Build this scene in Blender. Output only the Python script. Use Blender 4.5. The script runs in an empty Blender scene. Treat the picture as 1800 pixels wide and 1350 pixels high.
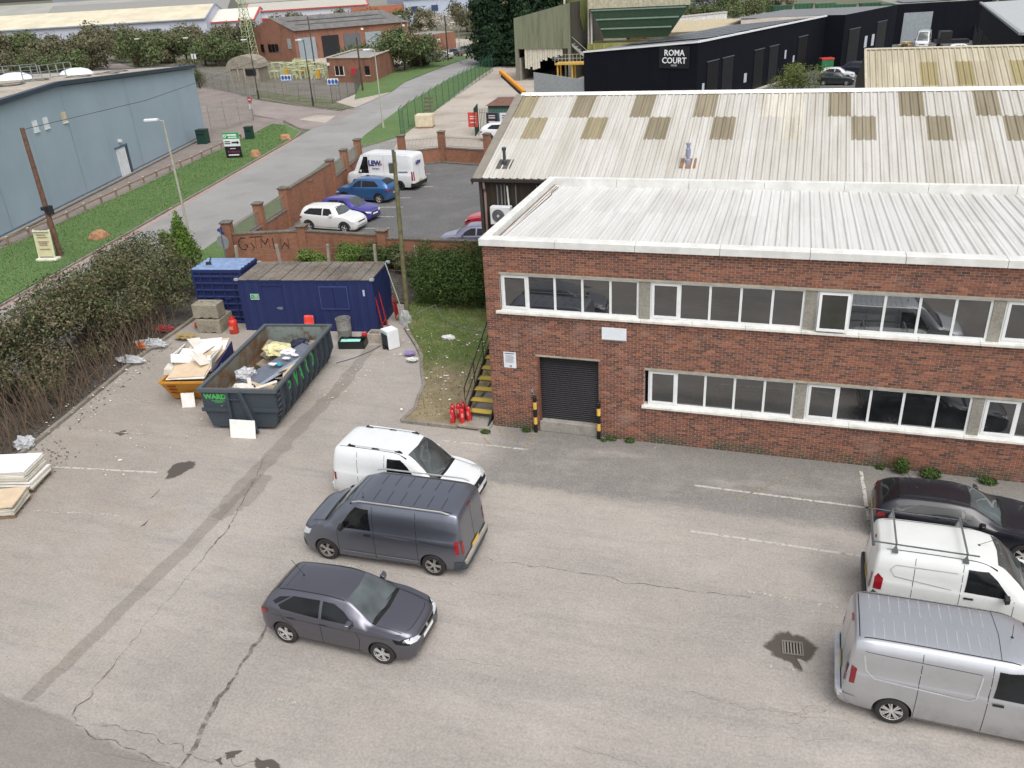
import bpy, bmesh, math, random
from mathutils import Vector, Matrix, noise
from mathutils.bvhtree import BVHTree
R = math.radians
random.seed(7)
SC = bpy.context.scene
COL = SC.collection
# ---------------------------------------------------------------- camera
cam = bpy.data.cameras.new('camera')
cam.sensor_width = 36.0
cam.lens = 29.38
cam.clip_start = 0.1
cam.clip_end = 9000
camo = bpy.data.objects.new('camera', cam)
COL.objects.link(camo)
_f = Vector((math.sin(R(-18.873)) * math.cos(R(26.3006)), math.cos(R(-18.873)) * math.cos(R(26.3006)), -math.sin(R(26.3006))))
_r0 = Vector((math.cos(R(-18.873)), -math.sin(R(-18.873)), 0))
_u0 = _r0.cross(_f)
_c, _s = math.cos(R(-3.33)), math.sin(R(-3.33))
_r = _r0 * _c + _u0 * _s
_u = _u0 * _c - _r0 * _s
camo.matrix_world = Matrix(((_r.x, _u.x, -_f.x, 8.89), (_r.y, _u.y, -_f.y, -23.86), (_r.z, _u.z, -_f.z, 14.15), (0, 0, 0, 1)))
SC.camera = camo
# ---------------------------------------------------------------- overcast daylight
SUN_EL, SUN_AZ = 58.0, 138.0          # degrees; azimuth from +Y towards +X
w = bpy.data.worlds.new('World')
SC.world = w
w.use_nodes = True
wn = w.node_tree
for _n in list(wn.nodes):
    wn.nodes.remove(_n)
sky = wn.nodes.new('ShaderNodeTexSky')
sky.sky_type = 'NISHITA'
sky.sun_disc = False
sky.sun_elevation = R(SUN_EL)
sky.sun_rotation = R(SUN_AZ)
sky.air_density = 1.0
sky.dust_density = 4.0
sky.ozone_density = 1.0
hs = wn.nodes.new('ShaderNodeHueSaturation')
hs.inputs['Saturation'].default_value = 0.22
bg = wn.nodes.new('ShaderNodeBackground')
bg.inputs['Strength'].default_value = 0.15
wo = wn.nodes.new('ShaderNodeOutputWorld')
wn.links.new(sky.outputs[0], hs.inputs['Color'])
wn.links.new(hs.outputs[0], bg.inputs['Color'])
wn.links.new(bg.outputs[0], wo.inputs['Surface'])
sl = bpy.data.lights.new('sun', 'SUN')
sl.energy = 1.0
sl.angle = R(55)
sl.color = (1.0, 0.97, 0.93)
so = bpy.data.objects.new('sun', sl)
COL.objects.link(so)
_d = Vector((math.sin(R(SUN_AZ)) * math.cos(R(SUN_EL)), math.cos(R(SUN_AZ)) * math.cos(R(SUN_EL)), math.sin(R(SUN_EL))))
so.rotation_euler = _d.to_track_quat('Z', 'Y').to_euler()
so.location = (0, 0, 60)
SC.view_settings.view_transform = 'Standard'
SC.view_settings.look = 'None'
SC.view_settings.exposure = 0.42
SC.view_settings.gamma = 1.0
SC.view_settings.use_curve_mapping = False
SC.render.engine = 'CYCLES'
SC.render.resolution_x = 1024
SC.render.resolution_y = 768
# ---------------------------------------------------------------- helpers
def tag(o, label=None, cat=None, group=None, kind=None):
    if label: o['label'] = label
    if cat: o['category'] = cat
    if group: o['group'] = group
    if kind: o['kind'] = kind
    return o
def link(o, parent=None):
    COL.objects.link(o)
    if parent is not None: o.parent = parent
    return o
def thing(name, loc=(0, 0, 0), rz=0, label=None, cat=None, group=None):
    o = bpy.data.objects.new(name, None)
    o.empty_display_size = 0.2
    o.location = loc if len(loc) == 3 else (loc[0], loc[1], 0)
    o.rotation_euler = (0, 0, R(rz))
    link(o)
    return tag(o, label, cat, group)
def copy_tree(o, parent=None):
    c = o.copy()
    link(c, parent)
    for ch in list(o.children): copy_tree(ch, c)
    return c
class B:
    """collects geometry for one mesh"""
    def __init__(s): s.v = []; s.f = []; s.mi = []; s.m = 0; s.col = None
    def add(s, vs, fs):
        n = len(s.v); s.v += [tuple(a) for a in vs]
        s.f += [tuple(i + n for i in f) for f in fs]; s.mi += [s.m] * len(fs)
        return s
    def box(s, c, d, rz=0, rx=0, ry=0, open_back=False):
        x, y, z = d[0] / 2, d[1] / 2, d[2] / 2
        vs = [Vector((a * x, b * y, e * z)) for a in (-1, 1) for b in (-1, 1) for e in (-1, 1)]
        if rz or rx or ry:
            m = Matrix.Rotation(R(rz), 3, 'Z') @ Matrix.Rotation(R(ry), 3, 'Y') @ Matrix.Rotation(R(rx), 3, 'X')
            vs = [m @ a for a in vs]
        c = Vector(c)
        return s.add([a + c for a in vs], [(0, 1, 3, 2), (4, 6, 7, 5), (0, 4, 5, 1), (2, 3, 7, 6), (0, 2, 6, 4), (1, 5, 7, 3)])
    def b2(s, a, b): return s.box([(a[i] + b[i]) / 2 for i in range(3)], [abs(b[i] - a[i]) for i in range(3)])
    def bar(s, a, b, w, h=None):
        """square bar between two points"""
        a, b = Vector(a), Vector(b); d = b - a; L = d.length
        if L < 1e-6: return s
        h = h or w; q = d.to_track_quat('Z', 'Y') if abs(d.normalized().z) < .99 else d.to_track_quat('Z', 'X')
        vs = [a + q @ Vector((i * w / 2, j * h / 2, k * L)) for i in (-1, 1) for j in (-1, 1) for k in (0, 1)]
        return s.add(vs, [(0, 1, 3, 2), (4, 6, 7, 5), (0, 4, 5, 1), (2, 3, 7, 6), (0, 2, 6, 4), (1, 5, 7, 3)])
    def prism(s, poly, z0, z1, cap0=True):
        n = len(poly)
        if sum(poly[i][0] * poly[(i + 1) % n][1] - poly[(i + 1) % n][0] * poly[i][1] for i in range(n)) < 0: poly = poly[::-1]
        vs = [(p[0], p[1], z0) for p in poly] + [(p[0], p[1], z1) for p in poly]
        fs = [(i, (i + 1) % n, n + (i + 1) % n, n + i) for i in range(n)] + [tuple(range(n, 2 * n))]
        if cap0: fs.append(tuple(range(n - 1, -1, -1)))
        return s.add(vs, fs)
    def sheet(s, poly, z):
        n = len(poly)
        if sum(poly[i][0] * poly[(i + 1) % n][1] - poly[(i + 1) % n][0] * poly[i][1] for i in range(n)) < 0: poly = poly[::-1]
        return s.add([(p[0], p[1], z) for p in poly], [tuple(range(n))])
    def tube(s, pts, r, n=8, r2=None, cap=True):
        pts = [Vector(p) for p in pts]; m = len(pts); vs = []; fs = []
        for i, p in enumerate(pts):
            d = (pts[min(i + 1, m - 1)] - pts[max(i - 1, 0)])
            q = d.to_track_quat('Z', 'Y') if abs(d.normalized().z) < .995 else Matrix.Identity(3).to_quaternion()
            rr = r if r2 is None else r + (r2 - r) * i / (m - 1)
            vs += [p + q @ Vector((rr * math.cos(2 * math.pi * k / n), rr * math.sin(2 * math.pi * k / n), 0)) for k in range(n)]
        for i in range(m - 1):
            for k in range(n):
                a = i * n + k; b = i * n + (k + 1) % n
                fs.append((a, b, b + n, a + n))
        if cap: fs += [tuple(range(n - 1, -1, -1)), tuple(range((m - 1) * n, m * n))]
        return s.add(vs, fs)
    def lathe(s, prof, n=16, c=(0, 0, 0), axis='Z', cap=True):
        vs = []; fs = []; c = Vector(c)
        for (rr, z) in prof:
            for k in range(n):
                t = 2 * math.pi * k / n; p = (rr * math.cos(t), rr * math.sin(t), z)
                if axis == 'Y': p = (p[0], p[2], -p[1])
                if axis == 'X': p = (p[2], p[0], p[1])
                vs.append(Vector(p) + c)
        for i in range(len(prof) - 1):
            for k in range(n):
                a = i * n + k; b = i * n + (k + 1) % n
                fs.append((a, b, b + n, a + n))
        if cap: fs += [tuple(range(n - 1, -1, -1)), tuple(range((len(prof) - 1) * n, len(prof) * n))]
        return s.add(vs, fs)
    def build(s, name, mat, parent=None, smooth=False, sharp=40, loc=None, bevel=0):
        me = bpy.data.meshes.new(name)
        me.from_pydata(s.v, [], s.f)
        for m in (mat if isinstance(mat, (list, tuple)) else [mat]): me.materials.append(m)
        if any(s.mi): me.polygons.foreach_set('material_index', s.mi)
        me.validate(); me.update()
        if smooth:
            me.polygons.foreach_set('use_smooth', [True] * len(me.polygons))
            me.set_sharp_from_angle(angle=R(sharp))
        if s.col:
            a = me.attributes.new('Col', 'FLOAT_COLOR', 'FACE')
            a.data.foreach_set('color', [x for c in s.col for x in (c[0], c[1], c[2], 1.0)])
        o = bpy.data.objects.new(name, me)
        if loc is not None: o.location = loc
        if bevel:
            md = o.modifiers.new('bevel', 'BEVEL'); md.width = bevel; md.segments = 2; md.limit_method = 'ANGLE'
        return link(o, parent)
def structure(o): o['kind'] = 'structure'; return o
def inst(src, name, loc, parent=None, rz=0, mat=None):
    o = bpy.data.objects.new(name, src.data if hasattr(src, 'data') else src)
    o.location = loc; o.rotation_euler = (0, 0, R(rz))
    return link(o, parent)
# ---------------------------------------------------------------- node materials
def srgb(h):
    h = h.lstrip('#'); c = [int(h[i:i + 2], 16) / 255 for i in (0, 2, 4)]
    return tuple(x / 12.92 if x <= .04045 else ((x + .055) / 1.055) ** 2.4 for x in c)
def c4(c): return (c[0], c[1], c[2], 1) if not isinstance(c, (int, float)) else (c, c, c, 1)
class NT:
    def __init__(s, name):
        s.mat = bpy.data.materials.new(name); s.mat.use_nodes = True; s.t = s.mat.node_tree
        s.p = s.t.nodes['Principled BSDF']; s.out = s.t.nodes['Material Output']
        s.co = s.t.nodes.new('ShaderNodeTexCoord'); s._g = None
    def nd(s, ty, **kw):
        n = s.t.nodes.new(ty)
        for k, v in kw.items(): setattr(n, k, v)
        return n
    def lk(s, a, b): s.t.links.new(a, b); return s
    def put(s, sock, v):
        if hasattr(v, 'links'): s.t.links.new(v, sock)
        elif isinstance(v, (tuple, list)): sock.default_value = c4(v) if len(sock.default_value) == 4 else v
        else: sock.default_value = v if not hasattr(sock.default_value, '__len__') else c4(v)
    @property
    def world(s):
        if s._g is None: s._g = s.nd('ShaderNodeNewGeometry')
        return s._g.outputs['Position']
    def obj(s): return s.co.outputs['Object']
    def mapping(s, vec, scale=(1, 1, 1), rot=(0, 0, 0), loc=(0, 0, 0)):
        m = s.nd('ShaderNodeMapping'); s.lk(vec, m.inputs['Vector']); m.inputs['Scale'].default_value = scale
        m.inputs['Rotation'].default_value = rot; m.inputs['Location'].default_value = loc; return m.outputs[0]
    def noise(s, scale, detail=4, vec=None, rough=.55, dist=0):
        n = s.nd('ShaderNodeTexNoise'); s.lk(vec or s.world, n.inputs['Vector']); n.inputs['Scale'].default_value = scale
        n.inputs['Detail'].default_value = detail; n.inputs['Roughness'].default_value = rough; n.inputs['Distortion'].default_value = dist
        return n.outputs[0]
    def ramp(s, v, lo, hi, a=0.0, b=1.0):
        m = s.nd('ShaderNodeMapRange'); m.clamp = True
        for i, x in enumerate((v, lo, hi, a, b)): s.put(m.inputs[i], x)
        return m.outputs[0]
    def sstep(s, v, lo, hi):
        m = s.nd('ShaderNodeMapRange'); m.interpolation_type = 'SMOOTHSTEP'
        for i, x in enumerate((v, lo, hi, 0.0, 1.0)): s.put(m.inputs[i], x)
        return m.outputs[0]
    def math(s, op, a, b=0.0, c=None):
        m = s.nd('ShaderNodeMath', operation=op); s.put(m.inputs[0], a); s.put(m.inputs[1], b)
        if c is not None: s.put(m.inputs[2], c)
        return m.outputs[0]
    def mix(s, a, b, fac, mode='MIX'):
        m = s.nd('ShaderNodeMix', data_type='RGBA', blend_type=mode)
        s.put(m.inputs['Factor'], fac); s.put(m.inputs[6], a); s.put(m.inputs[7], b); return m.outputs[2]
    def xyz(s, vec=None):
        m = s.nd('ShaderNodeSeparateXYZ'); s.lk(vec or s.world, m.inputs[0]); return m.outputs
    def attr(s, name='Col'):
        n = s.nd('ShaderNodeAttribute'); n.attribute_name = name; return n.outputs['Color']
    def rnd(s): return s.nd('ShaderNodeObjectInfo').outputs['Random']
    def bump(s, h, strength=.3, dist=.02):
        b = s.nd('ShaderNodeBump'); b.inputs['Strength'].default_value = strength; b.inputs['Distance'].default_value = dist
        s.lk(h, b.inputs['Height']); s.lk(b.outputs[0], s.p.inputs['Normal']); return s
    def done(s, col=None, rough=.6, metal=0, spec=None, coat=None, ior=None, alpha=None):
        p = s.p
        if col is not None: s.put(p.inputs['Base Color'], col)
        s.put(p.inputs['Roughness'], rough); s.put(p.inputs['Metallic'], metal)
        if spec is not None: s.put(p.inputs['Specular IOR Level'], spec)
        if coat is not None: s.put(p.inputs['Coat Weight'], coat); s.put(p.inputs['Coat Roughness'], .06)
        if ior is not None: s.put(p.inputs['IOR'], ior)
        if alpha is not None: s.put(p.inputs['Alpha'], alpha)
        return s.mat
MATS = {}
def flat(h, rough=.6, metal=0, var=.12, scale=3.0, coat=None, spec=None, bump=0):
    """plain colour with slight dirt variation; h is a linear rgb or hex"""
    k = (h, rough, metal, var, scale, coat, bump)
    if k in MATS: return MATS[k]
    c = srgb(h) if isinstance(h, str) else h
    n = NT('surface')
    v = n.noise(scale, 6, rough=.65)
    d = n.mix(tuple(x * (1 - var * 1.6) for x in c), tuple(min(1, x * (1 + var)) for x in c), n.ramp(v, .3, .7))
    if bump: n.bump(n.noise(scale * 12, 3), bump, .01)
    MATS[k] = n.done(d, n.ramp(v, .3, .7, rough + .08, max(.02, rough - .05)), metal, spec, coat)
    MATS[k].name = 'paint_' + (h.strip('#') if isinstance(h, str) else 'rgb')
    return MATS[k]
def paint(h, rough=.3, metal=0.0, dirt=.25):
    """vehicle paint: clear coat with road dust"""
    k = ('paint', h, rough, metal)
    if k in MATS: return MATS[k]
    c = srgb(h); n = NT('car_paint')
    v = n.noise(2.2, 6, n.obj(), .7)
    z = n.xyz(n.obj())[2]
    low = n.math('MULTIPLY', n.sstep(z, .75, .2), n.ramp(v, .25, .7, .25, 1))
    dust = n.math('ADD', n.math('MULTIPLY', low, dirt * 1.3), n.math('MULTIPLY', n.ramp(v, .5, .75), dirt * .35))
    col = n.mix(c, (.16, .14, .12), dust)
    MATS[k] = n.done(col, n.math('ADD', n.math('MULTIPLY', dust, .5), rough), metal, None, .6)
    return MATS[k]
GLASS = None
def mat_glass(name, c=(.012, .014, .015), rough=.03, ior=1.6, wob=.0, scale=1.5):
    n = NT(name)
    v = n.noise(1.3, 3, n.world)
    if wob: n.bump(n.noise(scale, 1, n.world), wob, .05)
    return n.done(n.mix(c, tuple(x * 2.6 for x in c), n.ramp(v, .35, .7)), rough, 0, None, None, ior)
def corr_wall(b, x0, x1, y, z0, z1, depth=.035, pitch=.18, ny=-1):
    """corrugated panel in the xz plane"""
    k = max(2, int((x1 - x0) / pitch)); p = (x1 - x0) / k; pr = []
    for i in range(k): o = x0 + i * p; pr += [(o, 0), (o + p * .3, 0), (o + p * .45, depth), (o + p * .75, depth), (o + p * .92, 0)]
    pr.append((x1, 0)); n = len(pr)
    fs = [(i, i + 1, n + i + 1, n + i) for i in range(n - 1)] if ny < 0 else [(i + 1, i, n + i, n + i + 1) for i in range(n - 1)]
    b.add([(x, y - ny * -1 * d * 1, z0) for x, d in pr] + [(x, y - ny * -1 * d, z1) for x, d in pr], fs)
def box_letters(txt, size, mat, parent, loc, rot, name='lettering', ext=.002, bold=0.0, align='CENTER'):
    cu = bpy.data.curves.new(name, 'FONT'); cu.body = txt; cu.size = size; cu.extrude = ext; cu.offset = bold; cu.align_x = align; cu.align_y = 'CENTER'; cu.resolution_u = 2
    o = bpy.data.objects.new(name, cu); me = bpy.data.meshes.new_from_object(o); bpy.data.objects.remove(o); bpy.data.curves.remove(cu)
    me.materials.append(mat); o = bpy.data.objects.new(name, me); o.location = loc; o.rotation_euler = rot; return link(o, parent)
# ---------------------------------------------------------------- ground materials
def m_tarmac():
    n = NT('yard_tarmac'); x, y, z = n.xyz()
    big = n.noise(.16, 5, rough=.6); mid = n.noise(.9, 6, rough=.65); fine = n.noise(15, 6, rough=.85); grit = n.noise(95, 3, rough=.8)
    stre = n.noise(1.0, 5, n.mapping(n.world, (.12, .8, 1), (0, 0, R(8))), .6)
    c = n.mix((.275, .245, .218), (.425, .382, .342), n.ramp(n.noise(.11, 6, rough=.62), .36, .64))
    c = n.mix(c, (.20, .186, .170), n.math('MULTIPLY', n.ramp(stre, .48, .72), .55))
    c = n.mix(c, (.36, .315, .262), n.math('MULTIPLY', n.ramp(mid, .5, .75), n.math('MULTIPLY', n.sstep(x, 0, -9), .9)))
    c = n.mix(c, (.27, .228, .185), n.math('MULTIPLY', n.sstep(n.math('ADD', x, n.math('MULTIPLY', big, 6)), -4.5, -10), .55))
    # newer, darker strip along the building
    e = n.math('ADD', y, n.math('ADD', n.math('MULTIPLY', n.math('SUBTRACT', mid, .5), .7), n.math('MULTIPLY', n.math('SUBTRACT', n.noise(6, 4), .5), .35)))
    band = n.math('MULTIPLY', n.sstep(e, -3.75, -3.2), n.sstep(n.math('ADD', x, n.math('MULTIPLY', mid, 2)), .6, 2.2))
    c = n.mix(c, n.mix((.098, .094, .088), (.17, .163, .152), n.ramp(mid, .35, .7)), n.math('MULTIPLY', band, .85))
    ridge = n.math('MULTIPLY', n.sstep(e, -4.1, -3.6), n.sstep(e, -3.3, -3.55))
    c = n.mix(c, (.36, .32, .27), n.math('MULTIPLY', ridge, n.math('MULTIPLY', n.sstep(x, 6.5, 2), .55)))
    c = n.mix(c, (.14, .135, .128), n.math('MULTIPLY', n.math('MULTIPLY', n.sstep(x, 6, 10), n.ramp(n.noise(.45, 4), .45, .65)), .45))
    c = n.mix(c, (.17, .16, .15), n.math('MULTIPLY', n.ramp(n.noise(1.0, 6, n.mapping(n.world, (.5, 3.2, 1), (0, 0, R(-6))), .7), .52, .7), .38))
    c = n.mix(c, (.47, .43, .385), n.math('MULTIPLY', n.ramp(n.noise(.6, 7, n.mapping(n.world, (.5, 1.3, 1), (0, 0, R(20))), .7), .53, .72), .5))
    c = n.mix(c, (.30, .235, .17), n.math('MULTIPLY', n.ramp(n.noise(.33, 6, rough=.7), .54, .7), n.math('MULTIPLY', n.sstep(x, 1, -9), .65)))
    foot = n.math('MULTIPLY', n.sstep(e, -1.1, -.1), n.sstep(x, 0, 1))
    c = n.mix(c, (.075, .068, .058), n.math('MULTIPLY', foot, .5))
    c = n.mix(n.mix(c, (.09, .085, .08), .30), n.mix(c, (.66, .63, .60), .24), n.ramp(fine, .36, .64))
    c = n.mix(n.mix(c, (.12, .11, .10), .10), n.mix(c, (.62, .57, .52), .07), n.ramp(n.noise(4.2, 7, rough=.78), .34, .66))
    c = n.mix(c, (.08, .075, .07), n.math('MULTIPLY', n.ramp(n.noise(3.1, 8, rough=.8), .58, .78), .55))
    c = n.mix(c, (.05, .045, .04), n.math('MULTIPLY', n.ramp(n.noise(9, 2), .73, .78), .6))
    c = n.mix(c, (.62, .60, .57), n.math('MULTIPLY', n.ramp(grit, .62, .75), .28))
    n.bump(n.noise(60, 4, rough=.8), .35, .01)
    return n.done(c, .9, 0, .25)
def m_ground(name, a, b, c=None, s1=.3, s2=14, bump=.3, rough=.95, fine=.25):
    n = NT(name); big = n.noise(s1, 6, rough=.65); f = n.noise(s2, 5, rough=.75)
    col = n.mix(a, b, n.ramp(big, .35, .65))
    if c: col = n.mix(col, c, n.math('MULTIPLY', n.ramp(n.noise(s1 * 2.7, 5), .52, .72), .8))
    col = n.mix(n.mix(col, (0, 0, 0), fine), n.mix(col, (1, 1, 1), fine * .35), n.ramp(f, .35, .65))
    n.bump(f, bump, .03)
    return n.done(col, rough, 0, .08)
M_YARD = m_tarmac()
M_ROAD = m_ground('road_asphalt', (.255, .249, .243), (.325, .318, .31), (.22, .215, .21), .12, 20)
M_PINK = m_ground('reddish_asphalt', (.25, .205, .19), (.32, .27, .25), (.20, .17, .16), .15, 10)
M_PATH = m_ground('footpath_asphalt', (.20, .165, .148), (.27, .225, .20), None, .4, 12)
M_GRASS = m_ground('verge_grass', (.060, .135, .016), (.085, .17, .024), (.12, .175, .04), .3, 16, .8, .9, .3)
M_CONC = m_ground('pale_concrete', (.40, .345, .29), (.50, .445, .385), (.30, .25, .20), .08, 6)
M_CPARK = m_ground('car_park_tarmac', (.095, .093, .093), (.13, .128, .127), (.155, .147, .14), .18, 15)
M_SOIL = m_ground('dark_soil', (.030, .024, .018), (.06, .047, .035), (.045, .05, .025), .6, 8, .9)
M_WASTE = m_ground('rough_ground', (.10, .105, .055), (.16, .14, .10), (.06, .085, .03), .05, 1.5, .6)
M_KERB = m_ground('kerb_concrete', (.20, .175, .14), (.31, .275, .225), (.12, .105, .08), 1.2, 25, .5)
M_PALE = m_ground('concrete', (.27, .25, .215), (.36, .335, .29), (.19, .17, .14), 1.0, 30, .4)
def sheet(name, poly, z, mat, parent=None):
    o = B().sheet([p[:2] for p in poly], z).build(name, mat, parent)
    return o if parent else structure(o)
def blob(pts, j=.06, sub=5, seed=0):
    """closed outline roughened with noise"""
    out = []; n = len(pts)
    for i in range(n):
        a, b = Vector(pts[i][:2]), Vector(pts[(i + 1) % n][:2])
        for k in range(sub):
            p = a.lerp(b, k / sub); q = Vector((p.x * 3.1 + seed, p.y * 3.1, seed * 1.7))
            p = p + Vector((noise.noise(q), noise.noise(q + Vector((31, 7, 3))))) * j * 1.7 + Vector((noise.noise(q * 4), noise.noise(q * 4 + Vector((5, 9, 1))))) * j * .8
            out.append(p)
    return out
def ribbon(pts, w, j=.02, seed=0, sub=6):
    """irregular strip along a polyline; w is a width or one per point"""
    L = []; Rr = []; n = len(pts)
    P = [Vector(p[:2]) for p in pts]
    for i in range(n - 1):
        for k in range(sub + (1 if i == n - 2 else 0)):
            t = k / sub; p = P[i].lerp(P[i + 1], t); d = (P[i + 1] - P[i]).normalized(); q = Vector((-d.y, d.x))
            ww = w if not isinstance(w, (list, tuple)) else w[i] + (w[i + 1] - w[i]) * t
            s = Vector((p.x * 2.3 + seed, p.y * 2.3, seed)); m = noise.noise(s * 1.5) * j * 2.5
            L.append(p + q * (ww / 2 * (1 + .5 * noise.noise(s * 5)) + m)); Rr.append(p - q * (ww / 2 * (1 + .5 * noise.noise(s * 5 + Vector((9, 9, 9)))) - m))
    b = B(); k = len(L)
    b.add([(p.x, p.y, 0) for p in L] + [(p.x, p.y, 0) for p in Rr], [(i, k + i, k + i + 1, i + 1) for i in range(k - 1)])
    return b
def m_worn(name, c, lo=.38, hi=.55, scale=5, rough=.85, amax=1.0):
    n = NT(name); v = n.noise(scale, 6, rough=.75)
    return n.done(n.mix(c, tuple(x * .8 for x in c), n.noise(20, 3)), rough, 0, .3, alpha=n.ramp(v, lo, hi, 0, amax))
M_LINE = m_worn('worn_white_paint', (.55, .53, .47), .34, .5, 7)
M_LINE2 = m_worn('very_worn_paint', (.52, .50, .45), .44, .6, 6)
M_YLINE = m_worn('worn_yellow_paint', (.38, .32, .17), .44, .58, 6)
def m_stain(name, c, amax, rough=.7, scale=3.2):
    n = NT(name); v = n.noise(scale, 6, rough=.75); f = n.nd('ShaderNodeAttribute'); f.attribute_name = 'fade'
    return n.done(c, rough, 0, .3, alpha=n.ramp(n.math('ADD', f.outputs['Fac'], n.math('MULTIPLY', n.math('SUBTRACT', v, .5), 1.1)), .18, .62, 0, amax))
M_WET = m_stain('damp_stain', (.10, .083, .07), .78, .65)
M_CRACK = m_worn('crack_dirt', (.10, .084, .07), .38, .62, 5, .85, .68)
M_TRENCH = m_stain('trench_repair', (.20, .168, .14), .2, .95, 1.0)
M_DUST = m_stain('pale_dust', (.50, .44, .37), .55, .95, 1.6)
M_REDLINE = m_ground('red_edge_strip', (.33, .24, .21), (.39, .30, .27), None, .5, 8)
# ---------------------------------------------------------------- terrain sheets
g = B(); g.sheet([(-3500, -400), (3500, -400), (3500, 6000), (-3500, 6000)], -.03).build('ground', M_WASTE)
structure(bpy.data.objects['ground'])
yard = sheet('yard', [(-14.6, -14), (-15.2, -7), (-15.55, -5.07), (-16.05, -2.4), (-17.06, 2.69), (-17.37, 6.25), (-17.8, 10.5), (-6.5, 10.5), (0.05, 10), (0.05, .02), (45, .02), (45, -45), (-14, -45)], 0, M_YARD)
# red kerb-side road and verge across it
road = sheet('road', [(-26, -8), (-30.67, 14.28), (-35.95, 39), (-38.9, 52.6), (-43.76, 74.65), (-47.6, 100), (-49.4, 125), (-49.9, 150), (-49, 190), (-42, 190), (-42.9, 150), (-42.4, 121), (-40.7, 100), (-36.6, 75), (-31.9, 54), (-28.9, 39), (-24.0, 16), (-19, -8)], .004, M_ROAD)
_rl = [(-26, -8), (-30.67, 14.28), (-35.95, 39), (-38.9, 52.6)]
_b = B()
for i in range(3):
    a, b_ = _rl[i], _rl[i + 1]; _b.sheet([a, b_, (b_[0] + .5, b_[1]), (a[0] + .5, a[1])], .008)
_b.build('red_edge_strip', M_REDLINE, road)
sheet('side_road', [(-40.05,57.48), (-41.63,58.17), (-46.74,63.34), (-52.97,67.11), (-61.21,73.22), (-135, 118), (-160, 160), (-60.60,79.61), (-50.76,74.09), (-42.76,69.71), (-41.16,71.37), (-39.73,63.96)], .010, M_PINK)
sheet('junction_patch', [(-45.31,64.08), (-44.79,67.27), (-41.74,66.37), (-40.53,61.73)], .014, M_CONC)
verge = sheet('verge_grass', [(-32, -8), (-26.3, -8), (-30.95, 14.28), (-36.25, 39), (-39.2, 52.6), (-40.18,55.81), (-41.71,57.82), (-44.68,59.95), (-46.75,60.70), (-45.73,56.45), (-43.60,46.67), (-42.10,38.40), (-40.14,28.06), (-38.27,17.66), (-37.99,14.96), (-41, 4)], .07, M_GRASS)
sheet('footpath', [(-41, 4), (-37.99,14.96), (-38.27,17.66), (-40.14,28.06), (-42.10,38.40), (-43.60,46.67), (-45.73,56.45), (-46.75,60.70), (-44.68,59.95), (-46.96,63.34), (-52.67,66.27), (-50.58,53.42), (-45.25, 35.9), (-39.5, 16), (-37, 4)], .055, M_PATH)
sheet('fenced_yard', [(-50.2, 53.5), (-50.56,63.02), (-63.75,82.50), (-85.10,99.49), (-80, 66)], .03, M_PATH)
sheet('far_verge', [(-45.80,79.10), (-43.81,86.31), (-46.6, 97), (-48.6, 120), (-48.9, 134), (-52.2, 136), (-55, 118), (-54.6, 100), (-48.98,85.67)], .06, M_GRASS)
sheet('corner_verge', [(-63.16,82.45), (-51.33,75.07), (-43.46,71.03), (-42.41,72.31), (-47.25,78.21), (-55.93,82.98), (-67.59,89.73)], .05, m_ground('patchy_grass', (.07, .10, .03), (.16, .14, .09), (.05, .09, .025), .5, 5, .7))
sheet('driveway', [(-47.56,77.25), (-42.17,72.29), (-43.73,85.75), (-48.78,87.91)], .055, M_CONC)
sheet('gas_site_ground', [(-64.68,84.79), (-47.45,76.27), (-48.98,85.67), (-56, 104), (-58, 122), (-75, 122), (-104, 122), (-104, 96)], .02, m_ground('gravel', (.13, .12, .10), (.19, .175, .15), (.08, .10, .04), .12, 4, .5))
sheet('depot_yard', [(-56, 118), (-50.6, 139), (-50.5, 170), (-80, 185), (-100, 150), (-72, 122)], .02, M_CONC)
sheet('near_verge', [(-31.9, 54), (-36.6, 75), (-40.7, 100), (-42.3, 118), (-38.2, 113), (-36.2, 100), (-31.5, 75), (-27.6, 53.8), (-29.5, 46.5)], .05, M_GRASS)
sheet('concrete_yard', [(-27.6, 53.8), (-31.5, 75), (-36.2, 100), (-38.6, 113), (-37, 135), (10, 135), (10, 45), (-24.8, 44.4)], .02, M_CONC)
sheet('car_park_entrance', [(-31.9, 54), (-27.6, 53.8), (-24.6, 44.2), (-26, 42), (-29.6, 42)], .015, M_ROAD)
cpark = sheet('car_park', [(-20.4, 15), (-25.2, 40), (-22, 42), (-19, 43.5), (-14, 42.5), (3, 42), (3, 15.5), (-3, 15.9)], .01, M_CPARK)
sheet('wall_verge', [(-24.0, 16), (-28.9, 39), (-29.6, 42), (-25.6, 42), (-20.6, 15), (-21.8, 5), (-21.6, 4)], .03, M_GRASS)
sheet('planting_bed', [(-14.7, -14), (-15.3, -7), (-15.65, -5.07), (-16.15, -2.4), (-17.16, 2.69), (-17.47, 6.25), (-17.9, 10.5), (-6, 10.5), (-4, 15.8), (-20.5, 14.8), (-21.6, 4), (-19, -8), (-18, -14)], .06, M_SOIL)
lawn_poly = [(-6.92,8.19), (-5.55, 6.0), (-4.75, 4.85), (-4.36,3.73), (-3.55, 2.3), (-3.48,1.39), (-3.15, .5), (-3.32,-0.37), (-.4, -.52), (-.4, .5), (-1.15, .5), (-1.15, 7.6), (0, 8.2), (0, 10), (-3.1, 15.8), (-8, 15.8), (-7.6, 8.5)]
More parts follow.
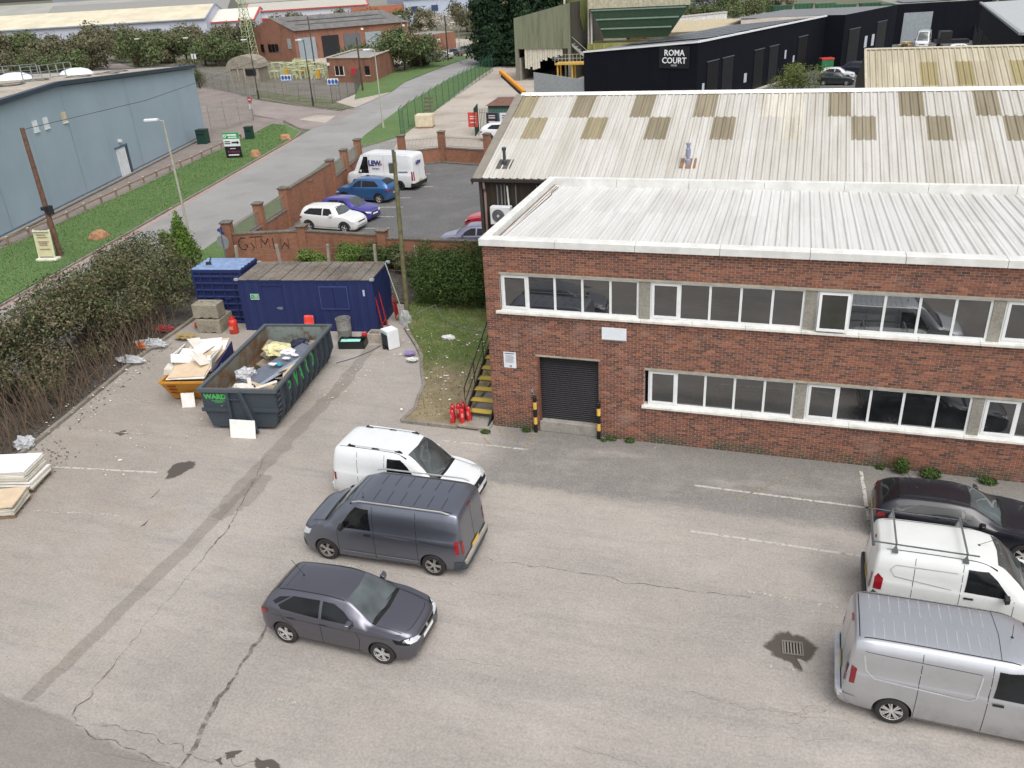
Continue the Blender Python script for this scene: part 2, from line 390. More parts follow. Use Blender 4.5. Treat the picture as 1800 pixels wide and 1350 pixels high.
def m_lawn():
    n = NT('worn_lawn'); x, y, z = n.xyz(); f = n.noise(22, 5, rough=.8); b = n.noise(.8, 5, rough=.65); m = n.noise(2.6, 5)
    worn = n.ramp(n.math('ADD', n.math('MULTIPLY', n.sstep(y, 5.5, 2.0), .45), b), .5, .78)
    c = n.mix(n.mix((.075, .135, .028), (.125, .185, .048), n.ramp(m, .35, .65)), n.mix((.28, .215, .135), (.40, .32, .215), n.ramp(m, .3, .7)), worn)
    c = n.mix(c, (.14, .105, .07), n.math('MULTIPLY', n.ramp(n.noise(1.3, 4), .55, .7), .5))
    c = n.mix(n.mix(c, (0, 0, 0), .4), n.mix(c, (.5, .5, .3), .12), n.ramp(f, .35, .65))
    n.bump(f, .9, .03); return n.done(c, .95, 0, .2)
lawn = sheet('lawn', lawn_poly, .085, m_lawn())
# ---------------------------------------------------------------- kerbs
def kerb(name, pts, w=.13, h=.11, step=.92):
    k = structure(thing(name)); P = [Vector(p[:2]) for p in pts]; carry = 0
    segs = []
    for i in range(len(P) - 1):
        L = (P[i + 1] - P[i]).length; m = max(1, round(L / step))
        for j in range(m):
            a, b_ = P[i].lerp(P[i + 1], j / m), P[i].lerp(P[i + 1], (j + 1) / m); segs.append((a, b_))
    for a, b_ in segs:
        d = (b_ - a); L = d.length - .012; c = (a + b_) / 2; rz = math.degrees(math.atan2(d.y, d.x))
        o = B().box((0, 0, h / 2 - .02), (L, w, h + .04)).build('kerb_stone', M_KERB, k, loc=(c.x, c.y, random.uniform(-.008, .008)), bevel=.015)
        o.rotation_euler.z = R(rz + random.uniform(-.8, .8))
    return k
kerb('lawn_kerb', [(-6.77,7.60), (-5.5, 5.9), (-4.8, 4.85), (-4.33,3.74), (-3.6, 2.3), (-3.46,1.39), (-3.2, .5), (-3.32,-0.46)], h=.12)
kerb('lawn_kerb', [(-3.32,-0.46), (-1.2, -.47)], h=.12)
kerb('planting_bed_kerb', [(-14.9, -11), (-15.2, -7), (-15.55, -5.07), (-16.05, -2.4), (-17.06, 2.69), (-17.37, 6.25), (-17.6, 8)], w=.16, h=.13)
kerb('road_kerb', [(-27.2, -2), (-30.8, 14.28), (-36.1, 39), (-39.05, 52.6), (-40.18,55.81), (-45.13,60.68)], w=.15, h=.1, step=1.8)
kerb('far_road_kerb', [(-63.16,82.45), (-50.90,74.34), (-42.99,70.15), (-41.87,71.40)], w=.2, h=.1, step=2.5)
# ---------------------------------------------------------------- marks on the yard
def mark(name, pts, w, mat, z=.004, j=.0, seed=1, parent=yard, sub=6):
    o = ribbon(pts, w, j, seed, sub).build(name, mat, parent); o.location.z = z; return o
for a, b_, w_, m_ in [((7.1, -2.24), (12.2, -2.32), .085, M_LINE), ((7.15, -4.55), (11.7, -4.62), .085, M_LINE), ((8.9, -6.7), (11.4, -6.82), .09, M_LINE2),
                      ((9.44, -9.14), (11, -9.06), .09, M_LINE2), ((11.86, -.35), (11.93, -2.9), .1, M_LINE), ((11.93, -2.9), (11.98, -4.4), .1, M_LINE2), ((-3.1, -8.18), (1.75, -8.2), .08, M_LINE2),
                      ((-1.4, -1.37), (1.62, -1.32), .085, M_LINE), ((-15.3, -1.13), (-13.0, -.98), .085, M_LINE2), ((-14.3, -3.42), (-10.4, -3.08), .085, M_LINE2),
                      ((-14.2, -5.9), (-9.9, -5.35), .09, M_LINE), ((-12.9, -8.2), (-9.4, -7.68), .085, M_LINE2), ((-12.4, 3.0), (-10.2, 3.1), .08, M_LINE2),
                      ((8.29,-2.78), (10.01,-0.93), .05, M_YLINE), ((1.49,-1.14), (1.53,-0.04), .08, M_YLINE), ((0.13,-0.14), (1.18,-0.94), .08, M_YLINE), ((-0.09,-0.90), (0.29,-1.29), .06, M_YLINE),
                      ((-0.89,-12.81), (-0.33,-12.76), .12, M_LINE2), ((5.60,-0.34), (6.32,0.49), .05, M_LINE2)]:
    mark('painted_line', [a, b_], w_, m_, .007, .004, random.random() * 50, sub=14)
def stain(name, pts, mat, z, j=.08, seed=1, parent=yard, sub=5):
    P = [Vector(p) for p in blob(pts, j, sub, seed)]; n = len(P); c = sum(P, Vector((0, 0))) / n
    b = B(); b.v = [(p.x, p.y, 0) for p in P] + [((c + (p - c) * .62).x, (c + (p - c) * .62).y, 0) for p in P] + [(c.x, c.y, 0)]
    b.f = [(i, (i + 1) % n, n + (i + 1) % n, n + i) for i in range(n)] + [(n + i, n + (i + 1) % n, 2 * n) for i in range(n)]; b.mi = [0] * len(b.f)
    o = b.build(name, mat, parent); o.location.z = z; fade(o, [0.0] * n + [1.0] * (n + 1)); return o
def fade(o, v): a = o.data.attributes.new('fade', 'FLOAT', 'POINT'); a.data.foreach_set('value', v)
def strip(name, pts, w, mat, z, seed=1, parent=yard, sub=8):
    """soft-edged strip along a polyline"""
    q = ribbon(pts, w, .03, seed, sub); k = len(q.v) // 2; V = []; L, Rr = q.v[:k], q.v[k:]
    for t in (0, .22, .78, 1): V += [tuple(a + (c - a) * t for a, c in zip(L[i], Rr[i])) for i in range(k)]
    b = B(); b.add(V, [(r * k + i, (r + 1) * k + i, (r + 1) * k + i + 1, r * k + i + 1) for r in range(3) for i in range(k - 1)])
    o = b.build(name, mat, parent); o.location.z = z; fade(o, [0.0] * k + [1.0] * (2 * k) + [0.0] * k); return o
stain('old_surface_patch', [(-8.37,-14.07), (-7.24,-14.17), (-6.18,-14.24), (-4.97,-14.42), (-3.11,-14.74), (-1.34,-14.94), (-0.28,-16.37), (-4.51,-17.53)], m_stain('old_tarmac', (.21, .19, .17), .24, .95, .8), .002, .05, 3, sub=8)
strip('trench_repair', [(-7.39,5.63), (-6.85,1.18), (-6.80,-1.66), (-6.58,-5.25), (-6.41,-7.40), (-6.35,-11.38), (-6.37,-14.29)], [.6, .7, .8, .7, .55, .5, .45], M_TRENCH, .003, 9)
strip('trench_repair', [(-6.17,-4.65), (-6.15,-6.13), (-6.35,-7.15)], [.7, 1.0, .5], M_TRENCH, .0045, 4)
mark('crack', [(-6.91,-3.55), (-5.82,-7.05), (-5.67,-7.79), (-5.54,-9.16), (-5.40,-10.78), (-5.19,-12.83), (-5.08,-13.78), (-4.97,-14.38)], [.02, .03, .06, .022, .015, .02, .07, .03], M_CRACK, .0055, .05, 2, sub=14)
mark('crack', [(-2.28,-10.64), (-2.25,-11.38), (-2.13,-12.34), (-2.09,-13.14), (-1.98,-13.91), (-1.79,-14.36), (-1.84,-14.90)], [.03, .11, .06, .13, .12, .11, .03], M_CRACK, .0055, .035, 5, sub=14)
mark('crack', [(-4.94,-14.41), (-4.21,-14.66), (-3.08,-14.78), (-1.53,-14.96)], .03, M_CRACK, .006, .05, 7, sub=12)
mark('crack', [(-4.20,-14.42), (-3.10,-14.39), (-2.19,-14.45), (-1.83,-14.55), (-1.17,-14.51), (-0.28,-14.42)], .025, M_CRACK, .006, .08, 17, sub=12)
for k, pts in enumerate([[(7.81,-10.31), (8.48,-10.41), (9.30,-10.45), (10.32,-10.37), (10.96,-10.32)], [(9.41,-10.38), (10.09,-10.27), (10.55,-10.00), (10.89,-9.83)], [(9.87,-10.46), (10.43,-10.26), (10.71,-10.08)], [(10.09,-9.96), (10.37,-10.38), (9.93,-10.70)], [(8.90,-11.26), (10.10,-11.02), (10.86,-10.84)],
                         [(2.63,-10.73), (3.77,-10.62)], [(5.83,-12.29), (6.89,-12.36), (7.81,-12.52)], [(2.22,-7.08), (4.40,-6.98), (6.35,-7.08), (9.00,-6.91)]]):
    mark('crack', pts, .010 if k != 7 else .03, M_CRACK if k != 7 else m_worn('faint_crack', (.13, .115, .10), .42, .62, 3, .9, .7), .006, .05, k * 7 + 20, sub=9)
stain('damp_stain', [(-9.34,-5.64), (-9.74,-5.10), (-9.70,-4.62), (-9.06,-4.33), (-8.80,-4.92), (-9.00,-5.39)], M_WET, .0065, .08, 3)
stain('damp_stain', [(-9.09,-6.74), (-9.15,-6.10), (-9.04,-6.60)], M_WET, .0065, .04, 6)
stain('damp_stain', [(-8.36,-8.03), (-8.38,-7.63), (-8.25,-7.95)], M_WET, .0065, .03, 8)
stain('damp_stain', [(9.31,-8.51), (9.50,-8.05), (9.88,-7.84), (10.32,-8.03), (10.57,-8.30), (10.38,-8.75), (10.08,-8.86), (10.18,-9.18), (9.82,-8.94), (9.47,-8.80)], M_WET, .0065, .07, 12, sub=7)
for pts in [[(-1.10,-14.31), (-0.79,-14.17), (-0.71,-14.39), (-0.93,-14.49)], [(-0.42,-14.31), (-0.06,-14.15), (0.32,-14.33), (-0.17,-14.59)], [(-1.26,-14.54), (-1.09,-14.42), (-1.03,-14.62)]]:
    stain('damp_stain', pts, M_WET, .0065, .07, pts[0][0])
stain('oil_stain', [(-13.35,-3.37), (-13.01,-3.12), (-12.70,-3.31), (-12.90,-3.60)], M_WET, .0065, .05, 2)
# storm drain grate
dr = thing('drain_grate', (9.99, -8.45, 0), 4, 'square black slotted drain grate in a damp dark patch on the yard', 'drain')
B().b2((-.21, -.20, -.03), (.21, .20, .001)).build('pit', flat((.006, .006, .006), .9), dr, loc=(0, 0, .008))
_b = B()
for s_ in (-1, 1): _b.box((0, s_ * .20, .02), (.46, .035, .02)); _b.box((s_ * .215, 0, .02), (.035, .37, .02))
_b.build('frame', flat('#77726a', .6), dr)
for k in range(6): B().box((-.165 + k * .066, 0, .018), (.030, .37, .018)).build('bar', flat('#8a857c', .6), dr)
# ---------------------------------------------------------------- brick office building
def m_brick():
    n = NT('clay_brick'); c = n.attr('Col'); f = n.noise(38, 4, rough=.7); x, y, z = n.xyz()
    c = n.mix(n.mix(c, (0, 0, 0), .28), n.mix(c, (1, .8, .6), .10), n.ramp(f, .35, .65))
    st = n.noise(1.0, 5, n.mapping(n.world, (1.1, 1, .16)), .6)
    c = n.mix(c, (.075, .06, .052), n.math('MULTIPLY', n.ramp(st, .55, .75), n.ramp(z, 4, 6.4, .10, .45)))
    c = n.mix(c, (.42, .36, .31), n.math('MULTIPLY', n.ramp(n.noise(.7, 5), .58, .8), .35))
    c = n.mix(c, (.07, .075, .045), n.math('MULTIPLY', n.sstep(z, .55, .05), n.ramp(n.noise(1.5, 4), .35, .6)))
    n.bump(f, .4, .006)
    return n.done(c, .88, 0, .25)
M_BRICK = m_brick()
M_MORTAR = m_ground('mortar', (.46, .345, .29), (.56, .43, .365), (.34, .27, .23), .8, 30, .4)
M_UPVC = flat('#dfe1e1', .35, var=.05)
M_WHITE = flat('#d8d8d4', .5, var=.12, scale=1.5)
M_LINTEL = flat('#a79f90', .8, var=.2)
M_PANE = mat_glass('window_glass', (.010, .011, .012), .02, 2.4, .06, .55)
off = thing('brick_office_building', (0, 0, 0), 0, 'two-storey red brick office with bands of white windows and flat white roof', 'building')
BX1 = 21.0
WT, WB_ = 5.55, 4.36
GR = [(0.53, 4.96), (5.30, 9.74), (10.07, 14.55), (14.85, 19.3)]
GRL = GR[1:]
openings = [(.50, 19.35, 4.25, 5.64)] + [(5.18, 19.35, 1.30, 2.70)] + [(1.66, 3.70, -1, 2.79)]
TOP = 6.52
def in_open(x, z): return any(a < x < b and c < z < d for a, b, c, d in openings)
xs = sorted({0, BX1} | {o[i] for o in openings for i in (0, 1)}); zs = sorted({0, TOP} | {o[i] for o in openings for i in (2, 3) if o[i] > 0})
_b = B()
for i in range(len(xs) - 1):
    for j in range(len(zs) - 1):
        if not in_open((xs[i] + xs[i + 1]) / 2, (zs[j] + zs[j + 1]) / 2): _b.b2((xs[i], .012, zs[j]), (xs[i + 1], .28, zs[j + 1]))
_b.b2((.001, .28, 0), (.25, 8.2, 6.45)); _b.b2((.25, 7.95, 0), (BX1, 8.2, 6.3)); _b.b2((BX1 - .25, .28, 0), (BX1, 7.95, 6.3))
_b.b2((.3, 1.2, 0), (BX1 - .3, 1.25, 6.2))
_b.b2((.3, .3, 3.0), (BX1 - .3, 1.15, 3.2))
_b.build('wall', M_MORTAR, off)
pal = ['#8a5240', '#7c4636', '#96593f', '#a0624a', '#6d3c30', '#5a3430', '#4a2c2b', '#87503c', '#a86a50', '#78483a', '#633a30', '#93604c', '#432a2a']
pw = [9, 10, 7, 4, 9, 3, 1, 10, 2, 9, 7, 4, 1]
PAL = [tuple(min(1, a * k) for a, k in zip(srgb(c), (.92, .90, .88))) for c in pal]
bricks = []
nc = int(TOP / .0752)
for k in range(nc):
    z0 = k * .0752 + .006; zc = z0 + .029
    cuts = sorted([(a, b) for a, b, c, d in openings if c < zc < d])
    iv = []; x = 0.0
    for a, b in cuts: iv.append((x, a)); x = b
    iv.append((x, BX1 if k < 200 else 0))
    for a, b in iv:
        if b - a < .04: continue
        i = math.floor(a / .225) - 1
        while i * .225 < b:
            s = i * .225 + (.1125 if k % 2 else 0); e = s + .206; s = max(s, a + .001); e = min(e, b - .001); i += 1
            if e - s > .035: bricks.append((s, e, z0))
def bcol(): return random.choices(PAL, pw)[0]
CAMV = Vector((8.89, -23.86, 14.15))
full = sorted([q for q in bricks if q[1] - q[0] > .2059], key=lambda q: (Vector(((q[0] + q[1]) / 2, 0, q[2])) - CAMV).length)[:300]
fset = set(full)
variants = []
for v in range(12):
    b = B(); b.box((0, .009, .0325), (.206, .018, .0585)); c = PAL[v]; b.col = [c] * 6
    o = b.build('brick', M_BRICK, off); variants.append(o.data); bpy.data.objects.remove(o)
for q in full:
    o = bpy.data.objects.new('brick', random.choices(variants, pw[:12])[0]); o.location = ((q[0] + q[1]) / 2, random.uniform(-.002, .002), q[2]); link(o, off)
b = B(); b.col = []
for q in bricks:
    if q in fset: continue
    y0 = random.uniform(-.003, .002); a = len(b.v)
    b.v += [(q[0], y0, q[2]), (q[1], y0, q[2]), (q[1], y0, q[2] + .0585), (q[0], y0, q[2] + .0585), (q[0], .013, q[2]), (q[1], .013, q[2]), (q[1], .013, q[2] + .0585), (q[0], .013, q[2] + .0585)]
    b.f += [(a, a + 1, a + 2, a + 3), (a + 3, a + 2, a + 6, a + 7), (a, a + 4, a + 5, a + 1), (a, a + 3, a + 7, a + 4), (a + 1, a + 5, a + 6, a + 2)]
    c = bcol(); j = random.uniform(.88, 1.12); b.col += [tuple(x * j for x in c)] * 5; b.mi += [0] * 5
o = b.build('brick_courses', M_BRICK, off); o['kind'] = 'stuff'
# lintels, sills, piers
_b = B(); _b.b2((.50, -.006, 5.56), (19.35, .2, 5.635)); _b.build('lintel', M_LINTEL, off)
_b = B(); _b.b2((5.18, -.006, 2.62), (19.35, .2, 2.695)); _b.build('lintel', M_LINTEL, off)
_b = B(); _b.b2((1.60, -.006, 2.79), (3.76, .2, 2.85)); _b.build('lintel', M_LINTEL, off)
for (x0, z0, grp) in ((.36, 4.25, GR), (5.12, 1.30, GRL)):
    for k in range(12):
        a = x0 + k * 1.56; B().b2((a, -.12, z0), (min(a + 1.554, 19.4), .25, z0 + .085)).build('sill', flat('#dad8d1', .6, var=.16, scale=2.5), off, bevel=.012)
        if a + 1.56 > 19.3: break
    for i in range(len(grp) - 1):
        _b = B(); _b.b2((grp[i][1] + .002, .035, z0 + .085), (grp[i + 1][0] - .002, .25, z0 + 1.31)); _b.build('concrete_pier', m_ground('pier_concrete', (.24, .225, .185), (.32, .30, .255), (.18, .165, .13), .8, 20) if i == 0 and z0 > 4 else bpy.data.materials['pier_concrete'], off)
def window(x0, x1, z0, z1, openlight=False):
    yf = .07
    f = B(); wd = x1 - x0; pw_ = wd / 5
    f.b2((x0, yf, z1 - .065), (x1, yf + .07, z1)); f.b2((x0, yf, z0), (x1, yf + .07, z0 + .075)); f.b2((x0, yf, z0 + .075), (x0 + .07, yf + .07, z1 - .065)); f.b2((x1 - .07, yf, z0 + .075), (x1, yf + .07, z1 - .065))
    for i in range(1, 5): f.b2((x0 + i * pw_ - .035, yf + .001, z0 + .075), (x0 + i * pw_ + .035, yf + .068, z1 - .065))
    win = f.build('window', M_UPVC, off)
    for i in range(5):
        a = x0 + i * pw_ + (.07 if i == 0 else .035); b_ = x0 + (i + 1) * pw_ - (.07 if i == 4 else .035); za, zb = z0 + .075, z1 - .065
        if i == 0:   # opening casement with its own thicker frame
            c = B(); t = .055; yy = yf - .018
            c.b2((a - .02, yy, za - .02), (b_ + .02, yy + .05, za + t)); c.b2((a - .02, yy, zb - t), (b_ + .02, yy + .05, zb + .02)); c.b2((a - .02, yy, za + t), (a + t, yy + .05, zb - t)); c.b2((b_ - t, yy, za + t), (b_ + .02, yy + .05, zb - t))
            co = c.build('casement', M_UPVC, win)
            p = B(); p.add([(a + t, yy + .03, za + t), (b_ - t, yy + .03, za + t), (b_ - t, yy + .03, zb - t), (a + t, yy + .03, zb - t)], [(0, 1, 2, 3)])
            po = p.build('pane', M_PANE, win)
            if openlight:
                for q in (co, po):
                    me = q.data
                    for v in me.vertices: v.co.y -= (zb - v.co.z) * .16 + .02
        else:
            p = B(); yq = yf + .04 + random.uniform(-.002, .002); t = [random.uniform(-.004, .004) for _ in range(2)]
            p.add([(a, yq, za), (b_, yq + t[0], za), (b_, yq + t[0] + t[1], zb), (a, yq + t[1], zb)], [(0, 1, 2, 3)]); p.build('pane', M_PANE, win)
    return win
for i, (a, b_) in enumerate(GR): window(a, b_, 4.335, 5.56, i == 2)
for a, b_ in GRL: window(a, b_, 1.385, 2.62)
# roller shutter
def m_shutter():
    n = NT('black_shutter'); return n.done(n.mix((.010, .009, .012), (.022, .020, .024), n.noise(2, 5)), .45)
M_SHUT = m_shutter()
sh = B(); z = .42; y = .2
sh.b2((1.66, .19, 2.6), (3.70, .25, 2.79))
while z < 2.6:
    sh.add([(1.70, y, z), (3.66, y, z), (3.66, y - .022, z + .025), (1.70, y - .022, z + .025), (3.66, y - .022, z + .05), (1.70, y - .022, z + .05), (3.66, y, z + .072), (1.70, y, z + .072)], [(0, 1, 2, 3), (3, 2, 4, 5), (5, 4, 6, 7)]); z += .075
shut = sh.build('shutter_curtain', M_SHUT, off)
_b = B(); _b.b2((1.662, .10, .4), (1.72, .24, 2.6)); _b.b2((3.64, .10, .4), (3.698, .24, 2.6)); _b.build('shutter_guide', flat('#2b2627', .5), off)
_b = B(); _b.b2((1.66, -.02, 0), (3.70, .28, .4)); _b.build('door_step', M_PALE, off, bevel=.02)
B().b2((1.662, -.004, .4), (1.72, .10, 2.79)).build('reveal', flat('#6d4436', .8), off)
B().b2((1.40, -.05, 1.38), (1.49, .0, 1.56)).build('key_switch', flat('#8f9296', .4, .3), off)
B().b2((1.42, -.054, 1.41), (1.47, -.05, 1.47)).build('key_switch_face', flat('#222222', .5), off)
# roof parapet, fascia and sheets
def ptrim(a, b_, name='parapet_trim', m=M_WHITE, bev=.012): return B().b2(a, b_).build(name, m, off, bevel=bev)
for k in range(9):
    x = -.06 + k * 2.45; x1 = min(x + 2.44, BX1)
    if x1 > x: ptrim((x, -.14, 6.50), (x1, .30, 6.72))
for k in range(4):
    y = .305 + k * 1.97; ptrim((-.06, y, 6.50), (.24, y + 1.965, 6.722))
for k in range(8):
    x = -.06 + k * 2.75; ptrim((x, 8.19, 6.2), (min(x + 2.74, BX1), 8.42, 6.725))
def rib_sheet(w, L, nr=3, h=.035, rw=.07):
    """trapezoidal-profile cladding sheet in local x (across ribs), y (along); returns a collector"""
    b = B(); p = w / nr; pr = []
    for i in range(nr):
        o = i * p; pr += [(o, 0), (o + p * .5 - rw, 0), (o + p * .5 - rw * .45, h), (o + p * .5 + rw * .45, h), (o + p * .5 + rw, 0)]
        pr += [(o + p * .80, 0), (o + p * .82, h * .2), (o + p * .84, 0)]
    pr.append((w, 0)); n = len(pr)
    b.add([(x, 0, z) for x, z in pr] + [(x, L, z) for x, z in pr], [(i, i + 1, n + i + 1, n + i) for i in range(n - 1)])
    return b
def m_roof(name, a, b_, dirt, amt=.5, pitch=.302):
    n = NT(name); r = n.rnd(); st = n.noise(1.0, 6, n.mapping(n.world, (2.6, .22, .22)), .65); f = n.noise(7, 5, rough=.7)
    c = n.mix(a, b_, n.ramp(r, 0, 1)); c = n.mix(c, dirt, n.math('MULTIPLY', n.ramp(st, .45, .8), amt)); c = n.mix(c, dirt, n.math('MULTIPLY', n.ramp(f, .55, .8), amt * .6))
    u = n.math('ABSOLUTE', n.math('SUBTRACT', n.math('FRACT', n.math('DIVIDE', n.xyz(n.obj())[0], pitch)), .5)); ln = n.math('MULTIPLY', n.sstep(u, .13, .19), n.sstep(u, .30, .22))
    c = n.mix(c, tuple(x * .75 for x in dirt), n.math('MULTIPLY', ln, n.ramp(st, .25, .7, .1, .48)))  # dark lines beside ribs: rib shade painted into the colour, mixed with streak dirt
    return n.done(c, .55, 0, .4)
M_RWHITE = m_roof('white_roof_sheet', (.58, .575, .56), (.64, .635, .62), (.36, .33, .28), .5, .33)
rs = rib_sheet(.99, 4.03, 3, .04, .06)
rs0 = None
roofpitch = math.degrees(math.atan2(.18, 8))
for r_ in range(2):
    for k in range(21):
        if rs0 is None: rs0 = rs.build('roof_sheet', M_RWHITE, off); o = rs0
        else: o = bpy.data.objects.new('roof_sheet', rs0.data); link(o, off)
        o.location = (.40 + k * .992, .30 + r_ * 3.96, 6.56 - r_ * 3.96 * .18 / 8 + (.006 if r_ == 0 else 0)); o.rotation_euler.x = R(-roofpitch)
B().b2((.24, .30, 6.36), (.40, 8.19, 6.44)).build('gutter', flat('#d9d8d2', .5), off)
B().b2((.33, .30, 6.44), (.35, 8.0, 6.455)).build('lead_flashing', flat('#4b433c', .7), off)
B().b2((.25, .30, 6.20), (BX1, 8.19, 6.30)).build('roof_deck', flat('#b9b7b0', .7), off)
B().tube([(.52, .5, 6.58), (.5, 6.6, 6.46), (.42, 6.9, 6.46), (.43, 7.9, 6.44)], .014, 6).build('roof_cable', flat('#2a2522', .7), off)
# fixtures on the wall
pl = thing('blank_wall_plate', (4.21, -.03, 3.795), 0, 'blank white rectangular plate on the brick wall above the shutter', 'plate')
B().box((0, 0, 0), (.78, .05, .40)).build('panel', flat('#dfe5ea', .4, var=.04), pl, bevel=.008); B().box((0, .018, -.215), (.8, .02, .03)).build('bottom_edge', flat('#c4c4bf', .5), pl)
sg = thing('wall_notice', (.715, -.015, 2.585), 0, 'white printed notice sign on the brick wall left of the shutter', 'sign')
B().box((0, 0, 0), (.43, .012, .57)).build('board', flat('#dde0e4', .4, var=.05), sg)
_b = B(); _b.box((0, -.008, .235), (.33, .003, .035))
for k in range(11): _b.box((random.uniform(-.02, .02), -.008, .17 - k * .026), (random.uniform(.22, .36), .003, .007))
_b.build('printed_text', flat('#6a6f7c', .6), sg)
B().box((.02, -.008, -.22), (.07, .003, .07)).build('blue_symbol', flat('#22406e', .6), sg); B().box((.02, -.011, -.215), (.03, .003, .035)).build('symbol_face', flat('#dde0e4', .6), sg)
for k, (x, y, t, m_) in enumerate([(1.54, -.12, 'left', 0), (3.72, -.12, 'right', 0)]):
    bo = thing('striped_bollard', (x, y, 0), 0, 'black and yellow striped guard post at the %s side of the shutter' % t, 'bollard', 'guard posts by the shutter')
    z = 0
    for i, (h_, c) in enumerate([(.32, 0), (.27, 1), (.30, 0), (.27, 1), (.22, 0)]):
        B().lathe([(.001, z), (.065, z), (.065, z + h_), (.001, z + h_)] if i < 4 else [(.001, z), (.065, z), (.065, z + h_ - .02), (.045, z + h_), (.001, z + h_)], 14).build('yellow_band' if c else 'black_band', flat('#dcb053', .5) if c else flat('#191616', .5), bo, True, 30); z += h_ - .001
# external steps down the side
stp = thing('side_staircase', (0, 0, 0), 0, 'black metal outside staircase with yellow treads on the left side of the brick building', 'staircase')
n_st = 15; S0 = Vector((-.62, .35, .32)); S1 = Vector((-.62, 6.4, 3.35))
for i in range(n_st):
    p = S0.lerp(S1, i / (n_st - 1)); ow = thing
    t_ = B(); t_.box((p.x, p.y, p.z), (.92, .26, .035)); to = t_.build('tread', m_worn('worn_tread', (.52, .38, .08), 0, .01, 5) if i == 0 else bpy.data.materials['worn_tread'], stp)
    B().box((p.x, p.y + .13, p.z - .1), (.90, .012, .16)).build('riser', flat('#4b4438', .8), stp)
for xx in (-1.10, -.14):
    s_ = B(); s_.bar((xx, -.25, -.02), (xx, 6.6, 3.42), .05, .24); s_.build('stringer', flat('#1b1b1c', .5), stp)
for xx in (-1.10,):
    hr = B(); hr.tube([(xx, .2, .2), (xx, .2, 1.25), (xx, 6.5, 4.35), (xx, 6.5, 3.3)], .022, 6); hr.tube([(xx, .2, .75), (xx, 6.5, 3.85)], .016, 6)
    for i in range(1, 6): y = .2 + i * 1.05; hr.tube([(xx, y, y * .49 + .2), (xx, y, y * .49 + 1.15)], .016, 6)
    hr.build('handrail', flat('#161617', .4), stp)
B().b2((-1.1, 6.5, 3.3), (-.02, 8.0, 3.42)).build('landing', flat('#2a2a2b', .6), stp)
B().b2((-1.2, -.42, 0), (-.06, .75, .10)).build('concrete_base', M_PALE, stp, bevel=.01)
for yy in (6.6, 7.9): B().b2((-1.08, yy, 0), (-1.0, yy + .08, 3.3)).build('support_post', flat('#1b1b1c', .5), stp)
# ---------------------------------------------------------------- big shed behind the office
def m_clad(name, c, rough=.55, spec=.15):
    n = NT(name); st = n.noise(1, 5, n.mapping(n.world, (1.5, 1.5, .2)), .6); return n.done(n.mix(c, tuple(x * .6 for x in c), n.ramp(st, .45, .75)), rough, 0, spec)
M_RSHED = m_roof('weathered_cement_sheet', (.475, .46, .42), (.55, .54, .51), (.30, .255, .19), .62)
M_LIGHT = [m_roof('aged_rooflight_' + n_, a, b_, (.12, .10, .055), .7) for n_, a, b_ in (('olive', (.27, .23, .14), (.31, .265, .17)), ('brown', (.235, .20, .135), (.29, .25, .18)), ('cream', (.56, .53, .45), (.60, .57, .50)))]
M_BROWN = m_clad('brown_cladding', (.045, .036, .028))
sh1 = thing('large_shed', (0, 0, 0), 0, 'large shed with ribbed pale cement roof and brown rooflights behind the office', 'shed')
X0, EY, EZ, RY, RZ_ = -3.05, 8.45, 6.62, 14.91, 8.98
pit = math.atan2(RZ_ - EZ, RY - EY); sw = .887
def roof_pt(y): return EZ + (y - EY) * math.tan(pit)
rows = [(EY - .08, 11.22), (11.14, 12.9), (12.82, RY)]
srcs = {}
def roof_rows(parent, x0, rows, count, light, key, mats, flip=False):
    for r_, (ya, yb) in enumerate(rows):
        L_ = (yb - ya) / math.cos(pit)
        for k in range(count):
            li = light(r_, k); m = mats[li]
            kk = (key, r_, li, flip)
            if kk not in srcs:
                o = rib_sheet(sw + .02, L_, 3, .045, .055).build('rooflight' if li else 'roof_sheet', m, parent); srcs[kk] = o.data
            else: o = link(bpy.data.objects.new('rooflight' if li else 'roof_sheet', srcs[kk]), parent)
            o.location = (x0 + k * sw, ya, roof_pt(ya) + .006 * (len(rows) - r_) + random.uniform(0, .004)); o.rotation_euler.x = pit
def light1(r_, k):
    if r_ == 2 and k % 3 == 0: return 3 if k == 12 else (1 if (k // 3) in (0,) else 2)
    if r_ == 1 and k % 3 == 1: return 3 if k == 13 else (1 if (k // 3) in (0, 1) else 2)
    if r_ == 2 and k in (13,): return 3
    return 0
def light1b(r_, k): return light1(r_, k - 1)
roof_rows(sh1, X0 + .07 - .05, rows, 32, lambda r_, k: light1(r_, k) if not (r_ == 2 and k == 14) else 0, 'a', [M_RSHED] + M_LIGHT)
# back slope, walls, trims
b = B(); x1 = X0 + 32 * sw
b.add([(X0, EY, 0), (X0, RY * 2 - EY, 0), (X0, RY * 2 - EY, EZ - .05), (X0, RY, RZ_ - .05), (X0, EY, EZ - .05)], [(0, 4, 3, 2, 1)]); b.build('gable_wall', M_BROWN, sh1)
b = B(); corr_wall(b, X0, .1, EY + .01, 0, EZ, .03, .3); b.build('front_wall', M_BROWN, sh1)
b = B(); b.add([(.1, EY + .02, 0), (x1, EY + .02, 0), (x1, EY + .02, EZ), (.1, EY + .02, EZ)], [(0, 1, 2, 3)]); b.build('rear_wall_panel', M_BROWN, sh1)
b = B(); b.add([(X0, RY, RZ_), (x1, RY, RZ_), (x1, RY * 2 - EY, EZ), (X0, RY * 2 - EY, EZ)], [(0, 1, 2, 3)]); b.add([(x1, RY * 2 - EY, 0), (X0, RY * 2 - EY, 0), (X0, RY * 2 - EY, EZ), (x1, RY * 2 - EY, EZ)], [(0, 1, 2, 3)]); b.build('back_slope', M_RSHED, sh1)
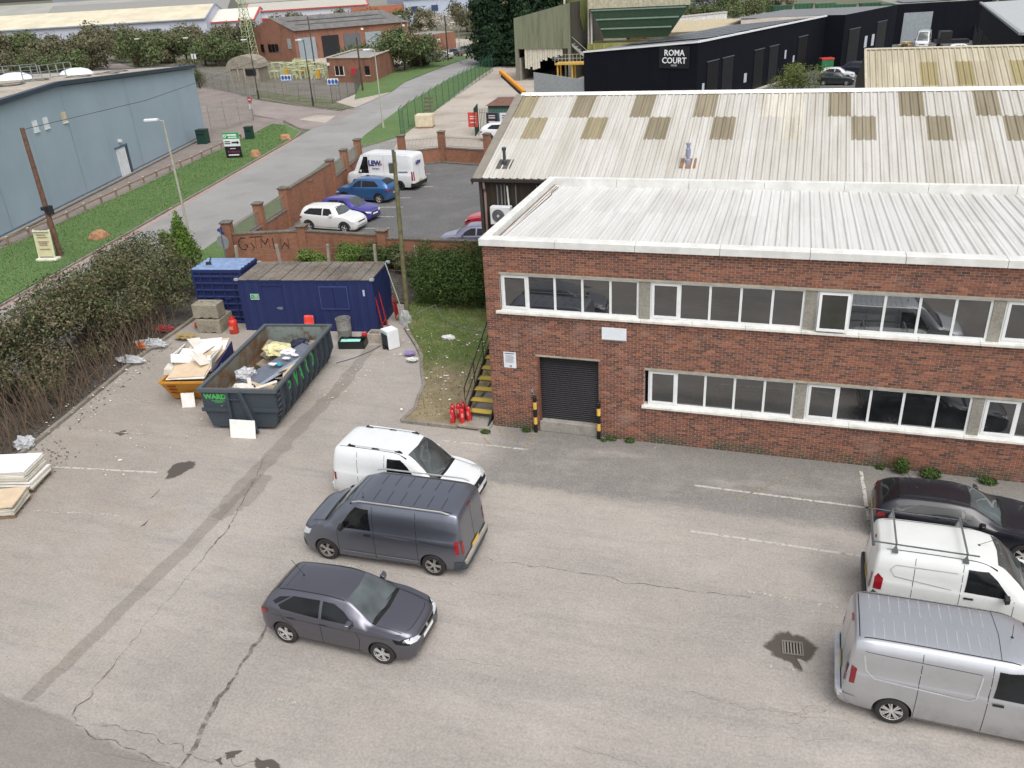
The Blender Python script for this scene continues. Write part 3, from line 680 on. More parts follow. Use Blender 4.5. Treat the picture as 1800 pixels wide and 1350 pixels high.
for k in range(11): B().add([(X0 + k * 2.7, RY - .22, RZ_ - .03), (X0 + k * 2.7 + 2.69, RY - .22, RZ_ - .03), (X0 + k * 2.7, RY, RZ_ + .09), (X0 + k * 2.7 + 2.69, RY, RZ_ + .09), (X0 + k * 2.7, RY + .22, RZ_ - .03), (X0 + k * 2.7 + 2.69, RY + .22, RZ_ - .03)], [(0, 1, 3, 2), (2, 3, 5, 4)]).build('ridge_cap', flat('#e6e5de', .6, var=.06), sh1)
M_VERGE = flat('#8a8377', .6, var=.1)
b = B(); b.add([(X0 - .30, EY - .15, EZ - .05), (X0 + .12, EY - .15, EZ + .02), (X0 + .12, RY, RZ_ + .07), (X0 - .30, RY, RZ_ + .0), (X0 - .30, EY - .15, EZ - .3), (X0 - .30, RY, RZ_ - .25)], [(0, 1, 2, 3), (4, 0, 3, 5)]); b.build('verge_trim', M_VERGE, sh1)
b = B(); b.b2((X0 - .3, EY - .24, EZ - .12), (x1, EY - .06, EZ - .0)); b.build('gutter', flat('#2f2a26', .5), sh1)
b = B(); b.tube([(X0 + .22, EY - .15, EZ - .12), (X0 + .22, EY - .12, EZ - .4), (X0 + .22, EY - .05, EZ - .6), (X0 + .22, EY - .05, .1)], .055, 8); b.build('downpipe', flat('#8f7873', .5), sh1, True)
B().b2((X0 - .03, EY - .04, 0), (X0 + .10, EY + .04, EZ - .1)).build('corner_trim', flat('#3b352f', .6), sh1)
b = B()
for x, m_ in ((-2.3, 0), (-2.12, 0), (-1.98, 0), (-1.5, 0), (-.6, 0)): b.tube([(x, EY - .03, 5.5 if x < -1.8 else 3.2), (x, EY - .03, EZ - .25)], .03, 6)
b.build('service_pipe', flat('#6e7072', .5), sh1); B().tube([(-1.82, EY - .05, 5.5), (-1.86, EY - .05, EZ - .3)], .035, 6).build('white_pipe', flat('#d8d8d4', .5), sh1)
def flue(x, y, col, h, label, cowl):
    z = roof_pt(y); t = thing('roof_flue', (x, y, z), 0, label, 'flue')
    B().add([(-.3, -.32, -.08), (.32, -.32, -.08), (.32, .32, .15), (-.3, .32, .15)], [(0, 1, 2, 3)]).build('flashing', flat('#54504a' if not cowl else '#8a6a52', .7), t, loc=(0, 0, .02))
    B().lathe([(.11, -.05), (.11, .18), (.065, .22), (.065, h), (.001, h)], 12).build('pipe', flat(col, .5), t, True)
    B().lathe([(.001, h - .02), (.085, h - .02), (.10, h + .03), (.085, h + .10), (.001, h + .12)] if not cowl else [(.065, h - .1), (.10, h - .08), (.10, h + .2), (.07, h + .22), (.07, h + .36), (.10, h + .36), (.10, h + .42), (.001, h + .42)], 12).build('cowl', flat(col, .5), t, True)
flue(-2.22, 9.35, '#3c3f44', .62, 'dark grey flue with square flashing near the left eave of the shed roof', False)
flue(5.22, 9.55, '#8d90a4', .40, 'pale grey flue with rusty base in the middle of the shed roof', True)
ac = thing('air_conditioner', (-2.09, EY - .28, 4.82), 0, 'white air conditioning unit on the brown shed wall', 'air conditioner')
B().box((0, 0, .36), (.86, .34, .72)).build('casing', flat('#dcdde0', .4, var=.05), ac, bevel=.015); B().lathe([(.001, 0), (.27, 0), (.27, .012), (.001, .012)], 24, (-.08, -.185, .36), 'Y').build('fan_recess', flat('#4b4e50', .5), ac)
for k in range(4): B().lathe([(.065 * (k + 1) - .008, 0), (.065 * (k + 1), 0), (.065 * (k + 1), .01), (.065 * (k + 1) - .008, .01)], 24, (-.08, -.198, .36), 'Y', cap=False).build('fan_guard', flat('#9a9c9e', .5), ac)
B().lathe([(.001, 0), (.06, 0), (.06, .015), (.001, .015)], 14, (-.08, -.20, .36), 'Y').build('fan_hub', flat('#c9cbcd', .5), ac); B().box((0, .1, -.03), (.9, .3, .05)).build('bracket', flat('#55585a', .6), ac)
# ---------------------------------------------------------------- second shed further back
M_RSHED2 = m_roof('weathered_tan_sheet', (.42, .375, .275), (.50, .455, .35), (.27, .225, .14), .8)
sh2 = thing('tan_roof_shed', (0, 0, 0), 0, 'second shed with tan weathered ribbed roof at the upper right', 'shed')
X2, E2Y, E2Z, R2Y, R2Z = 12.75, 26.2, 6.62, 32.3, 8.9; pit2 = math.atan2(R2Z - E2Z, R2Y - E2Y)
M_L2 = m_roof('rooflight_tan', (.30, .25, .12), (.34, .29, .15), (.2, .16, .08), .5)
d2 = {}
for r_, (ya, yb) in enumerate([(E2Y, 28.2), (28.1, 30.7), (30.6, R2Y)]):
    for k in range(22):
        li = 1 if r_ == 1 and k in (3, 5, 8, 10, 12, 15, 17, 20) else 0; kk = (r_, li)
        if kk not in d2: o = rib_sheet(.91, (yb - ya) / math.cos(pit2), 3, .05, .06).build('rooflight' if li else 'roof_sheet', M_L2 if li else M_RSHED2, sh2); d2[kk] = o.data
        else: o = link(bpy.data.objects.new('rooflight' if li else 'roof_sheet', d2[kk]), sh2)
        o.location = (X2 + .05 + k * .89, ya, E2Z + (ya - E2Y) * math.tan(pit2) + .01 * (3 - r_)); o.rotation_euler.x = pit2
b = B(); b.add([(X2, E2Y, 0), (X2, 38.4, 0), (X2, 38.4, E2Z), (X2, R2Y, R2Z - .05), (X2, E2Y, E2Z - .05)], [(0, 4, 3, 2, 1)]); b.add([(X2, E2Y, 0), (X2 + 19.6, E2Y, 0), (X2 + 19.6, E2Y, E2Z - .02), (X2, E2Y, E2Z - .02)], [(0, 1, 2, 3)]); b.build('wall', M_BROWN, sh2)
b = B(); b.add([(X2, R2Y, R2Z), (X2 + 19.6, R2Y, R2Z), (X2 + 19.6, 38.4, E2Z), (X2, 38.4, E2Z)], [(0, 1, 2, 3)]); b.build('back_slope', M_RSHED2, sh2)
B().box((X2 + 9.8, R2Y, R2Z + .05), (19.7, .3, .07)).build('ridge_cap', flat('#cfc8b6', .6), sh2); b = B(); b.bar((X2 - .05, E2Y, E2Z), (X2 - .05, R2Y, R2Z + .03), .15, .12); b.build('verge_trim', flat('#b9b09b', .6), sh2)
# ---------------------------------------------------------------- black cladded business units
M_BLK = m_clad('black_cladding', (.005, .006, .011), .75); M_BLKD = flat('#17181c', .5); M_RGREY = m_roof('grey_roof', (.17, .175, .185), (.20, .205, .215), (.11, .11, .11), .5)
A0, A1, A2 = Vector((-14.2, 75.6)), Vector((-.9, 70.6)), Vector((12.2, 104.9))
rc = thing('black_business_unit', (0, 0, 0), 0, 'long black cladded business unit with white lettering ROMA COURT', 'building')
def wallq(b, p, q, z0, z1, w0=0): b.add([(p[0], p[1], w0), (q[0], q[1], w0), (q[0], q[1], z1), (p[0], p[1], z0)], [(0, 1, 2, 3)]); return b
wallq(B(), A0, A1, 5.35, 6.45).build('end_wall', M_BLK, rc); wallq(B(), A1, A2, 6.45, 6.5).build('side_wall', M_BLK, rc)
dn = (A2 - A1).normalized(); pn = Vector((dn.y, -dn.x))     # outward to the court
BK = A0 + dn * 37
b = B(); b.add([(A0.x, A0.y, 5.4), (A1.x, A1.y, 6.5), (A2.x, A2.y, 6.5), (BK.x, BK.y, 5.4)], [(0, 1, 2, 3)]); b.build('roof', M_RGREY, rc)
wallq(B(), BK, A0, 5.35, 5.35).build('back_wall', M_BLK, rc)
b = B()
for p, q, z0, z1 in ((A0, A1, 5.42, 6.52), (A1, A2, 6.52, 6.52)): b.bar((p.x, p.y, z0), (q.x, q.y, z1), .28, .16)
b.build('white_verge', flat('#dfe2e4', .5, var=.05), rc)
for k in range(8):
    p = A1 + dn * (2 + k * 4.2) ; m_ = p + Vector((A0 - A1)) * .12; q = p + (A0 - A1) * .85
    if k > 0: B().add([((A1 + (A0 - A1) * u + dn * (1 + k * 4.2 + v)).x, (A1 + (A0 - A1) * u + dn * (1 + k * 4.2 + v)).y, 6.5 - 1.1 * u + .12) for u, v in ((.08, 0), (.9, 0), (.9, 3.6), (.08, 3.6))], [(0, 3, 2, 1)]).build('solar_panel', flat('#3c4049', .25, .2), rc)
ang = math.degrees(math.atan2((A1 - A0).y, (A1 - A0).x)); tp_ = A0.lerp(A1, .81) 
en = Vector(((A1 - A0).y, -(A1 - A0).x)).normalized()
pp = tp_ + en * .06; B().box((0, 0, 0), (3.6, .06, 2.2), ang).build('sign_panel', flat('#10121a', .35), rc, loc=(pp.x, pp.y, 5.0))
pp = tp_ + en * .10
for t_, z in (('ROMA', 5.42), ('COURT', 4.66)): box_letters(t_, .84, flat('#e9ebee', .5, var=.02), rc, (pp.x, pp.y, z), (R(90), 0, R(ang)), ext=.02, bold=.012)
B().box((0, 0, 0), (.7, .02, .18), ang).build('small_text', flat('#8b8f98', .6), rc, loc=(pp.x, pp.y, 4.2))
a2 = math.degrees(math.atan2(dn.y, dn.x))
for k, (s, w, h) in enumerate([(3.5, 2.6, 4.3), (7.2, 2.6, 4.3), (15.5, 2.6, 4.3), (19.8, 2.6, 4.3), (29.0, 3.0, 4.6)]):
    p = A1 + dn * s + pn * .03; d_ = B().box((0, 0, h / 2), (w, .08, h), a2).build('roller_door', flat('#08080b', .5) if k % 2 == 0 else M_BLKD, rc, loc=(p.x, p.y, 0)); B().box((0, 0, h + .06), (w + .2, .2, .08), a2).build('door_head', flat('#5b6068', .4), rc, loc=(p.x, p.y, 0))
for s, z, w, h in [(12.0, 1.6, .7, 1.0), (23.5, 3.0, .5, 1.0), (26.3, 2.2, .5, .8), (1.4, 1.4, .5, 1.8)]:
    p = A1 + dn * s + pn * .06; B().box((0, 0, 0), (w, .03, h), a2).build('unit_sign', flat('#b9bec6', .5), rc, loc=(p.x, p.y, z))
# second range stepping back
A3, A4 = Vector((14.6, 104.2)), Vector((22.4, 121.5))
rc2 = thing('black_business_unit', (0, 0, 0), 0, 'second black unit range beyond, with tall dark doors and white signs', 'building')
b = B(); wallq(b, A2, A3, 6.6, 6.6); wallq(b, A3, A4, 6.6, 6.7); b.build('wall', M_BLK, rc2); b = B(); b.add([(A2.x, A2.y, 6.6), (A3.x, A3.y, 6.6), (A4.x, A4.y, 6.6), (A4.x - 16, A4.y + 8, 6.2), (A2.x - 13, A2.y + 6, 6.2)], [(0, 1, 2, 3, 4)]); b.build('roof', M_RGREY, rc2)
d3 = (A4 - A3).normalized(); n3 = Vector((d3.y, -d3.x)); a3 = math.degrees(math.atan2(d3.y, d3.x))
for s, w, h in ((3.6, 3.6, 4.6), (13.5, 3.6, 4.8)): p = A3 + d3 * s + n3 * .03; B().box((0, 0, h / 2), (w, .08, h), a3).build('roller_door', M_BLKD, rc2, loc=(p.x, p.y, 0)); B().box((0, 0, h + .06), (w + .2, .2, .08), a3).build('door_head', flat('#5b6068', .4), rc2, loc=(p.x, p.y, 0))
for s in (8.0, 10.6): p = A3 + d3 * s + n3 * .06; B().box((0, 0, 0), (.9, .04, 1.5), a3).build('unit_sign', flat('#c4c8d4', .5), rc2, loc=(p.x, p.y, 2.6))
rc3 = thing('black_end_unit', (0, 0, 0), 0, 'black unit with grey roller door facing the court behind the white van', 'building')
b = B(); wallq(b, (23.5, 135), (38, 139.5), 6.0, 6.0); wallq(b, (38, 139.5), (36, 150), 6, 6); b.build('wall', M_BLK, rc3); b = B(); b.add([(23.5, 135, 6.05), (38, 139.5, 6.05), (35.5, 152, 6.4), (21, 147, 6.4)], [(0, 1, 2, 3)]); b.build('roof', flat('#8a8880', .7), rc3)
B().box((0, 0, 0), (4.6, .1, 4.6), 17).build('roller_door', flat('#8f979c', .5), rc3, loc=(27.0, 136.0, 2.4)); B().add([(24.5, 136.5, 6.2), (33, 139, 6.2), (32, 143, 6.45), (23.5, 140.5, 6.45)], [(0, 1, 2, 3)]).build('solar_panel', flat('#4a4f5c', .25), rc3)
rb = thing('black_unit_with_grey_roof', (0, 0, 0), 0, 'black unit with pale grey roof at the top right corner', 'building')
b = B(); wallq(b, (31.9, 111.5), (27.2, 63), 7, 7); wallq(b, (27.2, 63), (48, 62), 7, 7); b.build('wall', M_BLK, rb); b = B(); b.add([(27.0, 62.8, 7.05), (50, 61.8, 7.05), (54, 112, 7.6), (31.7, 111.6, 7.05)], [(0, 1, 2, 3)]); b.build('roof', flat('#a9adae', .6, var=.06), rb)
b = B(); b.bar((27.0, 62.7, 7.03), (31.7, 111.8, 7.03), .35, .2); b.bar((27, 62.7, 7.03), (50, 61.7, 7.03), .35, .2); b.build('roof_edge', flat('#8f9496', .6), rb)
for s in (.2, .34, .52, .66, .84): B().box((0, 0, 0), (.08, 3.0, 4.2), 5.5).build('tall_door', flat('#08080a', .5), rb, loc=(27.15 + 4.7 * s - .02, 63 + 48.5 * s, 2.1)); B().box((0, 0, 0), (.1, .12, 4.2), 5.5).build('door_edge', flat('#8c9096', .5), rb, loc=(27.1 + 4.7 * s - .02, 64.7 + 48.5 * s, 2.1))
sheet('court_tarmac', [(-.9, 66), (12.2, 104.9), (22, 121), (23, 135), (38, 139), (32, 111), (27, 60), (12.7, 38.5), (-2, 45)], .03, M_CPARK)
# ---------------------------------------------------------------- vehicles
M_CARGLASS = mat_glass('vehicle_glass', (.006, .007, .008), .03, 1.42)
M_WSCREEN = mat_glass('windscreen_glass', (.035, .042, .043), .03, 1.9)
M_TYRE = flat('#2d2a29', .85, var=.2)
M_ALLOY = flat('#c4c2c0', .35, .25, var=.12)
M_DARKALLOY = flat('#3a393a', .45, .3)
M_BLACKPL = flat('#1f2022', .55, var=.15)
M_TAIL = flat('#8e1420', .2, var=.08, coat=.5)
M_LAMP = flat('#c9ced2', .12, var=.08, coat=.8)
M_CHROME = flat('#c5c8ca', .18, .9, var=.05)
M_GAP = flat('#0f1012', .8)
M_PLATEY = flat('#d8b13a', .5, var=.05); M_PLATEW = flat('#e3e4e0', .5, var=.05)
def pchip(pts):
    """monotone cubic through (s, v) pairs"""
    xs = [p[0] for p in pts]; ys = [p[1] for p in pts]; n = len(xs)
    h = [xs[i + 1] - xs[i] for i in range(n - 1)]; d = [(ys[i + 1] - ys[i]) / h[i] for i in range(n - 1)]; m = [0] * n
    if n == 2: m = [d[0], d[0]]
    else:
        m[0], m[-1] = d[0], d[-1]
        for i in range(1, n - 1):
            if d[i - 1] * d[i] <= 0: m[i] = 0
            else: w1, w2 = 2 * h[i] + h[i - 1], h[i] + 2 * h[i - 1]; m[i] = (w1 + w2) / (w1 / d[i - 1] + w2 / d[i])
    def f(s):
        if s <= xs[0]: return ys[0]
        if s >= xs[-1]: return ys[-1]
        i = 0
        while s > xs[i + 1]: i += 1
        t = (s - xs[i]) / h[i]; t2, t3 = t * t, t * t * t
        return ys[i] * (2 * t3 - 3 * t2 + 1) + h[i] * m[i] * (t3 - 2 * t2 + t) + ys[i + 1] * (-2 * t3 + 3 * t2) + h[i] * m[i + 1] * (t3 - t2)
    return f
class Car:
    """s runs from the nose (0) to the tail (L); local +X is forward, +Y the car's left"""
    def __init__(c, name, L, wb, fo, top, plan, belt, roofw, sill, paint_m, wheel_r, track, crown=.04, lift=.0, bulge=.03, wmat=None, spokes=5, n=64):
        c.L = L; c.t = thing(name); c.wr = wheel_r
        c.ax = (L / 2 - fo, L / 2 - fo - wb); c.track = track
        ft, fp, fb, fr, fs = (pchip(q) for q in (top, plan, belt, roofw, sill))
        st = sorted({round(L * i / n, 4) for i in range(n + 1)} | {q[0] for q in top} | {q[0] for q in plan} | {.02, .05, L - .02, L - .05})
        b = B(); rings = []
        for s in st:
            w, zt, zb, wr, zs = fp(s), ft(s), fb(s), fr(s), fs(s)
            zb = min(zb, zt - .015); wr = min(wr, w * .985); zr = max(zb + .008, zt - crown - .02); H = zb - zs
            half = [(0, zs), (w * .6, zs), (w * .9, zs + .005), (w * .965, zs + .05), (w * .988, zs + H * .25), (w * .998, zs + H * .5), (w, zs + H * .72), (w * .992, zs + H * .9), (w * .972, zb)]
            a0, a1 = (w * .955, zb + min(.03, (zr - zb) * .2)), (wr, zr)
            for t in (0, .33, .66, 1.0): half.append((a0[0] + (a1[0] - a0[0]) * t + bulge * math.sin(math.pi * t) * min(1, (zr - zb) / .4), a0[1] + (a1[1] - a0[1]) * t))
            half += [(wr * .955, zr + (zt - zr) * .42), (wr * .86, zr + (zt - zr) * .68), (wr * .6, zr + (zt - zr) * .88), (wr * .3, zr + (zt - zr) * .97), (0, zt)]
            ring = [(L / 2 - s, y, z) for y, z in half] + [(L / 2 - s, -y, z) for y, z in half[-2:0:-1]]
            rings.append(ring)
        m = len(rings[0])
        for r_ in rings: b.v += r_
        for i in range(len(rings) - 1):
            for k in range(m):
                a = i * m + k; a2 = i * m + (k + 1) % m
                b.f.append((a, a + m, a2 + m, a2)); b.mi.append(0)
        b.f += [tuple(range(m)), tuple(range((len(rings) - 1) * m + m - 1, (len(rings) - 1) * m - 1, -1))]; b.mi += [0, 0]
        body = b.build('body', paint_m, c.t, True, 38)
        c.full = BVHTree.FromPolygons([v.co[:] for v in body.data.vertices], [p.vertices[:] for p in body.data.polygons])
        # wheel arches
        k = B()
        for x in c.ax:
            for sy in (-1, 1):
                k.lathe([(.001, -.16), (wheel_r * 1.13, -.16), (wheel_r * 1.13, .2), (.001, .2)], 26, (x, sy * (track / 2 + .02), wheel_r + .01), 'Y')
        cut = k.build('cutter', M_GAP); bm = bmesh.new(); bm.from_mesh(cut.data); bmesh.ops.recalc_face_normals(bm, faces=bm.faces); bm.to_mesh(cut.data); bm.free()
        bm = bmesh.new(); bm.from_mesh(body.data); bmesh.ops.recalc_face_normals(bm, faces=bm.faces); bm.to_mesh(body.data); bm.free()
        md = body.modifiers.new('a', 'BOOLEAN'); md.operation = 'DIFFERENCE'; md.object = cut; md.solver = 'EXACT'; md.material_mode = 'TRANSFER'
        dg = bpy.context.evaluated_depsgraph_get(); me = bpy.data.meshes.new_from_object(body.evaluated_get(dg)); body.modifiers.clear()
        old = body.data; body.data = me; me.name = 'body'; bpy.data.objects.remove(cut); bpy.data.meshes.remove(old)
        me.set_sharp_from_angle(angle=R(38))
        if len(me.materials) < 2: me.materials.append(M_GAP)
        c.body = body; c.fp, c.ft = fp, ft
        c.wheels(wmat or M_ALLOY, spokes)
    def wheels(c, m, spokes):
        r_ = c.wr; src = None
        for x in c.ax:
            for sy in (-1, 1):
                w = thing('wheel'); COL.objects.unlink(w); w.empty_display_size = .1
                w.location = (x, sy * (c.track / 2 + .005), r_ + .005); w.rotation_euler.z = 0 if sy < 0 else math.pi; link(w, c.t)
                if src is None:
                    ty = B().lathe([(r_ * .60, .10), (r_ * .9, .105), (r_ * .985, .075), (r_, .03), (r_, -.05), (r_ * .985, -.085), (r_ * .92, -.11), (r_ * .68, -.112), (r_ * .63, -.095), (r_ * .60, -.04)], 30, axis='Y', cap=False).build('tyre', M_TYRE, w, True)
                    q = B(); q.m = 1; q.lathe([(.001, -.035), (r_ * .60, -.035), (r_ * .62, -.05)], 24, axis='Y'); q.m = 0
                    q.lathe([(r_ * .63, -.098), (r_ * .66, -.106), (r_ * .66, -.098), (r_ * .60, -.06), (r_ * .60, -.05)], 28, axis='Y', cap=False)
                    q.lathe([(.001, -.10), (.05, -.098), (.055, -.08), (.055, -.05), (.001, -.05)], 14, axis='Y')
                    for i in range(spokes):
                        t = 2 * math.pi * i / spokes
                        for dt in (-.13, .13):
                            u = t + dt; wd = .035 * 5 / spokes + .004
                            a_, b_ = Vector((math.cos(t + dt * .5) * .04, -.085, math.sin(t + dt * .5) * .04)), Vector((math.cos(u) * r_ * .635, -.094, math.sin(u) * r_ * .635))
                            q.bar(a_, b_, wd, .022)
                    ri = q.build('rim', [m, M_GAP], w, True, 30); src = (ty, ri)
                else:
                    for p in src: o = bpy.data.objects.new(p.name.split('.')[0], p.data); link(o, w)
    # ---- pieces laid on the body surface
    def patch(c, name, poly, mode, mat, off=.008, parent=None, th=.0, cell=.09, side=1, pull=None):
        if 'light' in name or 'bumper' in name: cell = .04; off = max(off, .012)
        """poly in (s,z) for side, (y,z) for front/rear, (s,y) for top; wrapped onto the body"""
        bm = bmesh.new(); vs = [bm.verts.new((a, b_, 0)) for a, b_ in poly]; bm.faces.new(vs)
        lo = [min(p[i] for p in poly) for i in (0, 1)]; hi = [max(p[i] for p in poly) for i in (0, 1)]
        for ax in (0, 1):
            k = max(1, int((hi[ax] - lo[ax]) / cell))
            for i in range(1, k):
                v = lo[ax] + (hi[ax] - lo[ax]) * i / k; no = (1, 0, 0) if ax == 0 else (0, 1, 0); co = (v, 0, 0) if ax == 0 else (0, v, 0)
                bmesh.ops.bisect_plane(bm, geom=bm.verts[:] + bm.edges[:] + bm.faces[:], plane_co=co, plane_no=no)
        bmesh.ops.triangulate(bm, faces=bm.faces[:])
        L2 = c.L / 2; last = None
        for v in bm.verts:
            a, b_ = v.co.x, v.co.y
            if mode == 'side': o, d = Vector((L2 - a, side * 3, b_)), Vector((0, -side, 0))
            elif mode == 'top': o, d = Vector((L2 - a, b_, 5)), Vector((0, 0, -1))
            elif mode == 'front': o, d = Vector((L2 + 2, a, b_)), Vector((-1, 0, 0))
            else: o, d = Vector((-L2 - 2, a, b_)), Vector((1, 0, 0))
            h, nn, _, _ = c.full.ray_cast(o, d)
            if h is None:
                h, nn, _, _ = c.full.find_nearest(o + d * (2 if mode in ('front', 'rear') else 2.1))
            if nn.dot(d) > 0: nn = -nn
            nn = (nn - d * .6).normalized()
            v.co = h + nn * off
        f = bm.faces[:]
        bmesh.ops.recalc_face_normals(bm, faces=f)
        up = {'side': Vector((0, side, 0)), 'top': Vector((0, 0, 1)), 'front': Vector((1, 0, 0)), 'rear': Vector((-1, 0, 0))}[mode]
        if sum((q.normal.dot(up) * q.calc_area() for q in bm.faces)) < 0: bmesh.ops.reverse_faces(bm, faces=bm.faces[:])
        if th: 
            e = bmesh.ops.extrude_face_region(bm, geom=bm.faces[:]); 
            for v in [q for q in e['geom'] if isinstance(q, bmesh.types.BMVert)]: v.co += up * th
        me = bpy.data.meshes.new(name); bm.to_mesh(me); bm.free(); me.materials.append(mat)
        me.polygons.foreach_set('use_smooth', [True] * len(me.polygons)); me.set_sharp_from_angle(angle=R(35))
        return link(bpy.data.objects.new(name, me), parent or c.t)
    def both(c, name, poly, mat, **k): return [c.patch(name, poly, 'side', mat, side=sd, **k) for sd in (1, -1)]
    def mirror2(c, name, poly, mode, mat, **k):
        return [c.patch(name, [(a, b_) for a, b_ in poly] if mode in ('rear', 'front') else poly, mode, mat, **k), c.patch(name, [(-a, b_) if mode in ('rear', 'front') else (a, -b_) for a, b_ in poly], mode, mat, **k)]
    def seam(c, pts, mode, w=.012, mat=None, side=1, name='panel_gap', off=.003):
        """thin dark line laid on the body"""
        P = [Vector(p) for p in pts]; l = []; r_ = []
        for i, p in enumerate(P):
            d = (P[min(i + 1, len(P) - 1)] - P[max(i - 1, 0)]).normalized(); q = Vector((-d.y, d.x)) * w / 2; l.append(p + q); r_.append(p - q)
        return c.patch(name, [tuple(p) for p in l + r_[::-1]], mode, mat or M_GAP, off=off, side=side, cell=.12)
    def mirrors(c, s, z, y, mat):
        for sd in (1, -1):
            b = B(); x = c.L / 2 - s
            b.bar((x, sd * (y - .10), z - .05), (x, sd * (y + .03), z - .02), .05, .04)
            b.add([(x + dx, sd * (y + dy), z + dz) for dx, dy, dz in [(.07, .0, -.06), (.07, .0, .07), (.05, .17, -.04), (.05, .17, .07), (-.05, .0, -.08), (-.05, .0, .10), (-.05, .20, -.05), (-.05, .20, .09)]], [(0, 2, 3, 1), (4, 5, 7, 6), (0, 1, 5, 4), (2, 6, 7, 3), (1, 3, 7, 5), (0, 4, 6, 2)])
            o = b.build('door_mirror', mat, c.t, True, 50, bevel=.015)
    def aerial(c, s, y=0, l=.4, back=.28):
        z = c.full.ray_cast(Vector((c.L / 2 - s, y, 5)), Vector((0, 0, -1)))[0].z
        b = B().lathe([(.03, 0), (.022, .02), (.008, .03)], 8, (c.L / 2 - s, y, z - .002)); b.tube([(c.L / 2 - s, y, z + .02), (c.L / 2 - s - back, y, z + l)], .006, 5); b.build('aerial', M_BLACKPL, c.t)
    def wipers(c, s, w, ln=.5):
        for y0, dr_ in ((w * .75, -1), (-.05, -1)):
            z = lambda s_, y_: c.full.ray_cast(Vector((c.L / 2 - s_, y_, 5)), Vector((0, 0, -1)))[0].z + .015
            b = B(); b.tube([(c.L / 2 - s, y0, z(s, y0)), (c.L / 2 - s - .06, y0 + dr_ * ln * .5, z(s + .06, y0 + dr_ * ln * .5)), (c.L / 2 - s - .07, y0 + dr_ * ln, z(s + .07, y0 + dr_ * ln))], .009, 5); b.build('wiper', M_GAP, c.t)
    def place(c, x, y, rz, label, cat, group=None):
        c.t.location = (x, y, 0); c.t.rotation_euler.z = R(rz); tag(c.t, label, cat, group); return c
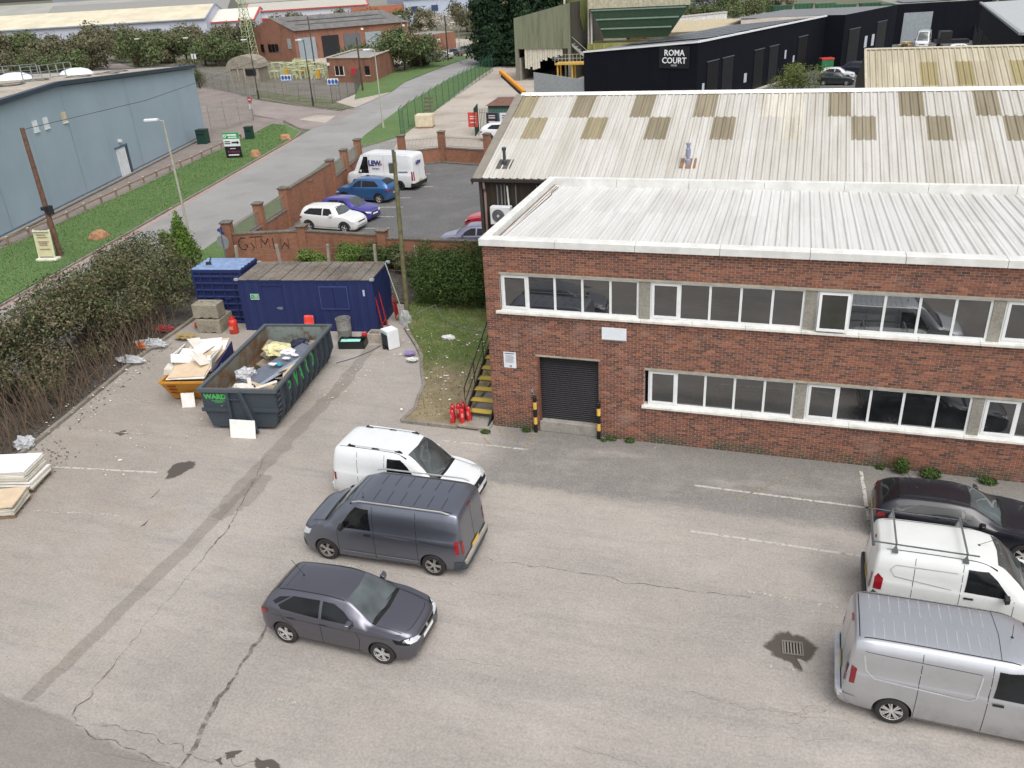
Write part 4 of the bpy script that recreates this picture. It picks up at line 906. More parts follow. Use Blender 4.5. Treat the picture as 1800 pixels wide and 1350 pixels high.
# ---- dark grey hatchback
def hatch(name, pm, L=4.05, wb=2.55, fo=.80, W=.875, Hh=1.45, bonnet=.92, wscr=(1.02, 1.72), glassm=None, belt=.93, low=1.0, roofr=3.5, wmat=None, spokes=5, cladding=None, small=False, rails=False, tailz=.98):
    h = Hh
    top = [(0, .55), (.04, .66), (.16, bonnet * .86), (.5, bonnet * .955), (wscr[0], bonnet * 1.05), ((wscr[0] + wscr[1]) / 2, bonnet * 1.05 + (h * .965 - bonnet * 1.05) * .55), (wscr[1], h * .965), (wscr[1] + .55, h), (roofr - .5, h * .985), (roofr, h * .955), (L - .17, tailz + .12), (L - .08, tailz), (L - .03, tailz - .12), (L, tailz - .3)]
    plan = [(0, W * .62), (.05, W * .74), (.2, W * .88), (.5, W * .965), (1.0, W * .995), (L * .5, W), (L - .7, W * .985), (L - .25, W * .93), (L - .07, W * .86), (L, W * .78)]
    belt_ = [(0, .5), (.1, .64), (.45, bonnet * .86), (wscr[0], belt - .02), (L * .5, belt + .01), (L - .6, belt + .05), (L - .1, belt - .02), (L, .6)]
    rw = [(0, W * .5), (.2, W * .70), (wscr[0], W * .80), (wscr[1], W * .66), (L * .55, W * .68), (roofr, W * .64), (L - .2, W * .74), (L, W * .6)]
    sill = [(0, .34), (.08, .2), (.4, .17), (L - .5, .19), (L - .1, .26), (L, .38)]
    c = Car(name, L, wb, fo, top, plan, belt_, rw, sill, pm, .31, W * 2 - .24, wmat=wmat, spokes=spokes, crown=.05, n=36 if small else 64)
    a, b_ = wscr
    c.patch('windscreen', [(a + .07, -W * .74), (a + .03, -W * .4), (a + .01, 0), (a + .03, W * .4), (a + .07, W * .74), (b_ + .02, W * .56), (b_ - .03, 0), (b_ + .02, -W * .56)], 'top', M_WSCREEN)
    yb = belt + .035; yt = h * .925
    c.both('side_window', [(a + .42, yb), ((a + b_) / 2 + .36, (yb + yt) / 2 + .05), (b_ + .28, yt - .02), (2.28, yt), (2.28, yb + .015)], M_CARGLASS)
    c.both('side_window', [(2.36, yb + .015), (2.36, yt), (roofr - .42, yt - .035), (roofr - .05, yb + .13), (roofr - .13, yb + .06)], M_CARGLASS)
    if not small: c.both('quarter_window', [(roofr - .35, yt - .05), (roofr - .05, yt - .10), (roofr + .12, yb + .17), (roofr + .02, yb + .13)], M_CARGLASS, off=.006)
    c.patch('rear_window', [(roofr + .06, -W * .53), (roofr + .06, W * .53), (L - .21, W * .62), (L - .21, -W * .62)], 'top', M_CARGLASS)
    c.mirror2('headlight', [(W * .42, .60), (W * .50, .68), (W * .84, .74), (W * .86, .66), (W * .6, .59)], 'front', M_LAMP)
    c.both('headlight', [(.12, .62), (.16, .73), (.5, .78), (.42, .68)], M_LAMP if cladding else M_CARGLASS, off=.006)
    c.patch('grille', [(-W * .42, .60), (-W * .42, .66), (W * .42, .66), (W * .42, .60)], 'front', M_GAP); c.patch('grille_strip', [(-W * .8, .665), (-W * .8, .68), (W * .8, .68), (W * .8, .665)], 'front', M_CHROME, off=.007)
    c.patch('lower_grille', [(-W * .6, .26), (-W * .5, .42), (W * .5, .42), (W * .6, .26)], 'front', M_BLACKPL)
    c.patch('number_plate', [(-.26, .47), (-.26, .57), (.26, .57), (.26, .47)], 'front', M_PLATEW, off=.012); c.patch('number_plate', [(-.26, .62), (-.26, .72), (.26, .72), (.26, .62)], 'rear', M_PLATEY, off=.012)
    c.mirror2('tail_light', [(W * .5, .80), (W * .5, .90), (W * .78, .92), (W * .79, .80)], 'rear', M_TAIL); c.both('tail_light', [(L - .30, .84), (L - .27, .93), (L - .08, .90), (L - .07, .78)], M_TAIL, off=.006)
    if not small:
        for sd in (1, -1):
            c.seam([(a + .36, .3), (a + .30, .6), (a + .42, yb)], 'side', side=sd); c.seam([(2.32, .27), (2.32, yb + .02)], 'side', side=sd); c.seam([(roofr - .42, .62), (roofr - .16, .78), (roofr - .06, yb + .1)], 'side', side=sd)
            c.seam([(a + .3, .27), (roofr - .45, .27)], 'side', side=sd); c.seam([(.55, .76), (a + .5, .80), (L - .4, .83)], 'side', w=.02, mat=pm, side=sd, name='crease', off=.006)
            for s_ in (2.16, 3.02 if L > 4 else 2.9): c.patch('door_handle', [(s_, .80), (s_, .835), (s_ + .2, .835), (s_ + .2, .80)], 'side', pm, off=.022, side=sd)
            c.seam([(b_ + .06, sd * W * .60), (roofr + .02, sd * W * .58)], 'top', w=.02); c.seam([(.36, sd * W * .70), (a - .05, sd * W * .74)], 'top')
        c.seam([(.30, -W * .66), (.22, -W * .4), (.2, 0), (.22, W * .4), (.30, W * .66)], 'top'); c.seam([(roofr - .12, -W * .58), (roofr - .15, 0), (roofr - .12, W * .58)], 'top', w=.008)
        c.patch('cowl', [(a - .04, -W * .74), (a - .09, 0), (a - .04, W * .74), (a + .06, W * .74), (a, 0), (a + .06, -W * .74)], 'top', M_GAP, off=.003)
        c.patch('badge', [(-.05, .63), (-.035, .68), (.035, .68), (.05, .63), (.035, .59), (-.035, .59)], 'front', M_CHROME, off=.012)
        c.wipers(a - .02, W); c.aerial(roofr - .35)
    c.mirrors(a + .52, belt + .07, W * .93, pm)
    if cladding:
        for x in c.ax:
            for sd in (1, -1):
                cx = c.L / 2 - x; o_ = [(cx + .44 * math.cos(t), .315 + .44 * math.sin(t)) for t in [math.pi * k / 12 for k in range(13)]]; i_ = [(cx + .365 * math.cos(t), .315 + .365 * math.sin(t)) for t in [math.pi * k / 12 for k in range(12, -1, -1)]]
                c.patch('wheel_arch_trim', o_ + i_, 'side', M_BLACKPL, off=.008, side=sd)
        c.both('sill_trim', [(c.L / 2 - c.ax[0] + .36, .2), (c.L / 2 - c.ax[0] + .38, .33), (c.L / 2 - c.ax[1] - .38, .33), (c.L / 2 - c.ax[1] - .36, .2)], M_BLACKPL, off=.006)
    return c
hatch('hatchback_car', paint('#6c6c76', .36, .85), wmat=M_ALLOY, spokes=5).place(-.15, -10.36, -1.0, 'dark grey five-door hatchback parked in the middle of the yard', 'car')
# ---- panel vans
def van(name, pm, L, wb, fo, W, Hh, belt=1.08, cowl=(.62, 1.12), wscr_top=1.62, roofrear=None, bumper=M_BLACKPL, wr=.33, style='mid', wmat=None, spokes=5, roofw=.84, small=False):
    a, a_z = cowl; b_ = wscr_top; h = Hh
    top = [(0, .62), (.05, .78), (.2, a_z * .86), (a, a_z), (a + (b_ - a) * .5, a_z + (h * .965 - a_z) * .55), (b_, h * .962), (b_ + .5, h), (L * .6, h), (L - .45, h * .99), (L - .16, h * .965), (L - .085, h * .9), (L - .03, belt), (L, .7)]
    plan = [(0, W * .66), (.05, W * .78), (.2, W * .90), (.55, W * .975), (1.2, W), (L - .8, W), (L - .25, W * .985), (L - .06, W * .945), (L, W * .90)]
    belt_ = [(0, .55), (.12, .72), (a, a_z - .06), (a + .5, belt), (L - .1, belt + .02), (L, .68)]
    rw = [(0, W * .55), (.25, W * .74), (a, W * .80), (b_, W * .72), (b_ + .5, W * roofw), (L - .5, W * roofw), (L - .08, W * (roofw - .04)), (L, W * .85)]
    sill = [(0, .36), (.1, .22), (.5, .19), (L - .5, .22), (L, .30)]
    c = Car(name, L, wb, fo, top, plan, belt_, rw, sill, pm, wr, W * 2 - .24, wmat=wmat, spokes=spokes, crown=.045, bulge=.045, n=40 if small else 70)
    c.patch('windscreen', [(a + .10, -W * .76), (a + .04, -W * .4), (a + .02, 0), (a + .04, W * .4), (a + .10, W * .76), (b_ + .03, W * .62), (b_ - .02, 0), (b_ + .03, -W * .62)], 'top', M_WSCREEN)
    dz = belt + .04; tz = h * .90; ds = b_ + .62
    c.both('cab_window', [(a + .50, dz - .02), ((a + b_) / 2 + .42, (dz + tz) / 2 + .1), (b_ + .22, tz), (ds, tz + .01), (ds + .02, dz)], M_CARGLASS)
    c.patch('rear_bumper', [(-W * .93, .30), (-W * .93, .56), (W * .93, .56), (W * .93, .30)], 'rear', bumper, off=.02, th=.05)
    c.both('rear_bumper_side', [(L - .30, .28), (L - .24, .56), (L + .0, .56), (L + .0, .30)], bumper, off=.006)
    for sd in (1, -1):
        c.seam([(a + .42, .36), (a + .44, dz - .05)], 'side', side=sd); c.seam([(ds + .10, .28), (ds + .10, h * .95)], 'side', side=sd); c.seam([(min(ds + 1.32, L - .9), .30), (min(ds + 1.32, L - .9), h * .94)], 'side', side=sd)
        c.seam([(ds + .22, .27), (L - 1.3, .28)], 'side', side=sd); c.patch('door_handle', [(ds - .18, dz - .16), (ds - .18, dz - .11), (ds + .02, dz - .11), (ds + .02, dz - .16)], 'side', M_BLACKPL, off=.02, side=sd)
        c.seam([(b_ + .04, sd * W * .74), (b_ + .5, sd * W * (roofw - .10)), (L - .28, sd * W * (roofw - .12))], 'top', w=.022)
        if not small: c.seam([(.30, sd * W * .70), (a - .03, sd * W * .76)], 'top')
    c.patch('cowl', [(a - .02, -W * .78), (a - .05, 0), (a - .02, W * .78), (a + .09, W * .76), (a + .03, 0), (a + .09, -W * .76)], 'top', M_GAP, off=.003)
    c.seam([(0, .58), (0, h * .93)], 'rear', w=.015); c.patch('number_plate', [(-.26, .60), (-.26, .71), (.26, .71), (.26, .60)], 'rear', M_PLATEY, off=.02)
    c.mirror2('headlight', [(W * .45, .74), (W * .52, .86), (W * .80, .90), (W * .84, .74)], 'front', M_LAMP); c.both('headlight', [(.12, .72), (.2, .90), (.46, .96), (.36, .78)], M_LAMP, off=.006)
    c.patch('grille', [(-W * .42, .68), (-W * .42, .80), (W * .42, .80), (W * .42, .68)], 'front', M_GAP); c.patch('front_bumper', [(-W * .86, .26), (-W * .86, .48), (W * .86, .48), (W * .86, .26)], 'front', M_BLACKPL)
    c.patch('number_plate', [(-.26, .46), (-.26, .56), (.26, .56), (.26, .46)], 'front', M_PLATEW, off=.014)
    c.wipers(a + .03, W); return c, ds, dz
def swage(c, pm, pts, sd, w=.03): c.seam(pts, 'side', w=w, mat=pm, side=sd, name='pressed_line', off=.010)
# dark blue-grey van
PM = paint('#787c88', .36, .85)
c, ds, dz = van('panel_van', PM, 4.78, 3.098, .83, .95, 1.96, 1.12, (.80, 1.20), 1.58, bumper=flat('#3d434b', .6), wmat=flat('#a39e99', .4, .25), spokes=5)
for sd in (1, -1):
    swage(c, flat('#6c7079', .4, .3), [(ds + .16, 1.30), (ds + .30, 1.18), (ds + .44, 1.06), (ds + 1.1, 1.05)], sd, .018); c.seam([(ds + .16, .42), (3.55, .42)], 'side', side=sd, w=.035, mat=flat('#7f858c', .5), name='rub_strip', off=.012)
    c.seam([(1.3, .42), (ds + .06, .42)], 'side', side=sd, w=.035, mat=flat('#7f858c', .5), name='rub_strip', off=.012)
    c.seam([(ds + 1.4, 1.05), (4.6, 1.0)], 'side', side=sd)
    zr_ = 1.93; rail = B(); rail.tube([(2.39 - 1.75, sd * .80, 1.93), (2.39 - 1.95, sd * .80, 1.985), (2.39 - 4.25, sd * .80, 1.985), (2.39 - 4.45, sd * .80, 1.93)], .022, 8); rail.build('roof_rail', flat('#c8c7c4', .3, .7), c.t, True)
c.mirror2('tail_light', [(.76, .78), (.76, 1.18), (.855, 1.18), (.86, .78)], 'rear', M_TAIL); c.both('tail_light', [(4.58, .80), (4.56, 1.18), (4.68, 1.18), (4.69, .80)], M_TAIL, off=.008)
for k in range(6): c.seam([(2.2 + k * .38, -.62), (2.2 + k * .38, -.12)], 'top', w=.016, name='roof_rib'); c.seam([(2.28 + k * .38, .12), (2.28 + k * .38, .62)], 'top', w=.016, name='roof_rib')
c.patch('rear_step', [(-.86, .50), (-.86, .60), (.86, .60), (.86, .50)], 'rear', flat('#9a948a', .6), off=.02, th=.07); c.patch('high_brake_light', [(-.1, 1.78), (-.1, 1.81), (.1, 1.81), (.1, 1.78)], 'rear', M_TAIL)
c.seam([(1.75, -.66), (1.72, 0), (1.75, .66)], 'top', w=.01); c.aerial(1.95, .55, .18, .02); c.mirrors(1.42, 1.22, .94, M_BLACKPL)
c.place(-.53, -7.12, 180.8, 'dark blue-grey panel van with silver roof rails parked beside the grey hatchback', 'van')
# small white van
PW = paint('#d9dbdc', .3)
c, ds, dz = van('panel_van', PW, 4.40, 2.68, .86, .895, 1.83, 1.04, (1.02, 1.06), 1.88, bumper=PW, wr=.31, wmat=M_ALLOY, roofw=.80)
for sd in (1, -1):
    for s_ in (2.2, 2.95, 3.75):
        f_ = B(); x = 2.2 - s_; f_.add([(x - .13, sd * .60, 1.80), (x + .13, sd * .60, 1.80), (x + .05, sd * .585, 1.865), (x - .07, sd * .585, 1.865), (x - .13, sd * .55, 1.80), (x + .13, sd * .55, 1.80), (x + .05, sd * .565, 1.865), (x - .07, sd * .565, 1.865)], [(0, 1, 2, 3), (4, 7, 6, 5), (3, 2, 6, 7), (0, 3, 7, 4), (1, 5, 6, 2)]); f_.build('rail_foot', M_BLACKPL, c.t)
    B().tube([(2.2 - 2.2, sd * .575, 1.86), (2.2 - 3.75, sd * .575, 1.86)], .016, 6).build('roof_rail', PW, c.t, True)
c.mirror2('tail_light', [(.70, .72), (.70, 1.0), (.79, 1.0), (.80, .72)], 'rear', M_TAIL); c.both('tail_light', [(4.24, .74), (4.22, 1.0), (4.30, 1.0), (4.31, .74)], M_TAIL, off=.008)
c.patch('black_grille', [(-.62, .62), (-.66, .74), (.66, .74), (.62, .62)], 'front', M_GAP, off=.008); c.patch('badge', [(-.05, .64), (-.035, .72), (.035, .72), (.05, .64)], 'front', M_CHROME, off=.014)
c.patch('lower_trim', [(-.72, .30), (-.76, .40), (.76, .40), (.72, .30)], 'front', M_BLACKPL, off=.008); c.patch('windscreen_dash', [(1.16, -.55), (1.14, .55), (1.24, .5), (1.26, -.5)], 'top', flat('#20282a', .5), off=.006)
c.mirrors(1.72, 1.13, .90, PW)
c.place(-1.08, -4.58, -2.0, 'small white panel van with black roof rail feet beside the blue-grey van', 'van')
# white van with roof rack, right edge
c, ds, dz = van('panel_van', paint('#d6d8d6', .32), 4.40, 2.76, .92, .915, 1.84, 1.08, (1.0, 1.06), 1.80, bumper=flat('#35373a', .65), wr=.31, wmat=M_DARKALLOY, roofw=.78)
c.mirror2('tail_light', [(.72, .80), (.70, 1.2), (.80, 1.2), (.82, .80)], 'rear', M_TAIL); c.both('tail_light', [(4.14, .84), (4.12, 1.14), (4.24, 1.26), (4.30, 1.14), (4.31, .84)], M_TAIL, off=.008)
c.both('wheel_arch_corner', [(4.0, .40), (4.08, .66), (4.3, .80), (4.38, .60), (4.38, .35)], flat('#2f3134', .65), off=.008); c.patch('high_brake_light', [(-.06, 1.66), (-.06, 1.71), (.06, 1.71), (.06, 1.66)], 'rear', M_TAIL)
rk = B()
for y in (.68, -.68):
    for dz_ in (0, .0): rk.tube([(2.2 - 2.25, y, 2.00), (2.2 - 4.42, y, 2.00)], .018, 6)
for s_ in (2.5, 3.95):
    rk.bar((2.2 - s_, -.72, 2.03), (2.2 - s_, .72, 2.03), .04, .03)
    for y in (.70, -.70): rk.add([(2.2 - s_ - .07, y - .04, 1.80), (2.2 - s_ + .07, y - .04, 1.80), (2.2 - s_ + .07, y + .04, 1.80), (2.2 - s_ - .07, y + .04, 1.80), (2.2 - s_, y, 2.03)], [(0, 1, 4), (1, 2, 4), (2, 3, 4), (3, 0, 4)])
rk.tube([(2.2 - 4.42, -.68, 2.0), (2.2 - 4.42, .68, 2.0)], .018, 6); rk.tube([(2.2 - 4.42, -.68, 1.9), (2.2 - 4.42, .68, 1.9)], .035, 8)
rk.build('roof_rack', flat('#8d8f91', .35, .7), c.t, True)
for sd in (1, -1): swage(c, flat('#a9abab', .4), [(2.62, 1.55), (3.9, 1.53), (4.0, 1.40), (3.9, 1.25), (2.7, 1.12)], sd, .02)
c.aerial(2.15, 0, .22, -.3); c.mirrors(1.62, 1.17, .92, M_BLACKPL)
c.place(13.80, -6.08, -1.5, 'white panel van with metal roof rack between the silver van and the black car', 'van')
# silver van, right edge
PS = paint('#c6c8cd', .36, .85, .4)
c, ds, dz = van('panel_van', PS, 5.0, 3.098, .93, .955, 1.97, 1.14, (.92, 1.20), 1.70, bumper=PS, wmat=M_ALLOY, wr=.33, spokes=7)
for sd in (1, -1):
    swage(c, flat('#d9dbe0', .3, .6), [(4.68, 1.62), (4.62, 1.28), (4.45, 1.12), (2.75, 1.02), (2.62, 1.10), (2.58, 1.62)], sd, .03)
    c.seam([(2.6, 1.66), (4.68, 1.70)], 'side', side=sd, w=.01)
c.mirror2('tail_light', [(.77, .86), (.77, 1.3), (.855, 1.3), (.86, .86)], 'rear', flat('#5e0f1a', .2, coat=.6)); c.both('tail_light', [(4.80, .90), (4.78, 1.26), (4.89, 1.32), (4.90, .90)], flat('#7a1422', .2, coat=.6), off=.008)
c.patch('rear_step', [(-.88, .46), (-.88, .58), (.88, .58), (.88, .46)], 'rear', flat('#c9ccd0', .35, .6), off=.02, th=.10); c.patch('high_brake_light', [(-.12, 1.78), (-.12, 1.83), (.12, 1.83), (.12, 1.78)], 'rear', M_TAIL)
for k in range(12):
    s_ = 2.45 + k * .19; c.seam([(s_, -.66), (s_, -.10)], 'top', w=.022, name='roof_rib', mat=flat('#9a9ca2', .5)); c.seam([(s_ + .06, .10), (s_ + .06, .66)], 'top', w=.022, name='roof_rib', mat=flat('#9a9ca2', .5))
c.seam([(2.30, -.70), (2.26, 0), (2.30, .70)], 'top', w=.012); c.aerial(2.02, 0, .32, .03); c.mirrors(1.5, 1.24, .95, M_BLACKPL); c.seam([(4.80, -.66), (4.80, .66)], 'top', w=.02)
c.place(13.43, -9.23, -1.3, 'silver panel van with ribbed roof at the lower right of the yard', 'van')
# black car, right edge
c = hatch('coupe_car', paint('#0d101c', .4, .0, .12), L=4.4, wb=2.65, fo=.85, W=.90, Hh=1.36, bonnet=.90, wscr=(1.35, 2.15), belt=.92, roofr=3.75, tailz=.95)
c.place(14.12, -3.15, -3.0, 'glossy black car parked along the brick wall behind the white rack van', 'car')
# ---------------------------------------------------------------- containers
def m_rusty(name, base, rust=(.16, .07, .03), lo=.52, hi=.66, scale=1.6, rough=.6):
    n = NT(name); v = n.noise(scale, 8, n.obj(), .72); f = n.noise(14, 5, n.obj(), .7)
    c = n.mix(n.mix(base, tuple(x * .75 for x in base), n.ramp(f, .3, .7)), n.mix(rust, tuple(x * .45 for x in rust), n.ramp(f, .35, .65)), n.ramp(v, lo, hi))
    n.bump(v, .2, .01); return n.done(c, n.ramp(v, lo, hi, rough, .9))
M_CBLUE = m_rusty('container_blue', srgb('#1f2c5e'), (.05, .045, .05), .66, .8)
M_CROOF = m_ground('cabin_roof_felt', (.10, .085, .07), (.22, .19, .155), (.16, .10, .065), .7, 9, .4)
# site cabin
L, D, H = 6.3, 2.45, 2.42
cb = thing('site_cabin', (-14.25,6.25), 8.5, 'long dark blue site cabin with a felted roof behind the open skip', 'cabin')
cb.location = (-14.05, 6.12, 0)
b = B(); corr_wall(b, .09, L - .09, .02, .12, H - .12, .02, .42); b.b2((.05, .05, .1), (L - .05, D - .05, H - .05)); b.build('wall', M_CBLUE, cb)
b = B()
for x in (.045, L - .045):
    for y in (.045, D - .045): b.box((x, y, H / 2), (.09, .09, H))
b.b2((.09, 0, 0), (L - .09, .09, .13)); b.b2((.09, 0, H - .12), (L - .09, .09, H)); b.b2((L - .09, .09, H - .12), (L, D - .09, H)); b.b2((L - .09, .09, 0), (L, D - .09, .13)); b.b2((0, .09, H - .12), (.09, D - .09, H)); b.b2((.09, D - .09, H - .12), (L - .09, D, H))
b.build('frame', M_CBLUE, cb, bevel=.01)
b = B(); corr_wall(b, .09, D - .09, 0, .13, H - .12, .02, .4); eo = b.build('end_wall', M_CBLUE, cb, loc=(L - .015, 0, 0)); eo.rotation_euler.z = R(90)
for k in range(12):
    x = k * L / 12; B().add([(x, -.03, H + .012), (x + L / 12 - .03, -.03, H + .012), (x + L / 12 - .03, D + .02, H + .035), (x, D + .02, H + .035), (x + L / 12 - .03, -.03, H + .0), (x, -.03, H)], [(0, 1, 2, 3), (5, 4, 1, 0)]).build('roof_strip', M_CROOF, cb, loc=(0, 0, random.uniform(0, .012)))
b = B(); b.b2((0, 0, H), (L, D, H + .008)); b.build('roof_deck', flat('#2a2622', .9), cb)
b = B()
for x, y in ((0, 0), (L, 0), (L, D), (0, D)): b.box((x, y, H + .03), (.18, .14, .09))
b.build('corner_casting', flat('#9aa0a6', .6), cb)
do = B().b2((1.15, -.022, .18), (2.05, .03, 2.16)).build('door', M_CBLUE, cb); B().b2((1.1, -.06, 2.17), (2.1, .03, 2.23)).build('door_canopy', M_CBLUE, cb)
B().b2((1.78, -.06, 1.05), (1.98, -.02, 1.17)).build('lock', flat('#8a8d92', .4, .6), do); B().b2((1.7, -.05, 1.1), (1.76, -.02, 1.13)).build('handle', flat('#b9bcc0', .4, .6), do)
b = B(); b.b2((3.85, -.03, 1.12), (4.45, .03, 2.1)); b.b2((4.47, -.03, 1.12), (5.08, .03, 2.1)); b.build('window_shutter', M_CBLUE, cb)
b = B(); b.b2((3.8, -.045, 2.1), (5.13, .02, 2.14)); b.b2((3.8, -.045, 1.07), (5.13, .02, 1.115)); b.b2((3.8, -.045, 1.115), (3.845, .02, 2.1)); b.b2((5.085, -.045, 1.115), (5.13, .02, 2.1)); b.build('shutter_frame', flat('#3c4577', .6), cb)
sg = B().b2((.52, -.02, 1.5), (.94, .0, 1.78)).build('safety_sign', flat('#178a55', .5, var=.05), cb)
b = B(); b.b2((.53, -.024, 1.51), (.93, -.0205, 1.53)); b.b2((.53, -.024, 1.75), (.93, -.0205, 1.77)); b.b2((.53, -.024, 1.53), (.545, -.0205, 1.75)); b.b2((.915, -.024, 1.53), (.93, -.0205, 1.75))
for k in range(3): b.b2((.70, -.024, 1.57 + k * .06), (.89, -.0205, 1.59 + k * .06))
b.bar((.57, -.022, 1.57), (.67, -.022, 1.71), .02, .004); b.bar((.57, -.022, 1.71), (.67, -.022, 1.57), .02, .004)
b.build('sign_print', flat('#d8e2da', .5), sg)
B().b2((5.82, -.03, 1.7), (5.9, 0.0, 1.98)).build('meter_label', flat('#b9c1d4', .5), cb)
# small container, door end towards the yard
c2 = thing('storage_container', (-16.75, 6.55, 0), 8, 'short dark blue storage container with pale ribbed roof beside the hedge', 'container')
W2, D2, H2 = 2.44, 1.75, 2.6
b = B(); b.b2((.05, .06, .1), (W2 - .05, D2 - .05, H2 - .06))
for i in range(7):
    z = .25 + i * .33; b.add([(x, -.0, zz) for x in (.1, W2 - .1) for zz in (z, z + .12)] + [(x, -.04, zz) for x in (.1, W2 - .1) for zz in (z + .03, z + .09)], [(4, 6, 7, 5), (0, 2, 6, 4), (5, 7, 3, 1)])
b.build('wall', M_CBLUE, c2)
b = B()
for x in (.05, W2 - .05):
    for y in (.05, D2 - .05): b.box((x, y, H2 / 2), (.12, .12, H2))
b.b2((.1, -.01, H2 - .14), (W2 - .1, .1, H2)); b.b2((.1, -.01, 0), (W2 - .1, .1, .16)); b.b2((W2 - .11, .1, H2 - .12), (W2 + .01, D2 - .1, H2))
b.build('frame', M_CBLUE, c2, bevel=.012)
b = B()
for x in (.45, .95, 1.5, 2.0): b.tube([(x, -.07, .1), (x, -.07, 2.5)], .02, 6)
for x in (1.1, 1.6): b.box((x, -.08, 1.25), (.3, .03, .04))
b.build('locking_bar', flat('#2b3566', .5), c2)
b = B(); corr_wall(b, .1, D2 - .1, 0, .16, H2 - .12, .03, .28); eo = b.build('side_wall', M_CBLUE, c2, loc=(W2 - .03, 0, 0)); eo.rotation_euler.z = R(90)
b = B(); corr_wall(b, .02, D2 - .02, 0, .02, W2 - .02, .03, .3); ro = b.build('roof', flat('#7a90b4', .5, var=.2), c2, loc=(W2, 0, H2 + .02)); ro.rotation_euler = (R(90), 0, R(90)); ro.rotation_euler = Matrix(((0, 0, -1), (1, 0, 0), (0, -1, 0))).to_euler()
B().b2((.02, .02, H2 - .05), (W2 - .02, D2 - .02, H2 - .02)).build('roof_deck', flat('#6f86a8', .6), c2)
b = B(); b.box((.55, .7, H2 + .09), (.22, .16, .14), 20); b.tube([(.55, .7, H2), (.62, .9, H2 + .35)], .03); b.build('roof_debris', flat('#23272d', .8), c2)
# ---------------------------------------------------------------- concrete blocks
M_BLOCK = m_ground('block_concrete', (.25, .22, .16), (.36, .325, .25), (.17, .15, .09), 1.1, 16, .6)
def cblock(x, y, z, rz, w, d, label):
    t = thing('concrete_block', (x, y, z), rz, label, 'concrete block', 'interlocking concrete blocks')
    h = .66; pr = [(-w / 2, .0), (-w * .28, 0), (-w * .25, .05), (-w * .12, .05), (-w * .09, 0), (w * .09, 0), (w * .12, .05), (w * .25, .05), (w * .28, 0), (w / 2, 0), (w / 2, h), (-w / 2, h)]
    n = len(pr); b = B(); b.add([(a, -d / 2, c) for a, c in pr] + [(a, d / 2, c) for a, c in pr], [tuple(range(n)), tuple(range(2 * n - 1, n - 1, -1))] + [(i, n + i, n + (i + 1) % n, (i + 1) % n) for i in range(n)])
    o = b.build('block', M_BLOCK, t, bevel=.035); b = B()
    for sx in (-.25, .25): b.tube([(sx - .06, 0, h - .01), (sx - .05, 0, h + .03), (sx + .05, 0, h + .03), (sx + .06, 0, h - .01)], .012, 5)
    b.build('lifting_loop', flat('#4f4a42', .7), t)
cblock(-15.62, 5.78, 0, 6, 1.18, .62, 'lower front concrete block of the pile beside the red gas bottle')
cblock(-15.72, 6.42, 0, 6, 1.18, .62, 'lower rear concrete block against the blue container')
cblock(-15.68, 5.86, .70, 8, 1.22, .72, 'weathered concrete block on top of the pile')
# ---------------------------------------------------------------- roll-on skip
sk = thing('roll_on_skip', (-8.66, -2.12, 0), 9.5, 'long open dark grey waste skip with rusty inside and green lettering', 'skip')
SW, SL, SH = 2.74, 5.75, 1.56; BW = 2.25
M_SKG = m_rusty('skip_grey', srgb('#3c454e'), (.10, .06, .035), .64, .8)
M_RUST = m_rusty('rusty_inside', (.20, .20, .165), (.20, .105, .05), .40, .58, 1.2, .8)
M_RUST2 = m_rusty('pale_inside', (.23, .27, .25), (.15, .085, .045), .50, .64, 1.6, .8)
zt = lambda z: BW / 2 + (SW - BW) / 2 * min(1, z / .8)     # outer half width at height z
for sx in (-1, 1):
    b = B(); b.m = 0
    b.add([(sx * zt(.15), .05, .15), (sx * zt(.15), SL - .05, .15), (sx * zt(.8), SL, .8), (sx * zt(.8), 0, .8), (sx * SW / 2, SL, SH), (sx * SW / 2, 0, SH)], [(0, 1, 2, 3), (3, 2, 4, 5)])
    b.m = 1; q = .04
    b.add([(sx * (zt(.15) - q), .05, .19), (sx * (zt(.15) - q), SL - .05, .19), (sx * (zt(.8) - q), SL, .8), (sx * (zt(.8) - q), 0, .8), (sx * (SW / 2 - q), SL, SH), (sx * (SW / 2 - q), 0, SH)], [(3, 2, 1, 0), (5, 4, 2, 3)])
    b.build('side_wall', [M_SKG, M_RUST], sk)
    B().bar((sx * (SW / 2 + .03), -.03, SH + .02), (sx * (SW / 2 + .03), SL + .03, SH + .02), .14, .10).build('top_rail', m_rusty('skip_rail', srgb('#565d62'), (.14, .07, .035), .6, .74) if sx < 0 else bpy.data.materials['skip_rail'], sk)
    for k in range(10):
        y = .32 + k * .575; b = B(); e = .13
        b.add([(sx * zt(.15), y - .05, .12), (sx * zt(.15), y + .05, .12), (sx * (zt(.8) + e), y - .05, .75), (sx * (zt(.8) + e), y + .05, .75), (sx * (SW / 2 + e * .7), y - .05, SH - .03), (sx * (SW / 2 + e * .7), y + .05, SH - .03), (sx * (SW / 2 - .01), y - .05, SH - .03), (sx * (SW / 2 - .01), y + .05, SH - .03), (sx * zt(.8) * .99, y - .05, .75), (sx * zt(.8) * .99, y + .05, .75)],
              [(0, 1, 3, 2), (2, 3, 5, 4), (4, 5, 7, 6), (0, 2, 8), (1, 9, 3), (2, 4, 6, 8), (3, 9, 7, 5)]); b.build('rib', M_SKG, sk)
b = B(); b.b2((-BW / 2, .02, .1), (BW / 2, SL - .02, .17)); b.build('floor', M_RUST, sk)
b = B(); b.b2((-.75, .1, .02), (-.6, SL - .1, .1)); b.b2((.6, .1, .02), (.75, SL - .1, .1)); b.build('skid', flat('#1c1e20', .7), sk)
